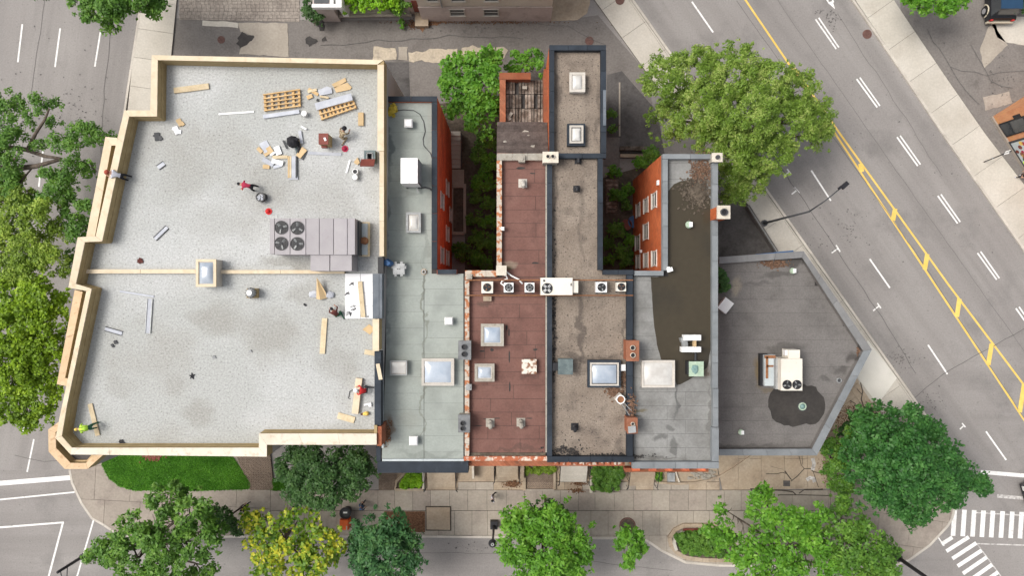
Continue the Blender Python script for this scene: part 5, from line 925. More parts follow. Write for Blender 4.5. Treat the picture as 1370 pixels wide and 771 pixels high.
p = R4(959.5, 275, 977, 293, Z5 + 1.6); t = thing('chimney', 'square chimney with beige cap and dark oval flue on the east coping', 'chimney', p[0], p[1], Z6); obj('stack', MB().box(p[0], p[1], 5.6, p[2] - .1, p[3] - .1, 11.2), M['brick_orange'], t); obj('cap', MB().box(p[0], p[1], Z5 + 1.55, p[2], p[3], .14), M['cap_stone'], t); obj('flue', MB().ring(p[0], p[1], Z5 + 1.6, Z5 + 1.75, .22, .15, 16), M['dark'], t); obj('opening', MB().cyl(p[0], p[1], Z5 + 1.6, Z5 + 1.65, .15, 12), M['black'], t)
p = R4(951, 205, 964, 216, Z5 + .8); t = thing('chimney', 'small tan chimney under the willow at the north end of the grey coping', 'chimney', p[0], p[1], 0); obj('stack', MB().box(p[0] + .1, p[1], 5.3, p[2], p[3], 10.6), M['stone'], t); obj('cap', MB().box(p[0] + .1, p[1], 10.65, p[2] + .05, p[3] + .05, .1), M['cap_stone'], t); obj('flue', MB().cyl(p[0] + .1, p[1], 10.7, 10.85, .13, 10), M['dark'], t)
p = W(896, 361, Z5 + .5); obj('white_bracket', MB().box(p[0], p[1], Z5 + .5, .35, .25, .12, .3).box(p[0] - .1, p[1] + .1, Z5 + .55, .15, .15, .2), M['white_metal'], None, label='small white bracket at the inner corner of the grey coping', cat='bracket')
# low roof unit
t = thing('rooftop_unit', 'white rooftop unit with two fans and an open rusty tray on the dark low roof', 'air conditioner', *W(1050, 500, Z6), Z6)
p = R4(1045, 480.3, 1073.5, 523, Z6 + 1.6); obj('casing', MB().box(p[0], p[1], Z6 + .9, p[2], p[3], 1.4), M['cream_metal'], t); p = R4(1055, 468.5, 1070.3, 480, Z6 + 1.5); obj('intake_box', MB().box(p[0], p[1], Z6 + .95, p[2], p[3], 1.1), M['cream_metal'], t); p = R4(1051, 469, 1054.6, 476, Z6 + 1.4); obj('side_box', MB().box(p[0], p[1], Z6 + 1.1, p[2], p[3], .4), M['white_metal'], t)
p = R4(1037.5, 480, 1044.6, 521, Z6 + 1.0); obj('side_panel', MB().box(p[0], p[1], Z6 + .6, p[2], p[3], .9), M['galv'], t)
for x, y in ((1052.8, 515), (1066, 515)): q = W(x, y, Z6 + 1.6); fan(t, q[0], q[1], Z6 + 1.62, 5.9 * (H - Z6 - 1.6) / F, 3, 'galv', x)
p = R4(1023.5, 475.5, 1038, 517, Z6 + .8); obj('tray', MB().box(p[0], p[1], Z6 + .4, p[2], p[3], .6), M['pale_flash'], t); obj('skirt', MB().box(p[0] - .3, p[1], Z6 + .2, .5, p[3] + .1, .4), M['black'], t)
obj('rust_edge', MB().box(p[0], p[1] + p[3] / 2 - .12, Z6 + .72, p[2], .2, .06).box(p[0] - p[2] / 2 + .16, p[1] + .2, Z6 + .72, .16, p[3] * .7, .06).box(p[0], p[1] + .3, Z6 + .72, .45, .12, .06), M['rust'], t)
sm = MB(); g = random.Random(3)
cx, cy = W(1073, 544, Z6); t = thing('roof_drain', 'domed green roof drain inside the dark damp ring of the low roof', 'drain', cx, cy, Z6); obj('strainer', MB().ball((cx, cy, Z6 + .03), .2, .2, .18, 12, 6), M['teal'], t); obj('flange', MB().cyl(cx, cy, Z6 + .03, Z6 + .05, .34, 18), M['dark'], t); obj('scale_ring', MB().ring(cx, cy, Z6 + .05, Z6 + .09, .27, .2, 14), M['pale_green'], t)
cx, cy = W(1121.5, 509, Z6); t = thing('pipe_stub', 'small open grey pipe stub near the south-east coping of the dark roof', 'pipe', cx, cy, Z6); obj('pipe', MB().ring(cx, cy, Z6, Z6 + .18, .17, .13), M['galv'], t); obj('plug', MB().cyl(cx, cy, Z6 + .02, Z6 + .1, .13), M['dark'], t)
cx, cy = W(970, 409, Z6 + .5); obj('tilted_panel', MB().box(cx, cy, Z6 + .5, .72, .9, .35, R(-38)), M['white_metal'], None, label='white tilted box leaning at the west edge of the dark low roof', cat='box')
p = W(976.5, 378, Z6); 
# ---------------------------------------------------------------- building site materials on the gravel roof
def board(x0, y0, x1, y1, wpx, m, label, cat='board', h=.08, z=ZR + .01, name=None, group=None, edge=None, tilt=0.0):
    a, b = W(x0, y0, z), W(x1, y1, z); L = math.dist(a, b); w = wpx * (H - z) / F; an = math.atan2(b[1] - a[1], b[0] - a[0]); cx, cy = (a[0] + b[0]) / 2, (a[1] + b[1]) / 2
    if edge:
        t = thing(name or 'metal_channel', label, cat, cx, cy, z, group); obj('web', MB().box(cx, cy, z + .02, L, w * .7, .03, an), M[m], t); nx, ny = -math.sin(an), math.cos(an)
        for s in (-1, 1): obj('flange', MB().box(cx + nx * s * w * .42, cy + ny * s * w * .42, z + h / 2, L, w * .14, h, an), M[edge], t)
        return
    obj(name or 'wooden_board', MB().box(cx, cy, z + h / 2 + abs(tilt) * .1, L, w, h, an, rx=tilt), M[m], None, label=label, cat=cat, group=group)
board(233.5, 121.5, 280, 115.5, 7.5, 'timber', 'pale timber plank lying alone in the north-west of the gravel roof', 'plank', .1)
board(293, 152.8, 340, 149.6, 2.4, 'white_metal', 'thin white metal strip west of the big timber lattice', 'metal strip', .05)
def lattice(px, rows, cols, label, m='orange_timber', z=ZR + .02):
    p = [W(*q, z) for q in px]; cx = sum(a for a, b in p) / 4; cy = sum(b for a, b in p) / 4; t = thing('timber_lattice', label, 'timber frame', cx, cy, z)
    for k in range(rows):
        f = k / (rows - 1); a, b = lerp(p[0], p[3], f), lerp(p[1], p[2], f); L = math.dist(a, b); obj('rail', MB().box((a[0] + b[0]) / 2, (a[1] + b[1]) / 2, z + .16, L + .15, .07, .1, math.atan2(b[1] - a[1], b[0] - a[0])), M[m], t, loc=(*a, z))
    for k in range(cols):
        f = k / (cols - 1); a, b = lerp(p[0], p[1], f), lerp(p[3], p[2], f); L = math.dist(a, b); g = rnd.uniform(-.04, .04); obj('cross_bar', MB().box((a[0] + b[0]) / 2 + g, (a[1] + b[1]) / 2, z + .06, L + .08, .13, .09, math.atan2(b[1] - a[1], b[0] - a[0])), M[m], t, loc=(*a, z))
lattice([(355, 127.5), (401, 121), (402, 142.5), (356.5, 148.5)], 5, 6, 'big orange timber lattice of crossed battens on the north gravel roof')
lattice([(428, 147), (472, 136), (475.5, 145), (432, 160)], 3, 9, 'narrow pale timber lattice partly under the blue-grey sheet')
board(353, 156.5, 401, 149.5, 5, 'gypsum', 'long lilac-grey board just south of the orange timber lattice', h=.12)
board(422.5, 143, 471, 129.5, 9.5, 'gypsum', 'long blue-grey sheet lying over the narrow timber lattice', h=.06, z=ZR + .24)
for q, lab in (([(444, 113), (462, 104), (464, 109), (448, 118)], 'upper tan cardboard sheet near the north parapet'), ([(447, 117), (465, 110.5), (471, 117), (469, 120), (450, 124)], 'lower tan cardboard sheet with a clipped corner near the north parapet')):
    P = WP(q, ZR); obj('cardboard_sheet', MB().prism(P, ZR + .02, ZR + .06), M['card'], None, label=lab, cat='cardboard')
obj('sheet_stack', MB().prism(WP([(426, 121), (438, 116), (444, 118), (445, 125), (436, 127), (428, 128)], ZR), ZR + .02, ZR + .1), M['gypsum'], None, label='pale blue offcut sheet between the two timber lattices', cat='sheet')
for k, (a, b, c, d, w_, m, lab) in enumerate(((413, 119, 426, 127, 4, 'orange_timber', 'short orange batten fanning out west of the blue offcut sheet'), (412, 123, 424, 120, 3.5, 'timber', 'short pale batten crossing the fanned battens'), (411, 131, 418, 128, 5, 'orange_timber', 'stubby orange offcut below the fanned battens'), (428, 129, 440, 131, 2.6, 'timber', 'thin timber offcut poking from under the blue sheet'))): board(a, b, c, d, w_, m, lab, 'offcut', .06, ZR + .01 + .02 * k)
board(483.3, 151, 483.3, 168.5, 7, 'card', 'tan board standing alone near the east parapet north of the hatch', h=.14)
board(412, 204.6, 457, 206.6, 4, 'gypsum', 'long pale strip running east from the scrap pile', 'strip', .04); board(463.5, 231.5, 468.3, 214.5, 2.4, 'foam', 'thin white batten west of the roof hatch', 'batten', .06)
obj('offcut', MB().prism(WP([(474, 217), (479, 211), (482, 218), (479, 221), (475, 219)], ZR), ZR + .01, ZR + .12), M['card'], None, label='crumpled tan offcut between the white batten and the hatch lid', cat='offcut')
PILE = ((352, 190, 359, 203, 11, 'gypsum', 'torn white sheet at the north-west of the scrap pile'), (353, 206, 364, 199, 9, 'card', 'tan box-like offcut under the torn white sheet'), (365, 210.5, 385, 210, 4.2, 'timber', 'tan batten leading to the long frame in the scrap pile'), (399, 210, 408, 199, 8, 'card', 'tan slanted board at the east of the scrap pile'),
        (352, 213, 366, 221, 6, 'gypsum', 'white slanted sheet low in the scrap pile'), (364, 215, 379, 219, 6, 'foam', 'bright white sheet low in the scrap pile'), (352, 223, 361, 223.5, 5.5, 'card', 'small tan block at the south-west of the scrap pile'), (366, 224, 377, 221, 4, 'gypsum', 'pale sliver at the south edge of the scrap pile'),
        (370, 196, 374, 207, 8, 'foam', 'crumpled white sheet beside the black bag'), (379, 188, 384, 199, 2, 'dark', 'thin dark bar west of the black bag'), (401, 175, 404, 192, 4, 'gypsum', 'pale strip standing north-east of the black bag'), (403, 169, 410, 173, 2.4, 'foam', 'short white stick north of the black bag'), (399, 186, 401, 196, 4, 'card', 'small tan piece tucked beside the black bag'), (405, 214, 410, 203, 1.6, 'dark', 'thin dark strip at the east end of the scrap pile'), (374, 200, 376, 210, 1.6, 'dark', 'dark thin strip in the middle of the scrap pile'), (362, 208, 368, 204, 3, 'foam', 'small white chip in the middle of the scrap pile'), (396, 196, 397, 205, 1.8, 'slate_lid', 'short dark hose end below the black bag'), (345, 198, 351, 204, 5, 'card', 'faded tan scrap at the west tip of the pile'))
for k, (a, b, c, d, w_, m, lab) in enumerate(PILE): board(a, b, c, d, w_, m, lab, 'scrap', .05, ZR + .012 + .013 * (k % 6), tilt=(k % 3 - 1) * .1, name='scrap_piece')
t = thing('window_frame_scrap', 'long pale frame with tan and dark edges in the scrap pile', 'frame', *W(391, 224, ZR), ZR)
for x, w_, m, n in ((386.3, 2, 'card', 'side'), (388.8, 2.4, 'timber', 'side'), (393, 5.4, 'gypsum', 'panel'), (396.5, 1.6, 'dark', 'edge')): p = R4(x - w_ / 2, 209, x + w_ / 2, 238, ZR + .1); obj(n, MB().box(p[0], p[1], ZR + .1, p[2], p[3], .1), M[m], t)
p = R4(386, 236, 398.5, 240, ZR + .1); obj('end', MB().box(p[0], p[1], ZR + .06, p[2], p[3], .06), M['gypsum'], t)
cx, cy = W(391, 189.5, ZR + .3); t = thing('rubbish_bag', 'bulging black rubbish bag beside the scrap pile', 'bag', cx, cy, ZR); obj('bag', MB().ball((cx, cy, ZR + .28), .38, .36, .3, 12, 7, jit=.25), M['black_cloth'], t); obj('neck', MB().ball((cx + .3, cy + .12, ZR + .42), .16, .1, .1, 8, 5, jit=.4), M['black_cloth'], t); obj('flap', MB().tube([(cx + .3, cy, ZR + .2), (cx + .38, cy - .35, ZR + .1), (cx + .28, cy - .7, ZR + .05)], [.1, .07, .04], 6), M['black_cloth'], t)
board(211.5, 224.5, 220, 218.5, 7.5, 'gypsum', 'small grey-edged panel alone in the west of the gravel roof', 'panel', .05, edge='dark'); board(207.5, 320, 224, 304, 6.5, 'gypsum', 'short grey metal channel lying diagonally above the tan kerb', 'metal channel', .06, edge='dark')
board(160.5, 389.8, 206, 397, 3.4, 'gypsum', 'thin grey channel forming the top of the L on the south gravel roof', 'metal channel', .05, edge='galv'); board(201, 400, 198, 446, 8, 'gypsum', 'wide grey channel forming the stem of the L on the south gravel roof', 'metal channel', .07, edge='galv'); board(141, 440, 163.5, 446.5, 6.5, 'gypsum', 'short grey channel west of the L-shaped channels', 'metal channel', .06, edge='dark')
board(434.7, 426, 431.5, 473.5, 7, 'timber', 'long upright tan plank below the worker by the white foam boards', 'plank', .08); board(452, 556, 474.5, 562.5, 8.5, 'timber', 'short pale plank at the south-east of the gravel roof', 'plank', .06); board(488, 471, 502, 473, 6.5, 'timber', 'small pale plank against the east edge', 'plank', .08)
board(481.5, 506, 476, 553, 8.5, 'cream_cap', 'long cream box beam in front of the red-jacketed worker', 'beam', .25); board(121, 540.5, 131.5, 583, 6, 'timber', 'tan plank under the worker in the yellow vest', 'plank', .07); board(505.5, 487, 509.5, 508, 5, 'cream_cap', 'short cream capping piece dangling over the east edge', 'capping', .06, z=ZR + .8)
t = thing('paper_sheet', 'pale tan lozenge of paper by the east edge', 'paper', *W(493, 440, ZR), ZR); obj('sheet', MB().prism(WP([(485, 441), (494, 434), (502, 440), (495, 448)], ZR), ZR + .02, ZR + .035), M['card'], t)
obj('foam_offcut', MB().prism(WP([(487, 541), (497, 538.5), (497.5, 544), (494, 544), (493, 541.5), (488, 543)], ZR), ZR + .01, ZR + .15), M['foam'], None, label='white L-shaped foam offcut south of the red-jacketed worker', cat='offcut')
t = thing('tool_bag', 'small golden-brown tool bag near the south-east corner of the gravel roof', 'bag', *W(489.5, 554, ZR), ZR); q = W(489.5, 554, ZR + .15); obj('bag', MB().ball((q[0], q[1], ZR + .14), .2, .14, .14, 8, 5, jit=.3), M['yellow_paint'], t); obj('strap', MB().tube([(q[0] - .2, q[1], ZR + .1), (q[0] - .32, q[1] - .08, ZR + .05)], .05, 5), M['brown_cloth'], t)
ps = [(*W(x, y, ZR), ZR + .03) for x, y in ((472, 522), (468, 524), (467.5, 529), (466, 533), (469, 534))]; obj('cord', MB().tube(ps, .022, 5), M['dark'], None, label='short dark curled cord west of the cream box beam', cat='cord', loc=ps[0])
cx, cy = W(257.5, 503.5, ZR); mb = MB(); g = random.Random(1); b = [(cx + r * math.cos(a), cy + r * math.sin(a)) for r, a in [((.22 if i % 2 else .09), i * .571) for i in range(11)]]; obj('glove', MB().prism(b, ZR + .01, ZR + .05), M['black_cloth'], None, label='black glove dropped in the middle of the south gravel roof', cat='glove')
for x, y, s, m, lab, nm in ((163, 592, .2, 'black', 'small black shoe-sized lump near the south parapet', 'tool'), (187.7, 349, .2, 'brown_cloth', 'brown lump just above the tan kerb in the west', 'tool'), (211, 183, .3, 'dark', 'small dark twisted scrap near the north-west parapet', 'scrap'), (335, 470, .1, 'galv', 'tiny grey stub in the middle of the south gravel roof', 'stub'), (408, 408, .1, 'black', 'tiny black clip below the curled cardboard', 'clip'), (151, 462.5, .12, 'dark', 'tiny dark offcut, lower of two south-west of the L channels', 'offcut'), (155, 458, .14, 'dark', 'tiny dark offcut, upper of two south-west of the L channels', 'offcut'), (286.5, 478, .12, 'galv', 'tiny grey stub north-east of the dropped glove', 'stub'), (241, 164, .28, 'card', 'crumpled tan scrap in the north-west corner', 'scrap'), (236.5, 174.5, .3, 'foam', 'crumpled white wrapper in the north-west corner', 'wrapper'), (398, 129, .1, 'dark', 'scatter of dark screws east of the orange lattice', 'screws'), (425, 134, .09, 'dark', 'lone dark screw between the lattices', 'screws')):
    cx, cy = W(x, y, ZR); g = random.Random(int(x)); mb = MB().box(cx, cy, ZR + .05, s * 1.6, s, .08, g.uniform(0, 3), rx=.2).box(cx + s * .6, cy - s * .3, ZR + .04, s * .8, s * .7, .06, g.uniform(0, 3)).ball((cx - s * .5, cy + s * .2, ZR + .05), s * .4, s * .3, .05, 6, 4, jit=.4, g=g); obj(nm, mb, M[m], None, label=lab, cat=nm)
# white foam boards
t = thing('foam_boards', 'bright white foam insulation boards laid at the east edge of the gravel roof', 'insulation', *W(482, 396, ZR), ZR)
for y0, y1 in ((366.5, 376.5), (377, 391.5), (392, 409.5), (410, 426.5)):
    for x0, x1 in ((461.5, 482), (482.3, 503)): p = R4(x0, y0, x1, y1, ZR + .2); obj('foam_board', MB().box(p[0], p[1], ZR + .1, p[2] - .015, p[3] + .005, .19), M['foam'], t, loc=(p[0], p[1], ZR))
g = random.Random(8)
for k in range(7):
    cx, cy = W(*((464, 393), (472, 410), (473, 414), (490, 424), (468, 420), (464, 420), (470, 380))[k], ZR + .2); obj('strap_scrap', MB().box(cx, cy, ZR + .22, .3, .06, .02, g.uniform(0, 3)).box(cx + .06, cy, ZR + .23, .2, .05, .02, g.uniform(0, 3)), M['galv' if k % 2 else 'dark'], t, loc=(cx, cy, ZR + .2))
board(481.8, 377, 486.2, 424.5, 6, 'timber', 'tan plank lying across the white foam boards', 'plank', .08, z=ZR + .24)
# curled cardboard
P = [(427, 371.5), (432, 380), (437, 391), (438, 399), (430, 401), (424, 400)]; cc = MB(); pp = WP(P, ZR)
z = [.5, .35, .2, .05, .25, .1]; cc.v = [(a, b, ZR + .03 + c) for (a, b), c in zip(pp, z)] + [(a, b, ZR + .01 + c) for (a, b), c in zip(pp, z)]; n = 6
for k in range(1, 5): cc.face((0, k + 1, k)); cc.face((n, n + k, n + k + 1))
obj('curled_card', cc, M['card'], None, label='curled brown cardboard wedge below the tan kerb', cat='cardboard')
for x, y, lab in ((420, 394, 'white crumpled wrapping west of the curled cardboard'), (441.5, 394.5, 'white crumpled wrapping east of the curled cardboard')): cx, cy = W(x, y, ZR); obj('wrapping', MB().ball((cx, cy, ZR + .08), .3, .2, .1, 8, 5, jit=.6), M['gypsum'], None, label=lab, cat='wrapping')
# ---------------------------------------------------------------- front steps, railings, beds
def stepsrow(x0, x1, y0, y1, z1, n, label, m='tan_concrete', rail=True):
    cx = W((x0 + x1) / 2, y1)[0]; t = thing('front_steps', label, 'steps', cx, W(0, y1)[1], .1); xa, xb = W(x0, 0, z1 / 2)[0], W(x1, 0, z1 / 2)[0]; ya, yb = W(0, y1)[1], W(0, y0, z1)[1]
    for k in range(n):
        za = .12 + (z1 - .12) * (k + 1) / n; a = ya + (yb - ya) * k / n; obj('step', MB().prism([(xa, a), (xb, a), (xb, max(yb + 1.2, -10.62)), (xa, max(yb + 1.2, -10.62))], .09 if k == 0 else za - (z1 - .12) / n, za), M[m], t, loc=(cx, a, za))
    if rail:
        for s, x in ((-1, xa - .12), (1, xb + .12)):
            r = MB(); r.tube([(x, yb + 1, z1 + .9), (x, yb, z1 + .9), (x, ya, 1.0), (x - s * .0 + .1 * s, ya - .12, .9), (x, ya - .02, .75)], .028, 6)
            for f in (0, .5, 1): y = ya + (yb - ya) * f; r.tube([(x, y, .1), (x, y, 1.0 + (z1 - .1) * f)], .018, 5)
            obj('railing', r, M['black'], t, smooth=True, loc=(x, ya, .1))
stepsrow(572, 609, 630, 652, .7, 5, 'wide tan front steps with black railings below the navy fascia')
stepsrow(664, 693, 624, 641, 1.0, 5, 'tan front steps between low wing walls below the red-brown roof'); stepsrow(750, 785, 624, 644, 1.1, 7, 'pale grey front steps between the paved bed and the hedge', 'pale_concrete'); stepsrow(841, 875, 632, 649, .9, 4, 'plain tan front steps right of the hedge')
def wall_(pts, w, h, m, lab, name='garden_wall', z=.09, cat='wall'):
    P = WP(pts, h); L, Q = strip(P, w); mb = MB()
    for i in range(len(P) - 1): mb.prism([L[i], L[i + 1], Q[i + 1], Q[i]], z, h - .002 * i)
    obj(name, mb, M[m], None, label=lab, cat=cat)
wall_([(545, 630), (530, 645), (529, 656), (566, 656)], .2, .4, 'tan_concrete', 'angled pale stone border of the green planting bed below the navy fascia')
wall_([(566.5, 630), (566.5, 655)], .18, .45, 'cap_stone', 'short straight stone wall between the planting bed and the wide tan steps')
wall_([(632.5, 622), (633, 641)], .16, .9, 'cap_stone', 'thin pale wing wall near the west end of the front yards'); wall_([(658, 624), (658, 642)], .3, .7, 'tan_concrete', 'tan wing wall left of the steps below the red-brown roof'); wall_([(698.5, 624), (698.5, 641)], .3, .7, 'tan_concrete', 'tan wing wall right of the steps below the red-brown roof')
wall_([(701.5, 640), (701.5, 657)], .22, .3, 'tan_concrete', 'low stone border on the left of the paved bed'); wall_([(742, 628), (742, 656)], .18, .3, 'tan_concrete', 'low stone border on the right of the paved bed'); wall_([(703, 656), (741, 656)], .12, .25, 'concrete', 'low stone border along the foot of the paved bed')
wall_([(790.5, 642), (791, 660)], .22, .3, 'cap_stone', 'low stone border left of the clipped hedge'); wall_([(792, 660.5), (830, 660.5)], .14, .25, 'concrete', 'low stone border in front of the clipped hedge'); wall_([(904, 631), (906, 638), (909, 646)], .1, .3, 'cap_stone', 'thin white bent edging by the small doorway east of the tan steps')
p = R4(893, 633, 903, 645, .3) if 'R4' in globals() else None; obj('metal_hatch', MB().box(p[0], p[1], .2, p[2], p[3], .25).box(p[0], p[1], .34, .1, .4, .03, .3), M['galv'], None, label='pale metal cellar hatch near the east end of the front yards', cat='hatch')
# courtyard stairs
t = thing('courtyard_stairs', 'weathered concrete stairs climbing north in the west courtyard', 'stairs', *W(610, 200), 0)
for k in range(8):
    y = 225 - k * 6.2; q = rect(603, y - 6, 616, y, .15 + k * .12); obj('step', MB().prism(q, .02, .15 + k * .12), M['pale_concrete'], t, loc=(*q[0], 0))
obj('railing', MB().tube([(*W(617.5, 225, 1), 1.0), (*W(617.5, 178, 1.9), 1.9)], .04, 6), M['dark'], t)
t = thing('cellar_stairs', 'concrete cellar stairs sinking into the dark pit of the west courtyard', 'stairs', *W(613, 280), -2.6)
for k in range(7):
    z = -.12 - k * .26; y = 253 + k * 4.6; q = rect(607, y, 619.6, y + 4.7, z); obj('step', MB().prism(q, -2.6, z), M['concrete'], t, loc=(*q[0], z))
wall_([(605.5, 249), (621, 249)], .2, .25, 'concrete', 'concrete kerb at the head of the cellar stairs'); wall_([(621.8, 246), (621.8, 312)], .2, .3, 'concrete', 'concrete kerb along the east side of the cellar pit'); wall_([(606, 312.5), (621.5, 312.5)], .2, .3, 'concrete', 'concrete kerb at the foot of the cellar pit')
st('landing_slab', MB().prism(rect(604, 227, 621, 247.5), .02, .08), M['concrete'])
t = thing('yard_stairs', 'grey timber stairs along the wall in the east courtyard', 'stairs', *W(818, 260), 0)
for k in range(9):
    y = 240 + k * 5; q = rect(812, y, 826, y + 4, 1.6 - k * .17); obj('step', MB().prism(q, 1.54 - k * .17, 1.6 - k * .17), M['old_wood'], t, loc=(*q[0], 1))
obj('stringer', MB().tube([(*W(811.5, 240, 1.6), 1.5), (*W(811.5, 285, .1), .1)], .07, 6).tube([(*W(826.5, 240, 1.6), 1.5), (*W(826.5, 285, .1), .1)], .07, 6), M['old_wood'], t)
st('yard_slab', MB().prism(rect(808, 184, 829, 222), .016, .06), M['old_asphalt'])
wall_([(830, 198), (873, 198.5)], .3, .5, 'old_wood', 'long pale timber bench plank at the north of the east courtyard', 'timber_sleeper', cat='sleeper'); wall_([(830, 208), (868, 208.5)], .25, .3, 'tan_concrete', 'second tan timber sleeper south of the pale bench plank', 'timber_sleeper', cat='sleeper')
wall_([(829, 110), (829, 182)], .12, .12, 'concrete', 'crumbling concrete edging between rear yard strips')
wall_([(1001, 275), (1040, 337)], .22, .7, 'dark_felt', 'low dark retaining wall between the side yard and the diagonal sidewalk')
ra = MB(); a, b = W(1001, 276, .95), W(1040, 337.5, .95); ra.tube([(*a, .95), (*b, .95)], .03, 6); [ra.tube([(*lerp(a, b, f), .65), (*lerp(a, b, f), .95)], .02, 5) for f in (0, .25, .5, .75, 1)]; obj('handrail', ra, M['galv'], None, label='thin pale handrail on top of the dark retaining wall', cat='handrail')
for k, (x, y, m, s, lab) in enumerate(((838, 301, 'maroon', .4, 'dull red tub among the plants of the east courtyard'), (848, 297, 'blue_cloth', .45, 'blue-grey bin lid among the plants of the east courtyard'))):
    cx, cy = W(x, y, .4); obj('garden_tub', MB().cyl(cx, cy, .02, .5, s * .8, 14, r2=s).ring(cx, cy, .48, .55, s * 1.05, s * .85, 14), M[m], None, label=lab, cat='tub')
# ---------------------------------------------------------------- street furniture
def postlamp(x, y, z, label, arms=False):
    cx, cy = W(x, y); t = thing('street_lamp', label, 'street lamp', cx, cy, .1); obj('base', MB().box(cx, cy + .1, .35, .55, .6, .5).cyl(cx, cy, .5, 1.0, .17, 10, r2=.1), M['black'], t); obj('pole', MB().cyl(cx, cy, .6, z - .2, .09, 10, r2=.06), M['black'], t)
    obj('lantern', MB().cyl(cx, cy, z - .3, z - .1, .14, 14, r2=.28).cyl(cx, cy, z - .1, z + .1, .3, 18, r2=.12), M['black'], t); obj('finial', MB().ring(cx, cy, z + .1, z + .14, .12, .05, 12), M['galv'], t)
postlamp(661, 702, 4.0, 'black post lamp with round lantern on the south kerb beside the round-crowned tree')
cx, cy = W(1021, 299); t = thing('street_lamp', 'tall dark street lamp leaning its long arm over the diagonal street', 'street lamp', cx, cy, .12); zt = 8.1
obj('pole', MB().tube([(cx, cy, .12), (cx, cy, 1), (cx, cy, zt)], [.12, .09, .06], 10), M['dark'], t, smooth=True); hx, hy = W(1128, 249, 9.2); obj('base_plate', MB().cyl(cx, cy, .12, .3, .25, 12), M['dark'], t)
obj('arm', MB().tube([(cx, cy, zt - .05), (cx + (hx - cx) * .4, cy + (hy - cy) * .4, zt + .75), (hx, hy, 9.2)], [.05, .042, .035], 8), M['dark'], t, smooth=True); an = math.atan2(hy - cy, hx - cx); obj('lamp_head', MB().box(hx + .1, hy + .05, 9.2, .5, .26, .16, an).box(hx - .2, hy - .1, 9.2, .25, .14, .12, an), M['black'], t)
cx, cy = W(1199, 745); t = thing('signal_mast', 'thick black mast rising at the south-east corner by the crosswalk', 'signal mast', cx, cy, .12); obj('pole', MB().tube([(cx, cy, .12), (cx, cy, 6.5)], [.15, .12], 10), M['black'], t, smooth=True); obj('base', MB().cyl(cx, cy, .12, .4, .28, 12), M['black'], t); obj('arm', MB().tube([(cx, cy, 6.2), (cx + 3, cy - 2, 6.6)], .07, 8), M['black'], t)
cx, cy = W(112, 744.5); t = thing('signal_mast', 'thin black mast with two small arms at the south-west corner by the big green tree', 'signal mast', cx, cy, .0); obj('pole', MB().tube([(cx, cy, 0), (cx, cy, 3.0)], [.12, .1], 10), M['black'], t, smooth=True)
for f, dx, dy in ((1.9, 0, -1.1), (2.7, .25, -.8)): obj('arm', MB().tube([(cx, cy, f), (cx + dx, cy + dy, f + .1)], .035, 6), M['black'], t, loc=(cx, cy, f))
obj('base', MB().cyl(cx, cy, 0, .25, .22, 12), M['black'], t)
cx, cy = W(1315, 217); t = thing('parking_sign', 'slim dark signpost on the far sidewalk near the orange shop', 'sign', cx, cy, .12); obj('post', MB().tube([(cx, cy, .12), (cx + .05, cy + .28, 2.9)], .04, 6), M['black'], t); obj('plate', MB().box(cx + .04, cy + .25, 2.5, .3, .03, .45, R(60)), M['white_metal'], t); obj('bracket', MB().box(cx + .02, cy + .1, 1.1, .1, .1, .1), M['galv'], t)
cx, cy = W(462, 689, .9); t = thing('litter_bin', 'round grey-black litter bin with white slot on the south sidewalk', 'bin', cx, cy, .12); obj('body', MB().cyl(cx, cy + .1, .12, .85, .3, 18, r2=.34), M['dark'], t); obj('rim', MB().ring(cx, cy + .1, .85, .95, .44, .3, 20), M['black'], t); obj('lid', MB().cyl(cx, cy + .1, .85, .88, .3, 18), M['dark'], t); obj('slot', MB().box(cx, cy + .15, .92, .3, .12, .03), M['white_metal'], t)
cx, cy = W(461, 702, 1.0); t = thing('newspaper_box', 'orange newspaper box half hidden under the yellow-green tree', 'box', cx, cy, .12); obj('cabinet', MB().box(cx, cy, .75, .65, .75, .8), M['orange'], t); obj('legs', MB().box(cx, cy, .22, .5, .6, .2), M['dark'], t); obj('top', MB().box(cx, cy + .1, 1.17, .6, .45, .05), M['orange'], t); obj('handle', MB().box(cx + .2, cy - .2, 1.18, .08, .3, .06), M['tan_trim'], t)
# planter and tree ring
t = thing('planter', 'curved brick-edged planter with brown bench on the south-east sidewalk', 'planter', *W(930, 728), .12)
P = [(960, 704), (915, 704), (903, 710), (896, 720), (898, 731), (905, 740), (918, 747), (940, 750), (985, 751)]; kerb(WP(P, .3), .3, .12, .3, M['tan_concrete'], t, seg=.5, name='border_brick'); P = [(925, 712.5), (912, 713), (905, 718), (902, 727), (905, 737)]; kerb(WP(P, .5), .22, .12, .55, M['pale_concrete'], t, seg=.8, name='edging_stone')
for k in range(4): q = rect(914, 708 + k * 2.6, 934, 710.2 + k * 2.6, .55); obj('bench_slat', MB().prism(q, .48, .54), M['maroon'], t, loc=(*q[0], .48))
obj('soil', MB().prism(WP([(905, 716), (980, 714), (985, 748), (920, 745), (906, 737)], .3), .12, .3), M['soil'], t)
t = thing('tree_grate', 'round dark brown tree pit edge behind the small street tree', 'tree pit', *W(839, 701), .12); obj('rim', MB().ring(*W(839, 703), .12, .2, .62, .52, 24), M['iron'], t); obj('soil', MB().cyl(*W(839, 703), .12, .15, .52, 20), M['soil'], t)
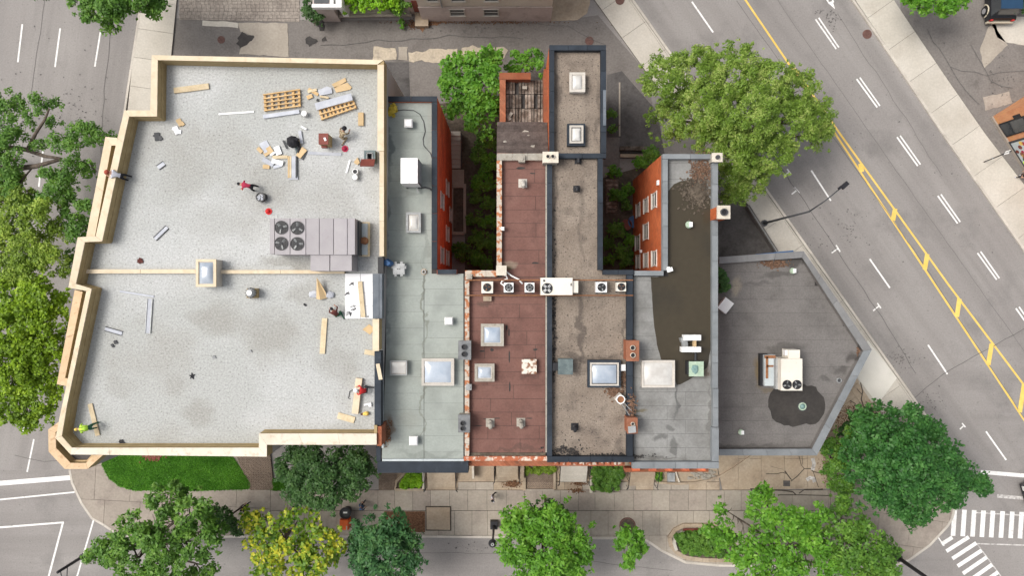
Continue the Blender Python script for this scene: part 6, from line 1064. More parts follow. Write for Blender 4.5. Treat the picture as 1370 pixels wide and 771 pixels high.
# vehicles
def vehicle(name, label, x, y, ang, body_m, roof_m, L, Wd, Hh):
    t = thing(name, label, 'car', x, y, 0); t.rotation_euler.z = ang
    def lo(nm, mb, m, par=t, loc=None, **k):
        me = bpy.data.meshes.new(nm); lc = loc or (0, 0, 0); me.from_pydata([(a - lc[0], b - lc[1], c - lc[2]) for a, b, c in mb.v], [], mb.f); me.materials.append(M[m]); o = bpy.data.objects.new(nm, me); COL.objects.link(o); o.parent = par; o.location = lc
        if k.get('smooth'): me.polygons.foreach_set('use_smooth', [True] * len(mb.f))
        return o
    h = L / 2; w = Wd / 2; b = MB(); prof = [(-h, .35), (-h, .8), (-h + .1, .95), (h - 1.3, .98), (h - .15, .82), (h, .6), (h, .35)]
    n = len(prof)
    for s, q in ((-w, 1), (w, 1)): b.v += [(px, s * (1 if pz < .85 else .95), pz) for px, pz in prof]
    for i in range(n): j = (i + 1) % n; b.face((i, j, n + j, n + i))
    b.face(range(n)); b.face(reversed(range(n, 2 * n))); lo('body', b, body_m)
    c = MB(); bt = [(-h + .25, -w * .92), (h - 1.5, -w * .92), (h - 1.5, w * .92), (-h + .25, w * .92)]; tp = [(-h + .45, -w * .8), (h - 2.2, -w * .8), (h - 2.2, w * .8), (-h + .45, w * .8)]; c.taper(bt, .95, tp, Hh - .06); g = lo('cabin', c, 'glass')
    r = MB(); r.prism([(p[0], p[1]) for p in tp], Hh - .06, Hh); [r.box(0 - .3, s, Hh + .015, L * .35, .05, .03) for s in (-.55, -.2, .2, .55)]; lo('roof', r, roof_m)
    for sx in (-h + .85, h - .85):
        for s in (-1, 1):
            M4 = MB(); M4.tube([(sx, s * (w - .16), .34), (sx, s * (w + .05), .34)], .34, 18); wh = lo('wheel', M4, 'rubber', loc=(sx, s * w, .34)); k2 = MB(); k2.tube([(sx - sx, s * .05, 0), (0, s * .075, 0)], .2, 12); lo('hub', k2, 'hub', par=wh)
            ar = MB(); ar.tube([(sx + .46 * math.cos(a), s * (w + .01), .34 + .46 * math.sin(a)) for a in [math.pi * i / 8 for i in range(9)]], .05, 6); lo('fender', ar, 'tan_trim' if body_m == 'car_body' and roof_m == 'car_blue' else 'black')
    for s in (-1, 1): lo('headlight', MB().box(h, s * w * .7, .68, .08, .35, .16), 'milky_dome', loc=(h, s * w * .7, .68)); lo('tail_lamp', MB().box(-h, s * w * .8, .75, .08, .2, .2), 'red_cloth', loc=(-h, s * w * .8, .75)); lo('mirror', MB().box(h - 1.75, s * (w + .12), 1.02, .14, .22, .14), 'black', loc=(h - 1.75, s * w, 1.02))
    lo('bumper', MB().box(-h - .05, 0, .5, .18, Wd * .98, .2), 'tan_trim' if roof_m == 'car_blue' else 'black'); return t
X, Y = W(1329, 33); vehicle('parked_car', 'dark blue-covered off-roader with tan wheel arches parked at the top right corner', X + .1, Y + 2.4, R(90), 'car_body', 'car_blue', 4.7, 2.0, 1.85)
X, Y = W(1361, 634); vehicle('dark_car', 'dark car nosing in over the stop line at the right edge', X + 2.25, Y - .95, R(180 + 16), 'car_body', 'car_body', 4.4, 1.8, 1.45)
# ---------------------------------------------------------------- people
def person(label, x, y, z, heading, J, shirt, pants, headgear, hm='hair', shoe='black_cloth', sleeves=None, vest=None):
    "one continuous skinned body; J gives the joints in metres, x forward, y left, z up"
    V = []; E_ = []; Rr = []; Z = []
    def n(p, r, zone, par=None):
        V.append(Vector(p)); Rr.append(r); Z.append(zone); i = len(V) - 1
        if par is not None: E_.append((par, i))
        return i
    pe = n(J['pelvis'], .145, 1); wa = n(Vector(J['pelvis']).lerp(Vector(J['chest']), .5), .13, 0, pe); ch = n(J['chest'], .155, 0, wa); ne = n(Vector(J['chest']).lerp(Vector(J['head']), .55), .06, 2, ch)
    hd = Vector(J['head']); up = (hd - Vector(J['chest'])).normalized(); fw = Vector(J.get('face', (1, 0, 0))).normalized(); h0 = n(hd - up * .04, .085, 2, ne); n(hd + up * .07, .09, 2, h0); no = n(hd - up * .03 + fw * .105, .018, 2, h0)
    for s in (1, -1):
        m = lambda p: Vector((p[0], p[1] * s, p[2])); a = J['armL'] if s == 1 else J.get('armR', J['armL']); g = J['legL'] if s == 1 else J.get('legR', J['legL'])
        sh = n(m(a[0]), .07, 0, ch); el = n(m(a[1]), .05, 3, sh); wr = n(m(a[2]), .032, 4, el); d = (m(a[2]) - m(a[1])).normalized(); sd_ = d.cross(Vector((0, 0, 1)) if abs(d.z) < .9 else Vector((1, 0, 0))).normalized(); dn = d.cross(sd_)
        pa = n(m(a[2]) + d * .06, .036, 4, wr)
        for k, (o, l) in enumerate(((-.03, .055), (-.01, .07), (.01, .066), (.03, .05))):
            f1 = n(m(a[2]) + d * .11 + sd_ * o, .010, 4, pa); n(m(a[2]) + d * (.11 + l) + sd_ * o + dn * .02, .008, 4, f1)
        t1 = n(m(a[2]) + d * .06 + sd_ * .05, .012, 4, pa); n(m(a[2]) + d * .10 + sd_ * .065 + dn * .01, .009, 4, t1)
        hp = n(m(g[0]), .105, 1, pe); kn = n(m(g[1]), .07, 1, hp); ak = n(m(g[2]), .045, 1, kn); to = Vector(g[3]); n(Vector((to.x, to.y * s, to.z)), .042, 5, ak)
    me = bpy.data.meshes.new('tmp'); me.from_pydata([tuple(v) for v in V], E_, []); o = bpy.data.objects.new('tmp', me); COL.objects.link(o)
    sk = o.modifiers.new('s', 'SKIN'); 
    if not me.skin_vertices: pass
    for i, sv in enumerate(me.skin_vertices[0].data): sv.radius = (Rr[i] * (1.0 if Z[i] != 0 else .8), Rr[i] * (1.0 if Z[i] != 0 else 1.15)); sv.use_root = (i == 0)
    sb = o.modifiers.new('b', 'SUBSURF'); sb.levels = 1; sb.render_levels = 1
    dg = bpy.context.evaluated_depsgraph_get(); dg.update(); bm_ = bpy.data.meshes.new_from_object(o.evaluated_get(dg)); bpy.data.objects.remove(o); bpy.data.meshes.remove(me)
    t = thing('person', label, 'person', *W(x, y, z), z); t.rotation_euler.z = heading; t.scale = (.92, .92, .92)
    bm_.name = 'body'; 
    for mm in (shirt, pants, 'skin', sleeves or shirt, 'skin', shoe): bm_.materials.append(M[mm])
    A = np.array([tuple(v) for v in V])
    for p in bm_.polygons:
        c = np.array(tuple(p.center)); i = int(np.argmin(((A - c) ** 2).sum(1) - np.array(Rr) ** 2)); p.material_index = Z[i]
        p.use_smooth = True
    b = bpy.data.objects.new('body', bm_); COL.objects.link(b); b.parent = t
    def lo(nm, mb, m): o = obj(nm, mb, M[m], None, smooth=True); o.parent = t; return o
    if headgear == 'hair': lo('hair', MB().ball(tuple(hd + up * .05 - fw * .02), .112, .1, .1, 12, 7), hm)
    else: lo('helmet', MB().ball(tuple(hd + up * .07), .14, .12, .12, 14, 7).cyl(hd.x + up.x * .06 + fw.x * .04, hd.y + up.y * .06, hd.z + up.z * .06 - .01, hd.z + up.z * .06 + .01, .16, 16), hm)
    if vest:
        c = Vector(J['chest']); q = Vector(J['pelvis']); v = MB().tube([q.lerp(c, .25), q.lerp(c, .7), c + (c - q).normalized() * .1], [.18, .205, .17], 12); lo('vest', v, vest)
        for s in (-1, 1): lo('reflective_band', MB().tube([q.lerp(c, .3) + Vector((0, s * .1, .15)), q.lerp(c, .7) + Vector((0, s * .1, .18)), c + Vector((.05, s * .1, .16))], .025, 6), 'black_cloth')
    return t
STAND = dict(pelvis=(0, 0, .93), chest=(.02, 0, 1.32), head=(.05, 0, 1.64), armL=((.02, .2, 1.40), (-.02, .27, 1.12), (.14, .27, .90)), armR=((.02, .2, 1.40), (.0, .27, 1.12), (.12, .25, .9)), legL=((0, .1, .9), (.14, .11, .5), (.05, .11, .09), (.24, .12, .05)), legR=((0, .1, .9), (-.02, .11, .48), (-.28, .11, .12), (-.12, .12, .05)))
BEND = dict(pelvis=(-.12, 0, .86), chest=(.30, 0, 1.08), head=(.60, 0, 1.08), face=(.5, 0, -.85), armL=((.34, .2, 1.08), (.42, .30, .82), (.62, .24, .60)), armR=((.34, .2, 1.08), (.40, .28, .82), (.60, .14, .58)), legL=((-.12, .1, .82), (.0, .15, .46), (-.08, .16, .09), (.12, .18, .05)), legR=((-.12, .1, .82), (-.12, .15, .46), (-.25, .16, .09), (-.05, .18, .05)))
KNEEL = dict(pelvis=(-.15, 0, .42), chest=(.16, 0, .78), head=(.38, 0, .98), face=(.7, 0, -.7), armL=((.18, .2, .86), (.34, .32, .62), (.52, .24, .40)), armR=((.18, .2, .86), (.36, .28, .6), (.55, .12, .36)), legL=((-.13, .1, .4), (.25, .2, .48), (.12, .2, .09), (.32, .2, .05)), legR=((-.13, .1, .38), (.1, .2, .10), (-.34, .18, .10), (-.52, .18, .06)))
LEAN = dict(pelvis=(-.18, 0, .86), chest=(.16, 0, 1.16), head=(.42, 0, 1.34), face=(.6, 0, -.8), armL=((.18, .2, 1.22), (.34, .28, 1.02), (.50, .22, 1.04)), armR=((.18, .2, 1.22), (.32, .24, 1.02), (.48, .1, 1.04)), legL=((-.18, .1, .82), (-.14, .14, .46), (-.22, .14, .09), (-.04, .16, .05)), legR=((-.18, .1, .82), (-.2, .14, .46), (-.40, .14, .1), (-.22, .16, .05)))
person('worker in white shirt and dark trousers leaning on the west parapet of the gravel roof', 169, 237.5, ZR, R(166), LEAN, 'white_cloth', 'black_cloth', 'helmet', 'red_cap')
person('worker in crimson shirt bending over beside the black rubble tub', 341, 252, ZR, R(168), BEND, 'crimson', 'black_cloth', 'hair', 'black_cloth', sleeves='orange')
person('worker crouching in brown patterned shirt with black cap near the east parapet', 460.5, 184, ZR, R(55), KNEEL, 'khaki', 'khaki', 'helmet', 'black_cloth', shoe='brown_cloth')
person('worker in dark maroon jacket kneeling at the corner of the white foam boards', 453, 420, ZR, R(118), KNEEL, 'brown_cloth', 'green_cloth', 'hair', 'black_cloth')
person('worker in red jacket and white helmet kneeling by the long cream box beam', 490, 521, ZR, R(172), KNEEL, 'red_cloth', 'dark', 'helmet', 'white_metal')
person('worker in yellow hi-vis vest bending over a plank in the south-west corner of the roof', 129, 569, ZR, R(186), BEND, 'hivis', 'green_cloth', 'hair', 'yellow_paint', vest='hivis')
person('pedestrian in blue top and black trousers walking on the south sidewalk', 488, 673, .12, R(40), STAND, 'blue_cloth', 'black_cloth', 'hair', 'blue_cloth')
person('pedestrian in white top and black trousers on the sidewalk below the red-brown roof', 660, 662, .12, R(200), STAND, 'white_cloth', 'black_cloth', 'hair', 'black_cloth')
person('pedestrian in black carrying a bag beside the big south-west tree', 333, 675, .12, R(25), STAND, 'black_cloth', 'black_cloth', 'hair')
person('pedestrian in black striding on the far sidewalk at the right edge', 1361, 236, .12, R(170), STAND, 'black_cloth', 'black_cloth', 'hair', shoe='white_cloth')
person('pedestrian in brown jacket standing at the edge of the yellow-green tree', 396, 679, .12, R(80), STAND, 'brown_cloth', 'black_cloth', 'hair')
# ---------------------------------------------------------------- trees and plants
LM = {}
LM['willow'] = leafmat('willow_leaf', (.10, .18, .02), (.18, .30, .035), (.38, .47, .12)); LM['emerald'] = leafmat('emerald_leaf', (.02, .085, .018), (.045, .155, .03), (.09, .24, .05))
LM['lime'] = leafmat('lime_leaf', (.09, .17, .006), (.20, .34, .012), (.36, .52, .03)); LM['dark'] = leafmat('dark_leaf', (.03, .08, .02), (.055, .135, .032), (.10, .20, .05))
LM['mid'] = leafmat('mid_leaf', (.05, .13, .016), (.10, .23, .028), (.19, .35, .05)); LM['yellow'] = leafmat('yellow_green_leaf', (.06, .17, .02), (.20, .32, .02), (.68, .64, .05))
LM['teal'] = leafmat('blue_green_leaf', (.025, .09, .028), (.055, .16, .05), (.11, .24, .07)); LM['fresh'] = leafmat('fresh_leaf', (.055, .16, .012), (.11, .29, .022), (.21, .42, .045))
LM['brightlime'] = leafmat('bright_lime_leaf', (.12, .28, .006), (.22, .46, .012), (.36, .6, .03)); LM['olive'] = leafmat('olive_leaf', (.10, .17, .02), (.21, .33, .03), (.40, .52, .08)); LM['yel'] = leafmat('yellow_weed', (.5, .36, .03), (.65, .5, .06), (.75, .6, .1))
def leafmesh(name, C, r, nl, L, asp, g, parent, m, off, droop=.15, flat_=.35):
    "C: clump centres (n,3); r: clump radii; nl: leaves in all"
    w = r ** 2; idx = g.choice(len(C), nl, p=w / w.sum()); d = g.normal(size=(nl, 3)); d /= np.linalg.norm(d, axis=1)[:, None]; d[:, 2] = np.where(d[:, 2] < -.3, -d[:, 2], d[:, 2])
    p = C[idx] + d * (r[idx] * g.uniform(.25, 1.0, nl) ** .6)[:, None] * np.array([1, 1, .75])
    nrm = d * .5 + np.array([0, 0, flat_ + .35]) + g.normal(0, .38, (nl, 3)); nrm /= np.linalg.norm(nrm, axis=1)[:, None]
    t = np.cross(nrm, g.normal(size=(nl, 3))); t /= np.linalg.norm(t, axis=1)[:, None]; b = np.cross(nrm, t); l = (L * g.uniform(.6, 1.3, nl))[:, None]; wd_ = l * asp
    v = np.empty((nl, 4, 3)); v[:, 0] = p - t * l * .5; v[:, 1] = p + b * wd_ * .5 - nrm * l * .06 - t * l * .05; v[:, 2] = p + t * l * .5 - nrm * l * droop; v[:, 3] = p - b * wd_ * .5 - nrm * l * .06 - t * l * .05
    v = v.reshape(-1, 3) - np.array(off); me = bpy.data.meshes.new(name); me.vertices.add(len(v)); me.vertices.foreach_set('co', v.astype(np.float32).ravel()); me.loops.add(nl * 4); me.loops.foreach_set('vertex_index', np.arange(nl * 4, dtype=np.int32))
    me.polygons.add(nl); me.polygons.foreach_set('loop_start', np.arange(0, nl * 4, 4, dtype=np.int32)); me.update(calc_edges=True); me.materials.append(m)
    o = bpy.data.objects.new(name, me); COL.objects.link(o)
    if parent is not None: o.parent = parent
    return o
def lobes_to_clumps(lobes, ztop, rc, g, fill=1.0, zmin=1.5, dome=1.0):
    C = []; Rr = []
    for lb in lobes:
        px, py, rp = lb[:3]; zt = lb[3] if len(lb) > 3 else ztop; z0 = zt; k = (H - zt * .8) / F; r = rp * k; cx, cy = W(px, py, zt * .85)
        n = max(3, int(fill * 3.2 * (r / rc) ** 2))
        for i in range(n):
            q = math.sqrt(g.random()); a = g.uniform(0, 6.283); rr = q * max(r - rc * .6, .1); z = zt - rc * .5 - dome * r * .75 * (1 - math.sqrt(max(0, 1 - q * q * .95))) - g.exponential(.22) * r
            C.append((cx + rr * math.cos(a), cy + rr * math.sin(a), max(z, zmin))); Rr.append(rc * g.uniform(.55, 1.15))
            if g.random() < .3:   # ragged twig ends past the edge of the bough
                a = g.uniform(0, 6.283); rr = r * g.uniform(.9, 1.18); C.append((cx + rr * math.cos(a), cy + rr * math.sin(a), max(zt - rc - r * g.uniform(.3, .7), zmin))); Rr.append(rc * g.uniform(.25, .5))
    return np.array(C), np.array(Rr)
def tree(name, label, lobes, ztop, leaf, L=.3, asp=.5, cov=4.0, rc=.7, seed=1, fill=1.0, base=None, limbs=None, cat='tree', dome=1.0, group=None, tr=.2, autolimb=True):
    g = np.random.default_rng(seed); C, r = lobes_to_clumps(lobes, ztop, rc, g, fill, min(1.2, ztop * .3), dome); cen = C.mean(0)
    if base: bx, by = W(*base, 0)
    else: bx, by = cen[0], cen[1]
    t = thing(name, label, cat, bx, by, 0, group); A = sum(math.pi * (lb[2] * (H - ztop) / F) ** 2 for lb in lobes); nl = int(A * cov / (L * L * asp * .5))
    o = leafmesh('crown', C, r, nl, L, asp, g, t, LM[leaf], (bx, by, 0))
    mb = MB(); zf = ztop * .45; fx, fy = bx * .6 + cen[0] * .4, by * .6 + cen[1] * .4; mb.tube([(bx, by, 0), (bx + .05, by, .5), ((bx + fx) / 2, (by + fy) / 2, zf * .6), (fx, fy, zf)], [tr * 1.5, tr * 1.1, tr, tr * .85], 10); obj('trunk', mb, M['bark'], t, smooth=True)
    for lb in (lobes if autolimb else []):
        zt = lb[3] if len(lb) > 3 else ztop; ex, ey = W(lb[0], lb[1], zt * .85); e = Vector((ex, ey, zt * .82)); s = Vector((fx, fy, zf * .95)); mid = s.lerp(e, .5) + Vector((g.normal(0, .3), g.normal(0, .3), .3)); bm_ = MB(); bm_.tube([s, s.lerp(mid, .5), mid, mid.lerp(e, .5), e], [tr * .6, tr * .5, tr * .38, tr * .25, tr * .08], 7)
        rw = lb[2] * (H - zt) / F
        for k in range(5):
            a = g.uniform(0, 6.28); q = mid.lerp(e, g.uniform(0, .8)); bm_.tube([q, q + Vector((math.cos(a) * rw * .4, math.sin(a) * rw * .4, .25)), q + Vector((math.cos(a) * rw * .8, math.sin(a) * rw * .8, .2))], [tr * .2, tr * .13, tr * .04], 5)
        obj('limb', bm_, M['bark'], t, smooth=True, loc=tuple(s))
    return t
tree('willow_tree', 'large light olive-green tree overhanging the diagonal street', [(885, 105, 32), (930, 100, 42, 8.5), (985, 95, 42, 9), (1030, 110, 34, 8.5), (1070, 120, 30, 7), (1095, 150, 26, 6.5), (1095, 180, 22, 6), (1060, 165, 40, 8), (1000, 150, 50, 9.5), (940, 150, 45, 9), (895, 160, 30, 7), (985, 205, 42, 8), (1030, 205, 32, 7.5), (980, 245, 30, 6.5), (1010, 235, 28, 6), (950, 180, 30, 7.5)], 9, 'willow', .19, .4, 3.7, .42, 1, base=(975, 205), tr=.3)
tree('maple_tree', 'big dense emerald tree filling the south-east street corner', [(1185, 570, 30, 6.5), (1220, 572, 32, 7), (1160, 590, 26, 6), (1165, 625, 34, 6.8), (1210, 612, 40, 9.4), (1255, 610, 34, 7.5), (1240, 645, 38, 8.3), (1190, 655, 34, 6.9), (1282, 632, 26, 6.5), (1310, 648, 20, 5.5), (1225, 682, 26, 6.5), (1265, 665, 28, 6.5), (1220, 695, 12, 5), (1185, 600, 34, 8.5), (1200, 640, 34, 8.5), (1150, 560, 16, 5), (1245, 580, 20, 6), (1270, 610, 20, 6.5), (1170, 655, 26, 7), (1135, 600, 18, 5), (1200, 675, 20, 6), (1295, 645, 20, 5.5), (1255, 640, 30, 8)], 9, 'emerald', .24, .6, 3.9, .55, 2, dome=1.4, base=(1190, 600), tr=.3)
tree('small_tree', 'lighter green shrubby tree at the left flank of the big emerald tree', [(1112, 600, 14, 3.2), (1120, 625, 20, 3.6), (1128, 650, 18, 3.4), (1135, 590, 18, 3.4)], 3.5, 'mid', .2, .5, 4, .4, 3, tr=.1)
tree('street_tree', 'wide bright green many-lobed tree on the south sidewalk right of the planter', [(965, 712, 24, 5.5), (985, 740, 20, 5), (1020, 680, 26, 7), (1022, 660, 14, 6), (1055, 700, 30, 7.5), (1085, 690, 24, 7), (1095, 722, 30, 7), (1060, 745, 30, 7), (1015, 735, 30, 6.5), (1010, 770, 30, 6), (1060, 780, 30, 6), (962, 678, 10, 4.5), (1110, 760, 26, 6)], 7, 'fresh', .3, .5, 2.9, .55, 4, base=(1040, 735), fill=.8, tr=.2)
tree('street_tree', 'bright green tree in the south-east between the many-lobed tree and the emerald tree', [(1140, 700, 28, 6), (1130, 735, 34, 6.5), (1165, 745, 34, 6.5), (1185, 765, 24, 6), (1150, 775, 34, 6), (1125, 675, 16, 5), (1190, 735, 16, 5)], 6, 'mid', .3, .5, 3.2, .55, 5, base=(1140, 730), tr=.17)
tree('street_tree', 'tall round-crowned green tree beside the black post lamp', [(700, 700, 30, 6.5), (740, 700, 34, 7.5), (770, 720, 26, 6.5), (695, 735, 30, 6.5), (735, 745, 40, 7.5), (770, 755, 26, 6.5), (715, 775, 34, 6.5), (755, 785, 34, 6.5), (690, 690, 14, 5.5)], 7.5, 'fresh', .3, .5, 3.4, .6, 6, base=(722, 706), tr=.17)
tree('small_tree', 'dark green sapling crown poking out above the round-crowned tree', [(732, 683, 16, 4), (748, 690, 14, 4), (716, 690, 12, 3.6)], 4, 'dark', .26, .5, 3, .4, 7, tr=.08)
tree('small_street_tree', 'small rich green street tree standing alone in its round pit', [(833, 716, 14, 4.5), (851, 718, 16, 4.8), (842, 735, 18, 5), (858, 732, 11, 4.3), (838, 752, 12, 4.2), (826, 728, 9, 4)], 5, 'fresh', .34, .42, 3.0, .4, 8, base=(839, 705), tr=.08, fill=.8)
tree('street_tree', 'dark green dense tree against the south parapet of the gravel roof', [(395, 622, 28, 7), (430, 618, 32, 8), (470, 622, 30, 7.5), (400, 650, 26, 6.5), (435, 655, 34, 7.5), (475, 645, 28, 7), (490, 625, 18, 6.5), (425, 672, 14, 5.5), (378, 635, 14, 6)], 8, 'dark', .22, .5, 4, .55, 9, base=(435, 625), tr=.2)
tree('street_tree', 'large loose green tree at the bottom left below the lawn', [(225, 672, 30, 8), (260, 685, 30, 8.5), (180, 710, 30, 7.5), (215, 715, 38, 9), (260, 725, 36, 8.5), (150, 735, 26, 6.5), (175, 750, 34, 7.5), (225, 760, 38, 8), (275, 760, 26, 6.5), (290, 705, 18, 6), (130, 745, 20, 5.5), (240, 655, 18, 6.5)], 9, 'mid', .28, .5, 3.0, .5, 10, base=(215, 712), tr=.24, fill=.65)
tree('yellow_tree', 'sparse yellow-green tree between the loose green tree and the blue-green tree', [(335, 700, 20, 5), (365, 705, 24, 6), (400, 695, 24, 6), (430, 710, 22, 6), (350, 735, 26, 6), (385, 735, 30, 6.5), (420, 745, 28, 6.5), (450, 735, 20, 5.5), (360, 765, 28, 6), (410, 775, 30, 6), (340, 690, 12, 5)], 6.5, 'yellow', .30, .7, 2.1, .45, 11, base=(385, 712), tr=.14, fill=.7)
tree('street_tree', 'blue-green spiky tree below the dark tree pit on the south sidewalk', [(495, 712, 26, 6), (525, 705, 22, 6), (545, 720, 20, 5.5), (510, 740, 34, 7), (545, 750, 22, 6), (490, 755, 26, 6), (525, 775, 30, 6), (478, 730, 16, 5)], 7, 'teal', .34, .36, 3.6, .5, 12, base=(520, 705), tr=.16)
tree('small_tree', 'two small green tufts between the loose tree and the yellow tree', [(300, 695, 16, 3.5), (318, 706, 14, 3.4), (285, 690, 14, 3.6)], 3.5, 'dark', .24, .5, 3, .35, 13, tr=.07)
tree('lime_tree', 'dense yellow-lime tree west of the gravel roof', [(20, 400, 40, 7), (55, 395, 32, 7.5), (25, 440, 44, 8), (62, 430, 30, 7.5), (20, 490, 44, 8), (58, 480, 34, 7.5), (15, 540, 36, 7), (52, 525, 30, 7), (60, 555, 18, 6), (40, 565, 14, 5.5), (-15, 460, 50, 8), (85, 400, 14, 6.5)], 8, 'lime', .2, .8, 4.2, .5, 14, base=(30, 455), tr=.22)
tree('pale_tree', 'yellowish-green airy tree west of the parapet, above the dense lime tree', [(20, 300, 34, 7), (35, 335, 34, 7.5), (70, 345, 26, 7), (10, 355, 34, 7), (55, 285, 24, 7), (-10, 320, 34, 7), (30, 270, 26, 6.5), (5, 255, 30, 6.5), (75, 310, 16, 6), (90, 365, 10, 6), (45, 365, 24, 7)], 7.5, 'olive', .22, .45, 3.4, .55, 15, base=(35, 320), tr=.12, fill=.9, autolimb=False)
# leaning sparse tree with bare boughs
t = tree('bare_bough_tree', 'sparse tree with thick bare brown boughs reaching east over the west street', [(62, 140, 20, 7), (45, 160, 14, 6.5), (75, 165, 10, 6.5), (85, 190, 18, 7), (105, 200, 22, 7.5), (130, 180, 18, 6.5), (90, 225, 20, 7), (120, 225, 14, 6), (15, 150, 22, 7), (5, 130, 18, 7), (20, 190, 22, 7.5), (15, 220, 22, 7), (100, 285, 22, 6), (75, 265, 22, 6.5), (100, 310, 18, 6), (70, 240, 18, 6.5), (95, 345, 12, 5), (150, 190, 14, 6), (110, 175, 16, 6.5), (85, 250, 20, 6.5), (115, 270, 16, 6), (115, 300, 16, 5.5), (20, 255, 18, 6.5), (55, 195, 10, 6.5), (-10, 170, 26, 7), (40, 270, 16, 6), (10, 240, 22, 6.5), (0, 205, 24, 7), (35, 180, 12, 6.5), (120, 320, 10, 5), (95, 262, 14, 6)], 7.5, 'mid', .22, .45, 2.6, .5, 16, base=(20, 215), tr=.12, fill=.75, autolimb=False)
for pts, r0 in (([(-15, 225, 5), (20, 226, 5.4), (50, 222, 5.7), (82, 213, 6)], .26), ([(-10, 195, 5), (35, 200, 5.6), (60, 209, 5.8), (82, 212, 6)], .2), ([(38, 198, 5.7), (48, 178, 6.2), (60, 160, 6.5), (66, 145, 6.7)], .13), ([(-5, 272, 4.8), (15, 262, 5.2), (30, 240, 5.4), (42, 226, 5.6)], .12), ([(86, 226, 5.4), (75, 236, 5.5), (66, 247, 5.6)], .14), ([(15, 238, 5.5), (28, 250, 5.6), (42, 260, 5.7)], .05), ([(120, 215, 5), (128, 230, 4.6)], .1)):
    off = t.location; ps = [Vector((*W(a, b, c), c)) for a, b, c in pts]; obj('limb', MB().tube(ps, [r0 * (1 - .2 * i) for i in range(len(ps))], 9), M['bark'], t, smooth=True, loc=tuple(ps[0]))
tree('dark_tree', 'dark green tree drooping from the top left edge of the picture', [(115, -8, 30, 8), (150, 5, 26, 8), (165, 20, 18, 7), (150, 40, 10, 6), (128, 22, 16, 7), (208, 5, 20, 7), (205, 22, 10, 6), (180, -20, 40, 8), (120, -40, 40, 8)], 8, 'mid', .26, .5, 3.6, .5, 17, base=(150, -30), tr=.2)
tree('small_tree', 'few dark leaves at the top edge near the left corner', [(57, -4, 9, 5), (50, -20, 14, 5)], 5, 'dark', .26, .5, 3, .4, 18, base=(50, -30), tr=.1)
tree('lime_hedge', 'bright lime-green bush spilling over the terrace at the top edge', [(468, -2, 16, 2.6), (485, -4, 17, 2.9), (505, -3, 17, 2.9), (525, -6, 17, 2.8), (458, -14, 18, 2.8), (495, -25, 26, 3.2), (530, -20, 20, 3)], 3, 'brightlime', .2, .55, 4.5, .35, 19, cat='bush', tr=.08)
tree('bush', 'mid-green bush at the right end of the lime hedge', [(533, 8, 12, 2), (540, 0, 12, 2.4), (527, 12, 8, 1.8)], 2.2, 'mid', .18, .5, 4, .25, 20, cat='bush', tr=.05)
tree('bush', 'small dark green bush at the east end of the beige pavers', [(412, 14, 11, 1.8), (425, 20, 11, 1.6), (413, 2, 10, 2), (425, 8, 9, 1.8)], 1.8, 'dark', .2, .5, 3.4, .25, 21, cat='bush', tr=.05)
tree('bush', 'tiny weed clump beside the rear door step', [(537, 28, 5, .6), (539, 34, 4, .5)], .6, 'fresh', .16, .5, 3, .15, 22, cat='weed', tr=.02)
tree('corner_tree', 'bright green tree crown at the top edge above the parking lot', [(1215, -4, 17, 4.5), (1240, -4, 22, 5), (1268, 2, 20, 5), (1262, 14, 12, 4.2), (1285, -5, 16, 4.6), (1240, -30, 34, 5)], 5, 'fresh', .24, .5, 3.6, .45, 23, base=(1235, -25), tr=.13)
tree('bush', 'dark green bush beside the off-roader at the top right corner', [(1362, 2, 12, 1.8), (1375, 6, 12, 1.8)], 1.8, 'dark', .2, .5, 3.5, .3, 24, cat='bush', tr=.05)
tree('courtyard_tree', 'leafy vine-like tree between the two brick wings at the north', [(615, 95, 26, 5.5), (640, 85, 24, 6), (650, 115, 32, 7), (615, 125, 28, 6), (640, 150, 30, 6.5), (605, 150, 14, 5), (660, 78, 16, 5), (665, 145, 16, 5.5), (598, 110, 12, 5)], 7, 'fresh', .3, .55, 3.8, .5, 25, base=(640, 140), tr=.14)
tree('vine', 'green climber over the orange shed wall', [(700, 85, 14, 3.5), (685, 92, 12, 3.5), (715, 75, 13, 3), (722, 90, 8, 4.2), (725, 103, 6, 5), (690, 75, 8, 3)], 4, 'fresh', .24, .55, 3.2, .3, 26, cat='climber', tr=.05)
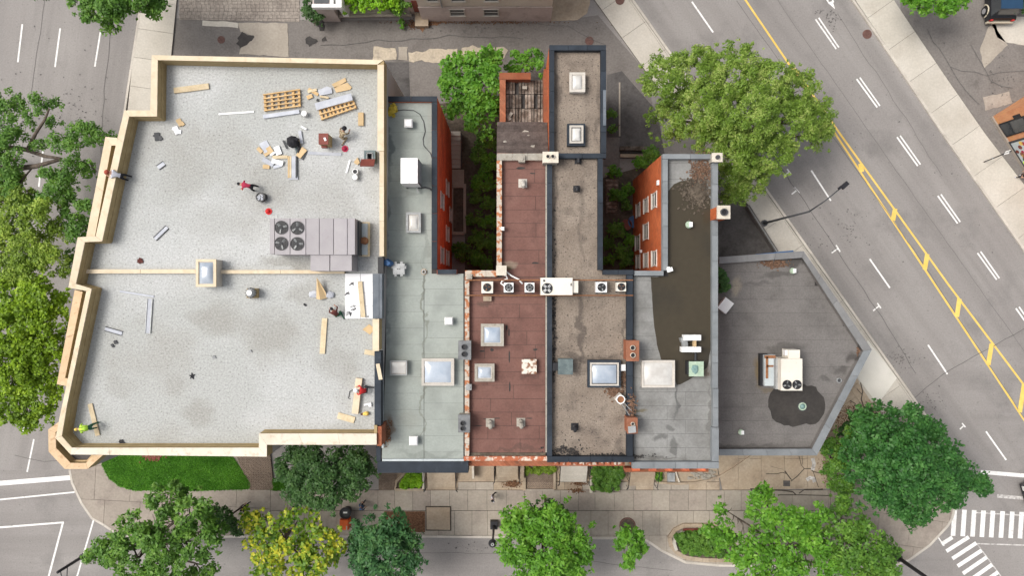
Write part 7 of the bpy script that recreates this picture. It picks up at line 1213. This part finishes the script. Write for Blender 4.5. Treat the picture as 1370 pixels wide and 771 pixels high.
for k, (x, y, r, z, m, lab) in enumerate(((652, 185, 18, 3, 'dark', 'dark bush below the courtyard tree'), (640, 205, 14, 2.4, 'dark', 'low dark bush beside the courtyard stairs'), (656, 215, 16, 2.6, 'mid', 'dark green bush halfway down the west courtyard'), (645, 240, 18, 2.2, 'mid', 'leafy bush in the middle of the west courtyard'), (653, 270, 13, 1.6, 'dark', 'low bush against the peeling brick wall'), (635, 290, 14, 1.4, 'dark', 'low ground plants east of the cellar pit'), (650, 320, 18, 1.8, 'dark', 'bush in the south part of the west courtyard'), (625, 335, 18, 1.4, 'dark', 'low plants at the south-west end of the west courtyard'), (650, 350, 12, 1.4, 'dark', 'low plants in the far south corner of the west courtyard'),
      (822, 228, 11, 1.5, 'mid', 'bush beside the timber stairs of the east courtyard'), (826, 258, 12, 1.8, 'mid', 'leafy bush south of the timber stairs'), (872, 205, 14, 2, 'dark', 'dark bush behind the orange brick wing'), (858, 215, 12, 1.8, 'mid', 'green bush at the north tip of the orange brick wing'), (838, 272, 10, 1.2, 'dark', 'low plants by the dull red tub'), (825, 305, 14, 1.2, 'dark', 'dark ground plants in the middle of the east courtyard'), (835, 335, 14, 1, 'dark', 'dark ground plants at the south end of the east courtyard'), (815, 345, 9, 1, 'mid', 'small plants at the foot of the navy-capped wall'), (818, 150, 7, 1.2, 'dark', 'small shrub beside the north wing'), (820, 170, 6, 1, 'dark', 'small weed shrub behind the north wing'),
      (637, 262, 12, 1.3, 'dark', 'low weeds beside the landing slab of the west courtyard'), (655, 295, 13, 1.7, 'mid', 'bush against the brown-roofed arm in the south of the west courtyard'), (635, 315, 12, 1.2, 'dark', 'weeds just south-east of the cellar pit'), (612, 330, 10, 1.0, 'dark', 'weeds at the foot of the orange brick wall in the west courtyard'), (640, 345, 12, 1.4, 'mid', 'middle bush at the south end of the west courtyard'),
      (842, 250, 10, 1.3, 'mid', 'bush in the middle of the east courtyard'), (842, 320, 10, 1.1, 'mid', 'low bush beside the brick wing in the south of the east courtyard'), (815, 325, 10, 1.2, 'dark', 'low weeds along the navy-capped wall in the east courtyard'), (838, 350, 10, 1.2, 'dark', 'weeds in the far south corner of the east courtyard'))):
    tree('bush', lab, [(x, y, r * .8, z), (x + r * .5, y + r * .4, r * .55, z * .85), (x - r * .4, y + r * .4, r * .5, z * .8)], z * 1.15, {'dark': 'mid', 'mid': 'fresh'}[m], .2, .55, 3.0, .28, 40 + k, cat='bush', tr=.04)
def hedge(px, z0, z1, n, leaf, lab, seed, L=.16, cat='hedge', name='hedge'):
    P = ccw(WP(px, z1)); g = np.random.default_rng(seed); xs = [p[0] for p in P]; ys = [p[1] for p in P]; C = []
    while len(C) < n:
        x, y = g.uniform(min(xs), max(xs)), g.uniform(min(ys), max(ys)); ok = False
        for i in range(len(P)):
            (x1, y1), (x2, y2) = P[i - 1], P[i]
            if (y1 > y) != (y2 > y) and x < (x2 - x1) * (y - y1) / (y2 - y1) + x1: ok = not ok
        if ok: C.append((x, y, g.uniform(z0, z1)))
    C = np.array(C); c = C.mean(0); t = thing(name, lab, cat, c[0], c[1], z0 - .1); leafmesh('foliage', C, g.uniform(.12, .26, n), n * 90, L, .55, g, t, LM[leaf], (c[0], c[1], z0 - .1)); sm = MB()
    for k in range(6): q = C[k * n // 6]; sm.tube([(q[0], q[1], z0 - .1), (q[0], q[1], q[2])], .02, 5)
    obj('stem', sm, M['bark'], t)
hedge([(791, 625), (832, 625), (834, 640), (828, 658), (794, 657)], .3, .8, 130, 'mid', 'square dark green hedge bed in front of the tan gravel roofed house', 1)
hedge([(546, 631), (563, 631), (564, 650), (560, 653), (534, 653), (541, 643)], .2, .6, 100, 'brightlime', 'bright green low planting in the angled stone bed', 2, L=.13)
hedge([(877, 632), (885, 632), (885, 643), (878, 643)], .2, .5, 20, 'fresh', 'tiny green shrub right of the plain tan steps', 3)
hedge([(905, 718), (935, 715), (965, 716), (970, 745), (925, 744), (907, 736)], .4, 1.1, 160, 'mid', 'dark green shrubs filling the curved planter', 4, L=.24, cat='shrubs', name='planter_shrub')
hedge([(703, 625), (741, 625), (741, 632), (720, 634), (704, 638)], .15, .4, 40, 'olive', 'scruffy weeds at the top of the paved bed', 5, cat='weeds', name='weeds')
hedge([(962, 356), (967, 362), (974, 372), (975, 384), (968, 393), (962, 392)], Z6 + .1, Z6 + .7, 34, 'dark', 'dark shrub growing at the west edge of the dark low roof', 6, cat='shrub', name='roof_shrub')
hedge([(517, 140), (528, 139), (531, 148), (525, 154), (520, 150)], Z2 + .05, Z2 + .25, 9, 'yel', 'yellow creeper tuft at the north-west corner of the grey-green roof', 7, L=.13, cat='weeds', name='weeds')
hedge([(1138, 555), (1175, 545), (1182, 560), (1140, 578), (1115, 612), (1108, 606)], .2, .6, 60, 'dark', 'low ground plants in the reddish mulch at the edge of the emerald tree', 8, cat='shrubs', name='ground_plants')
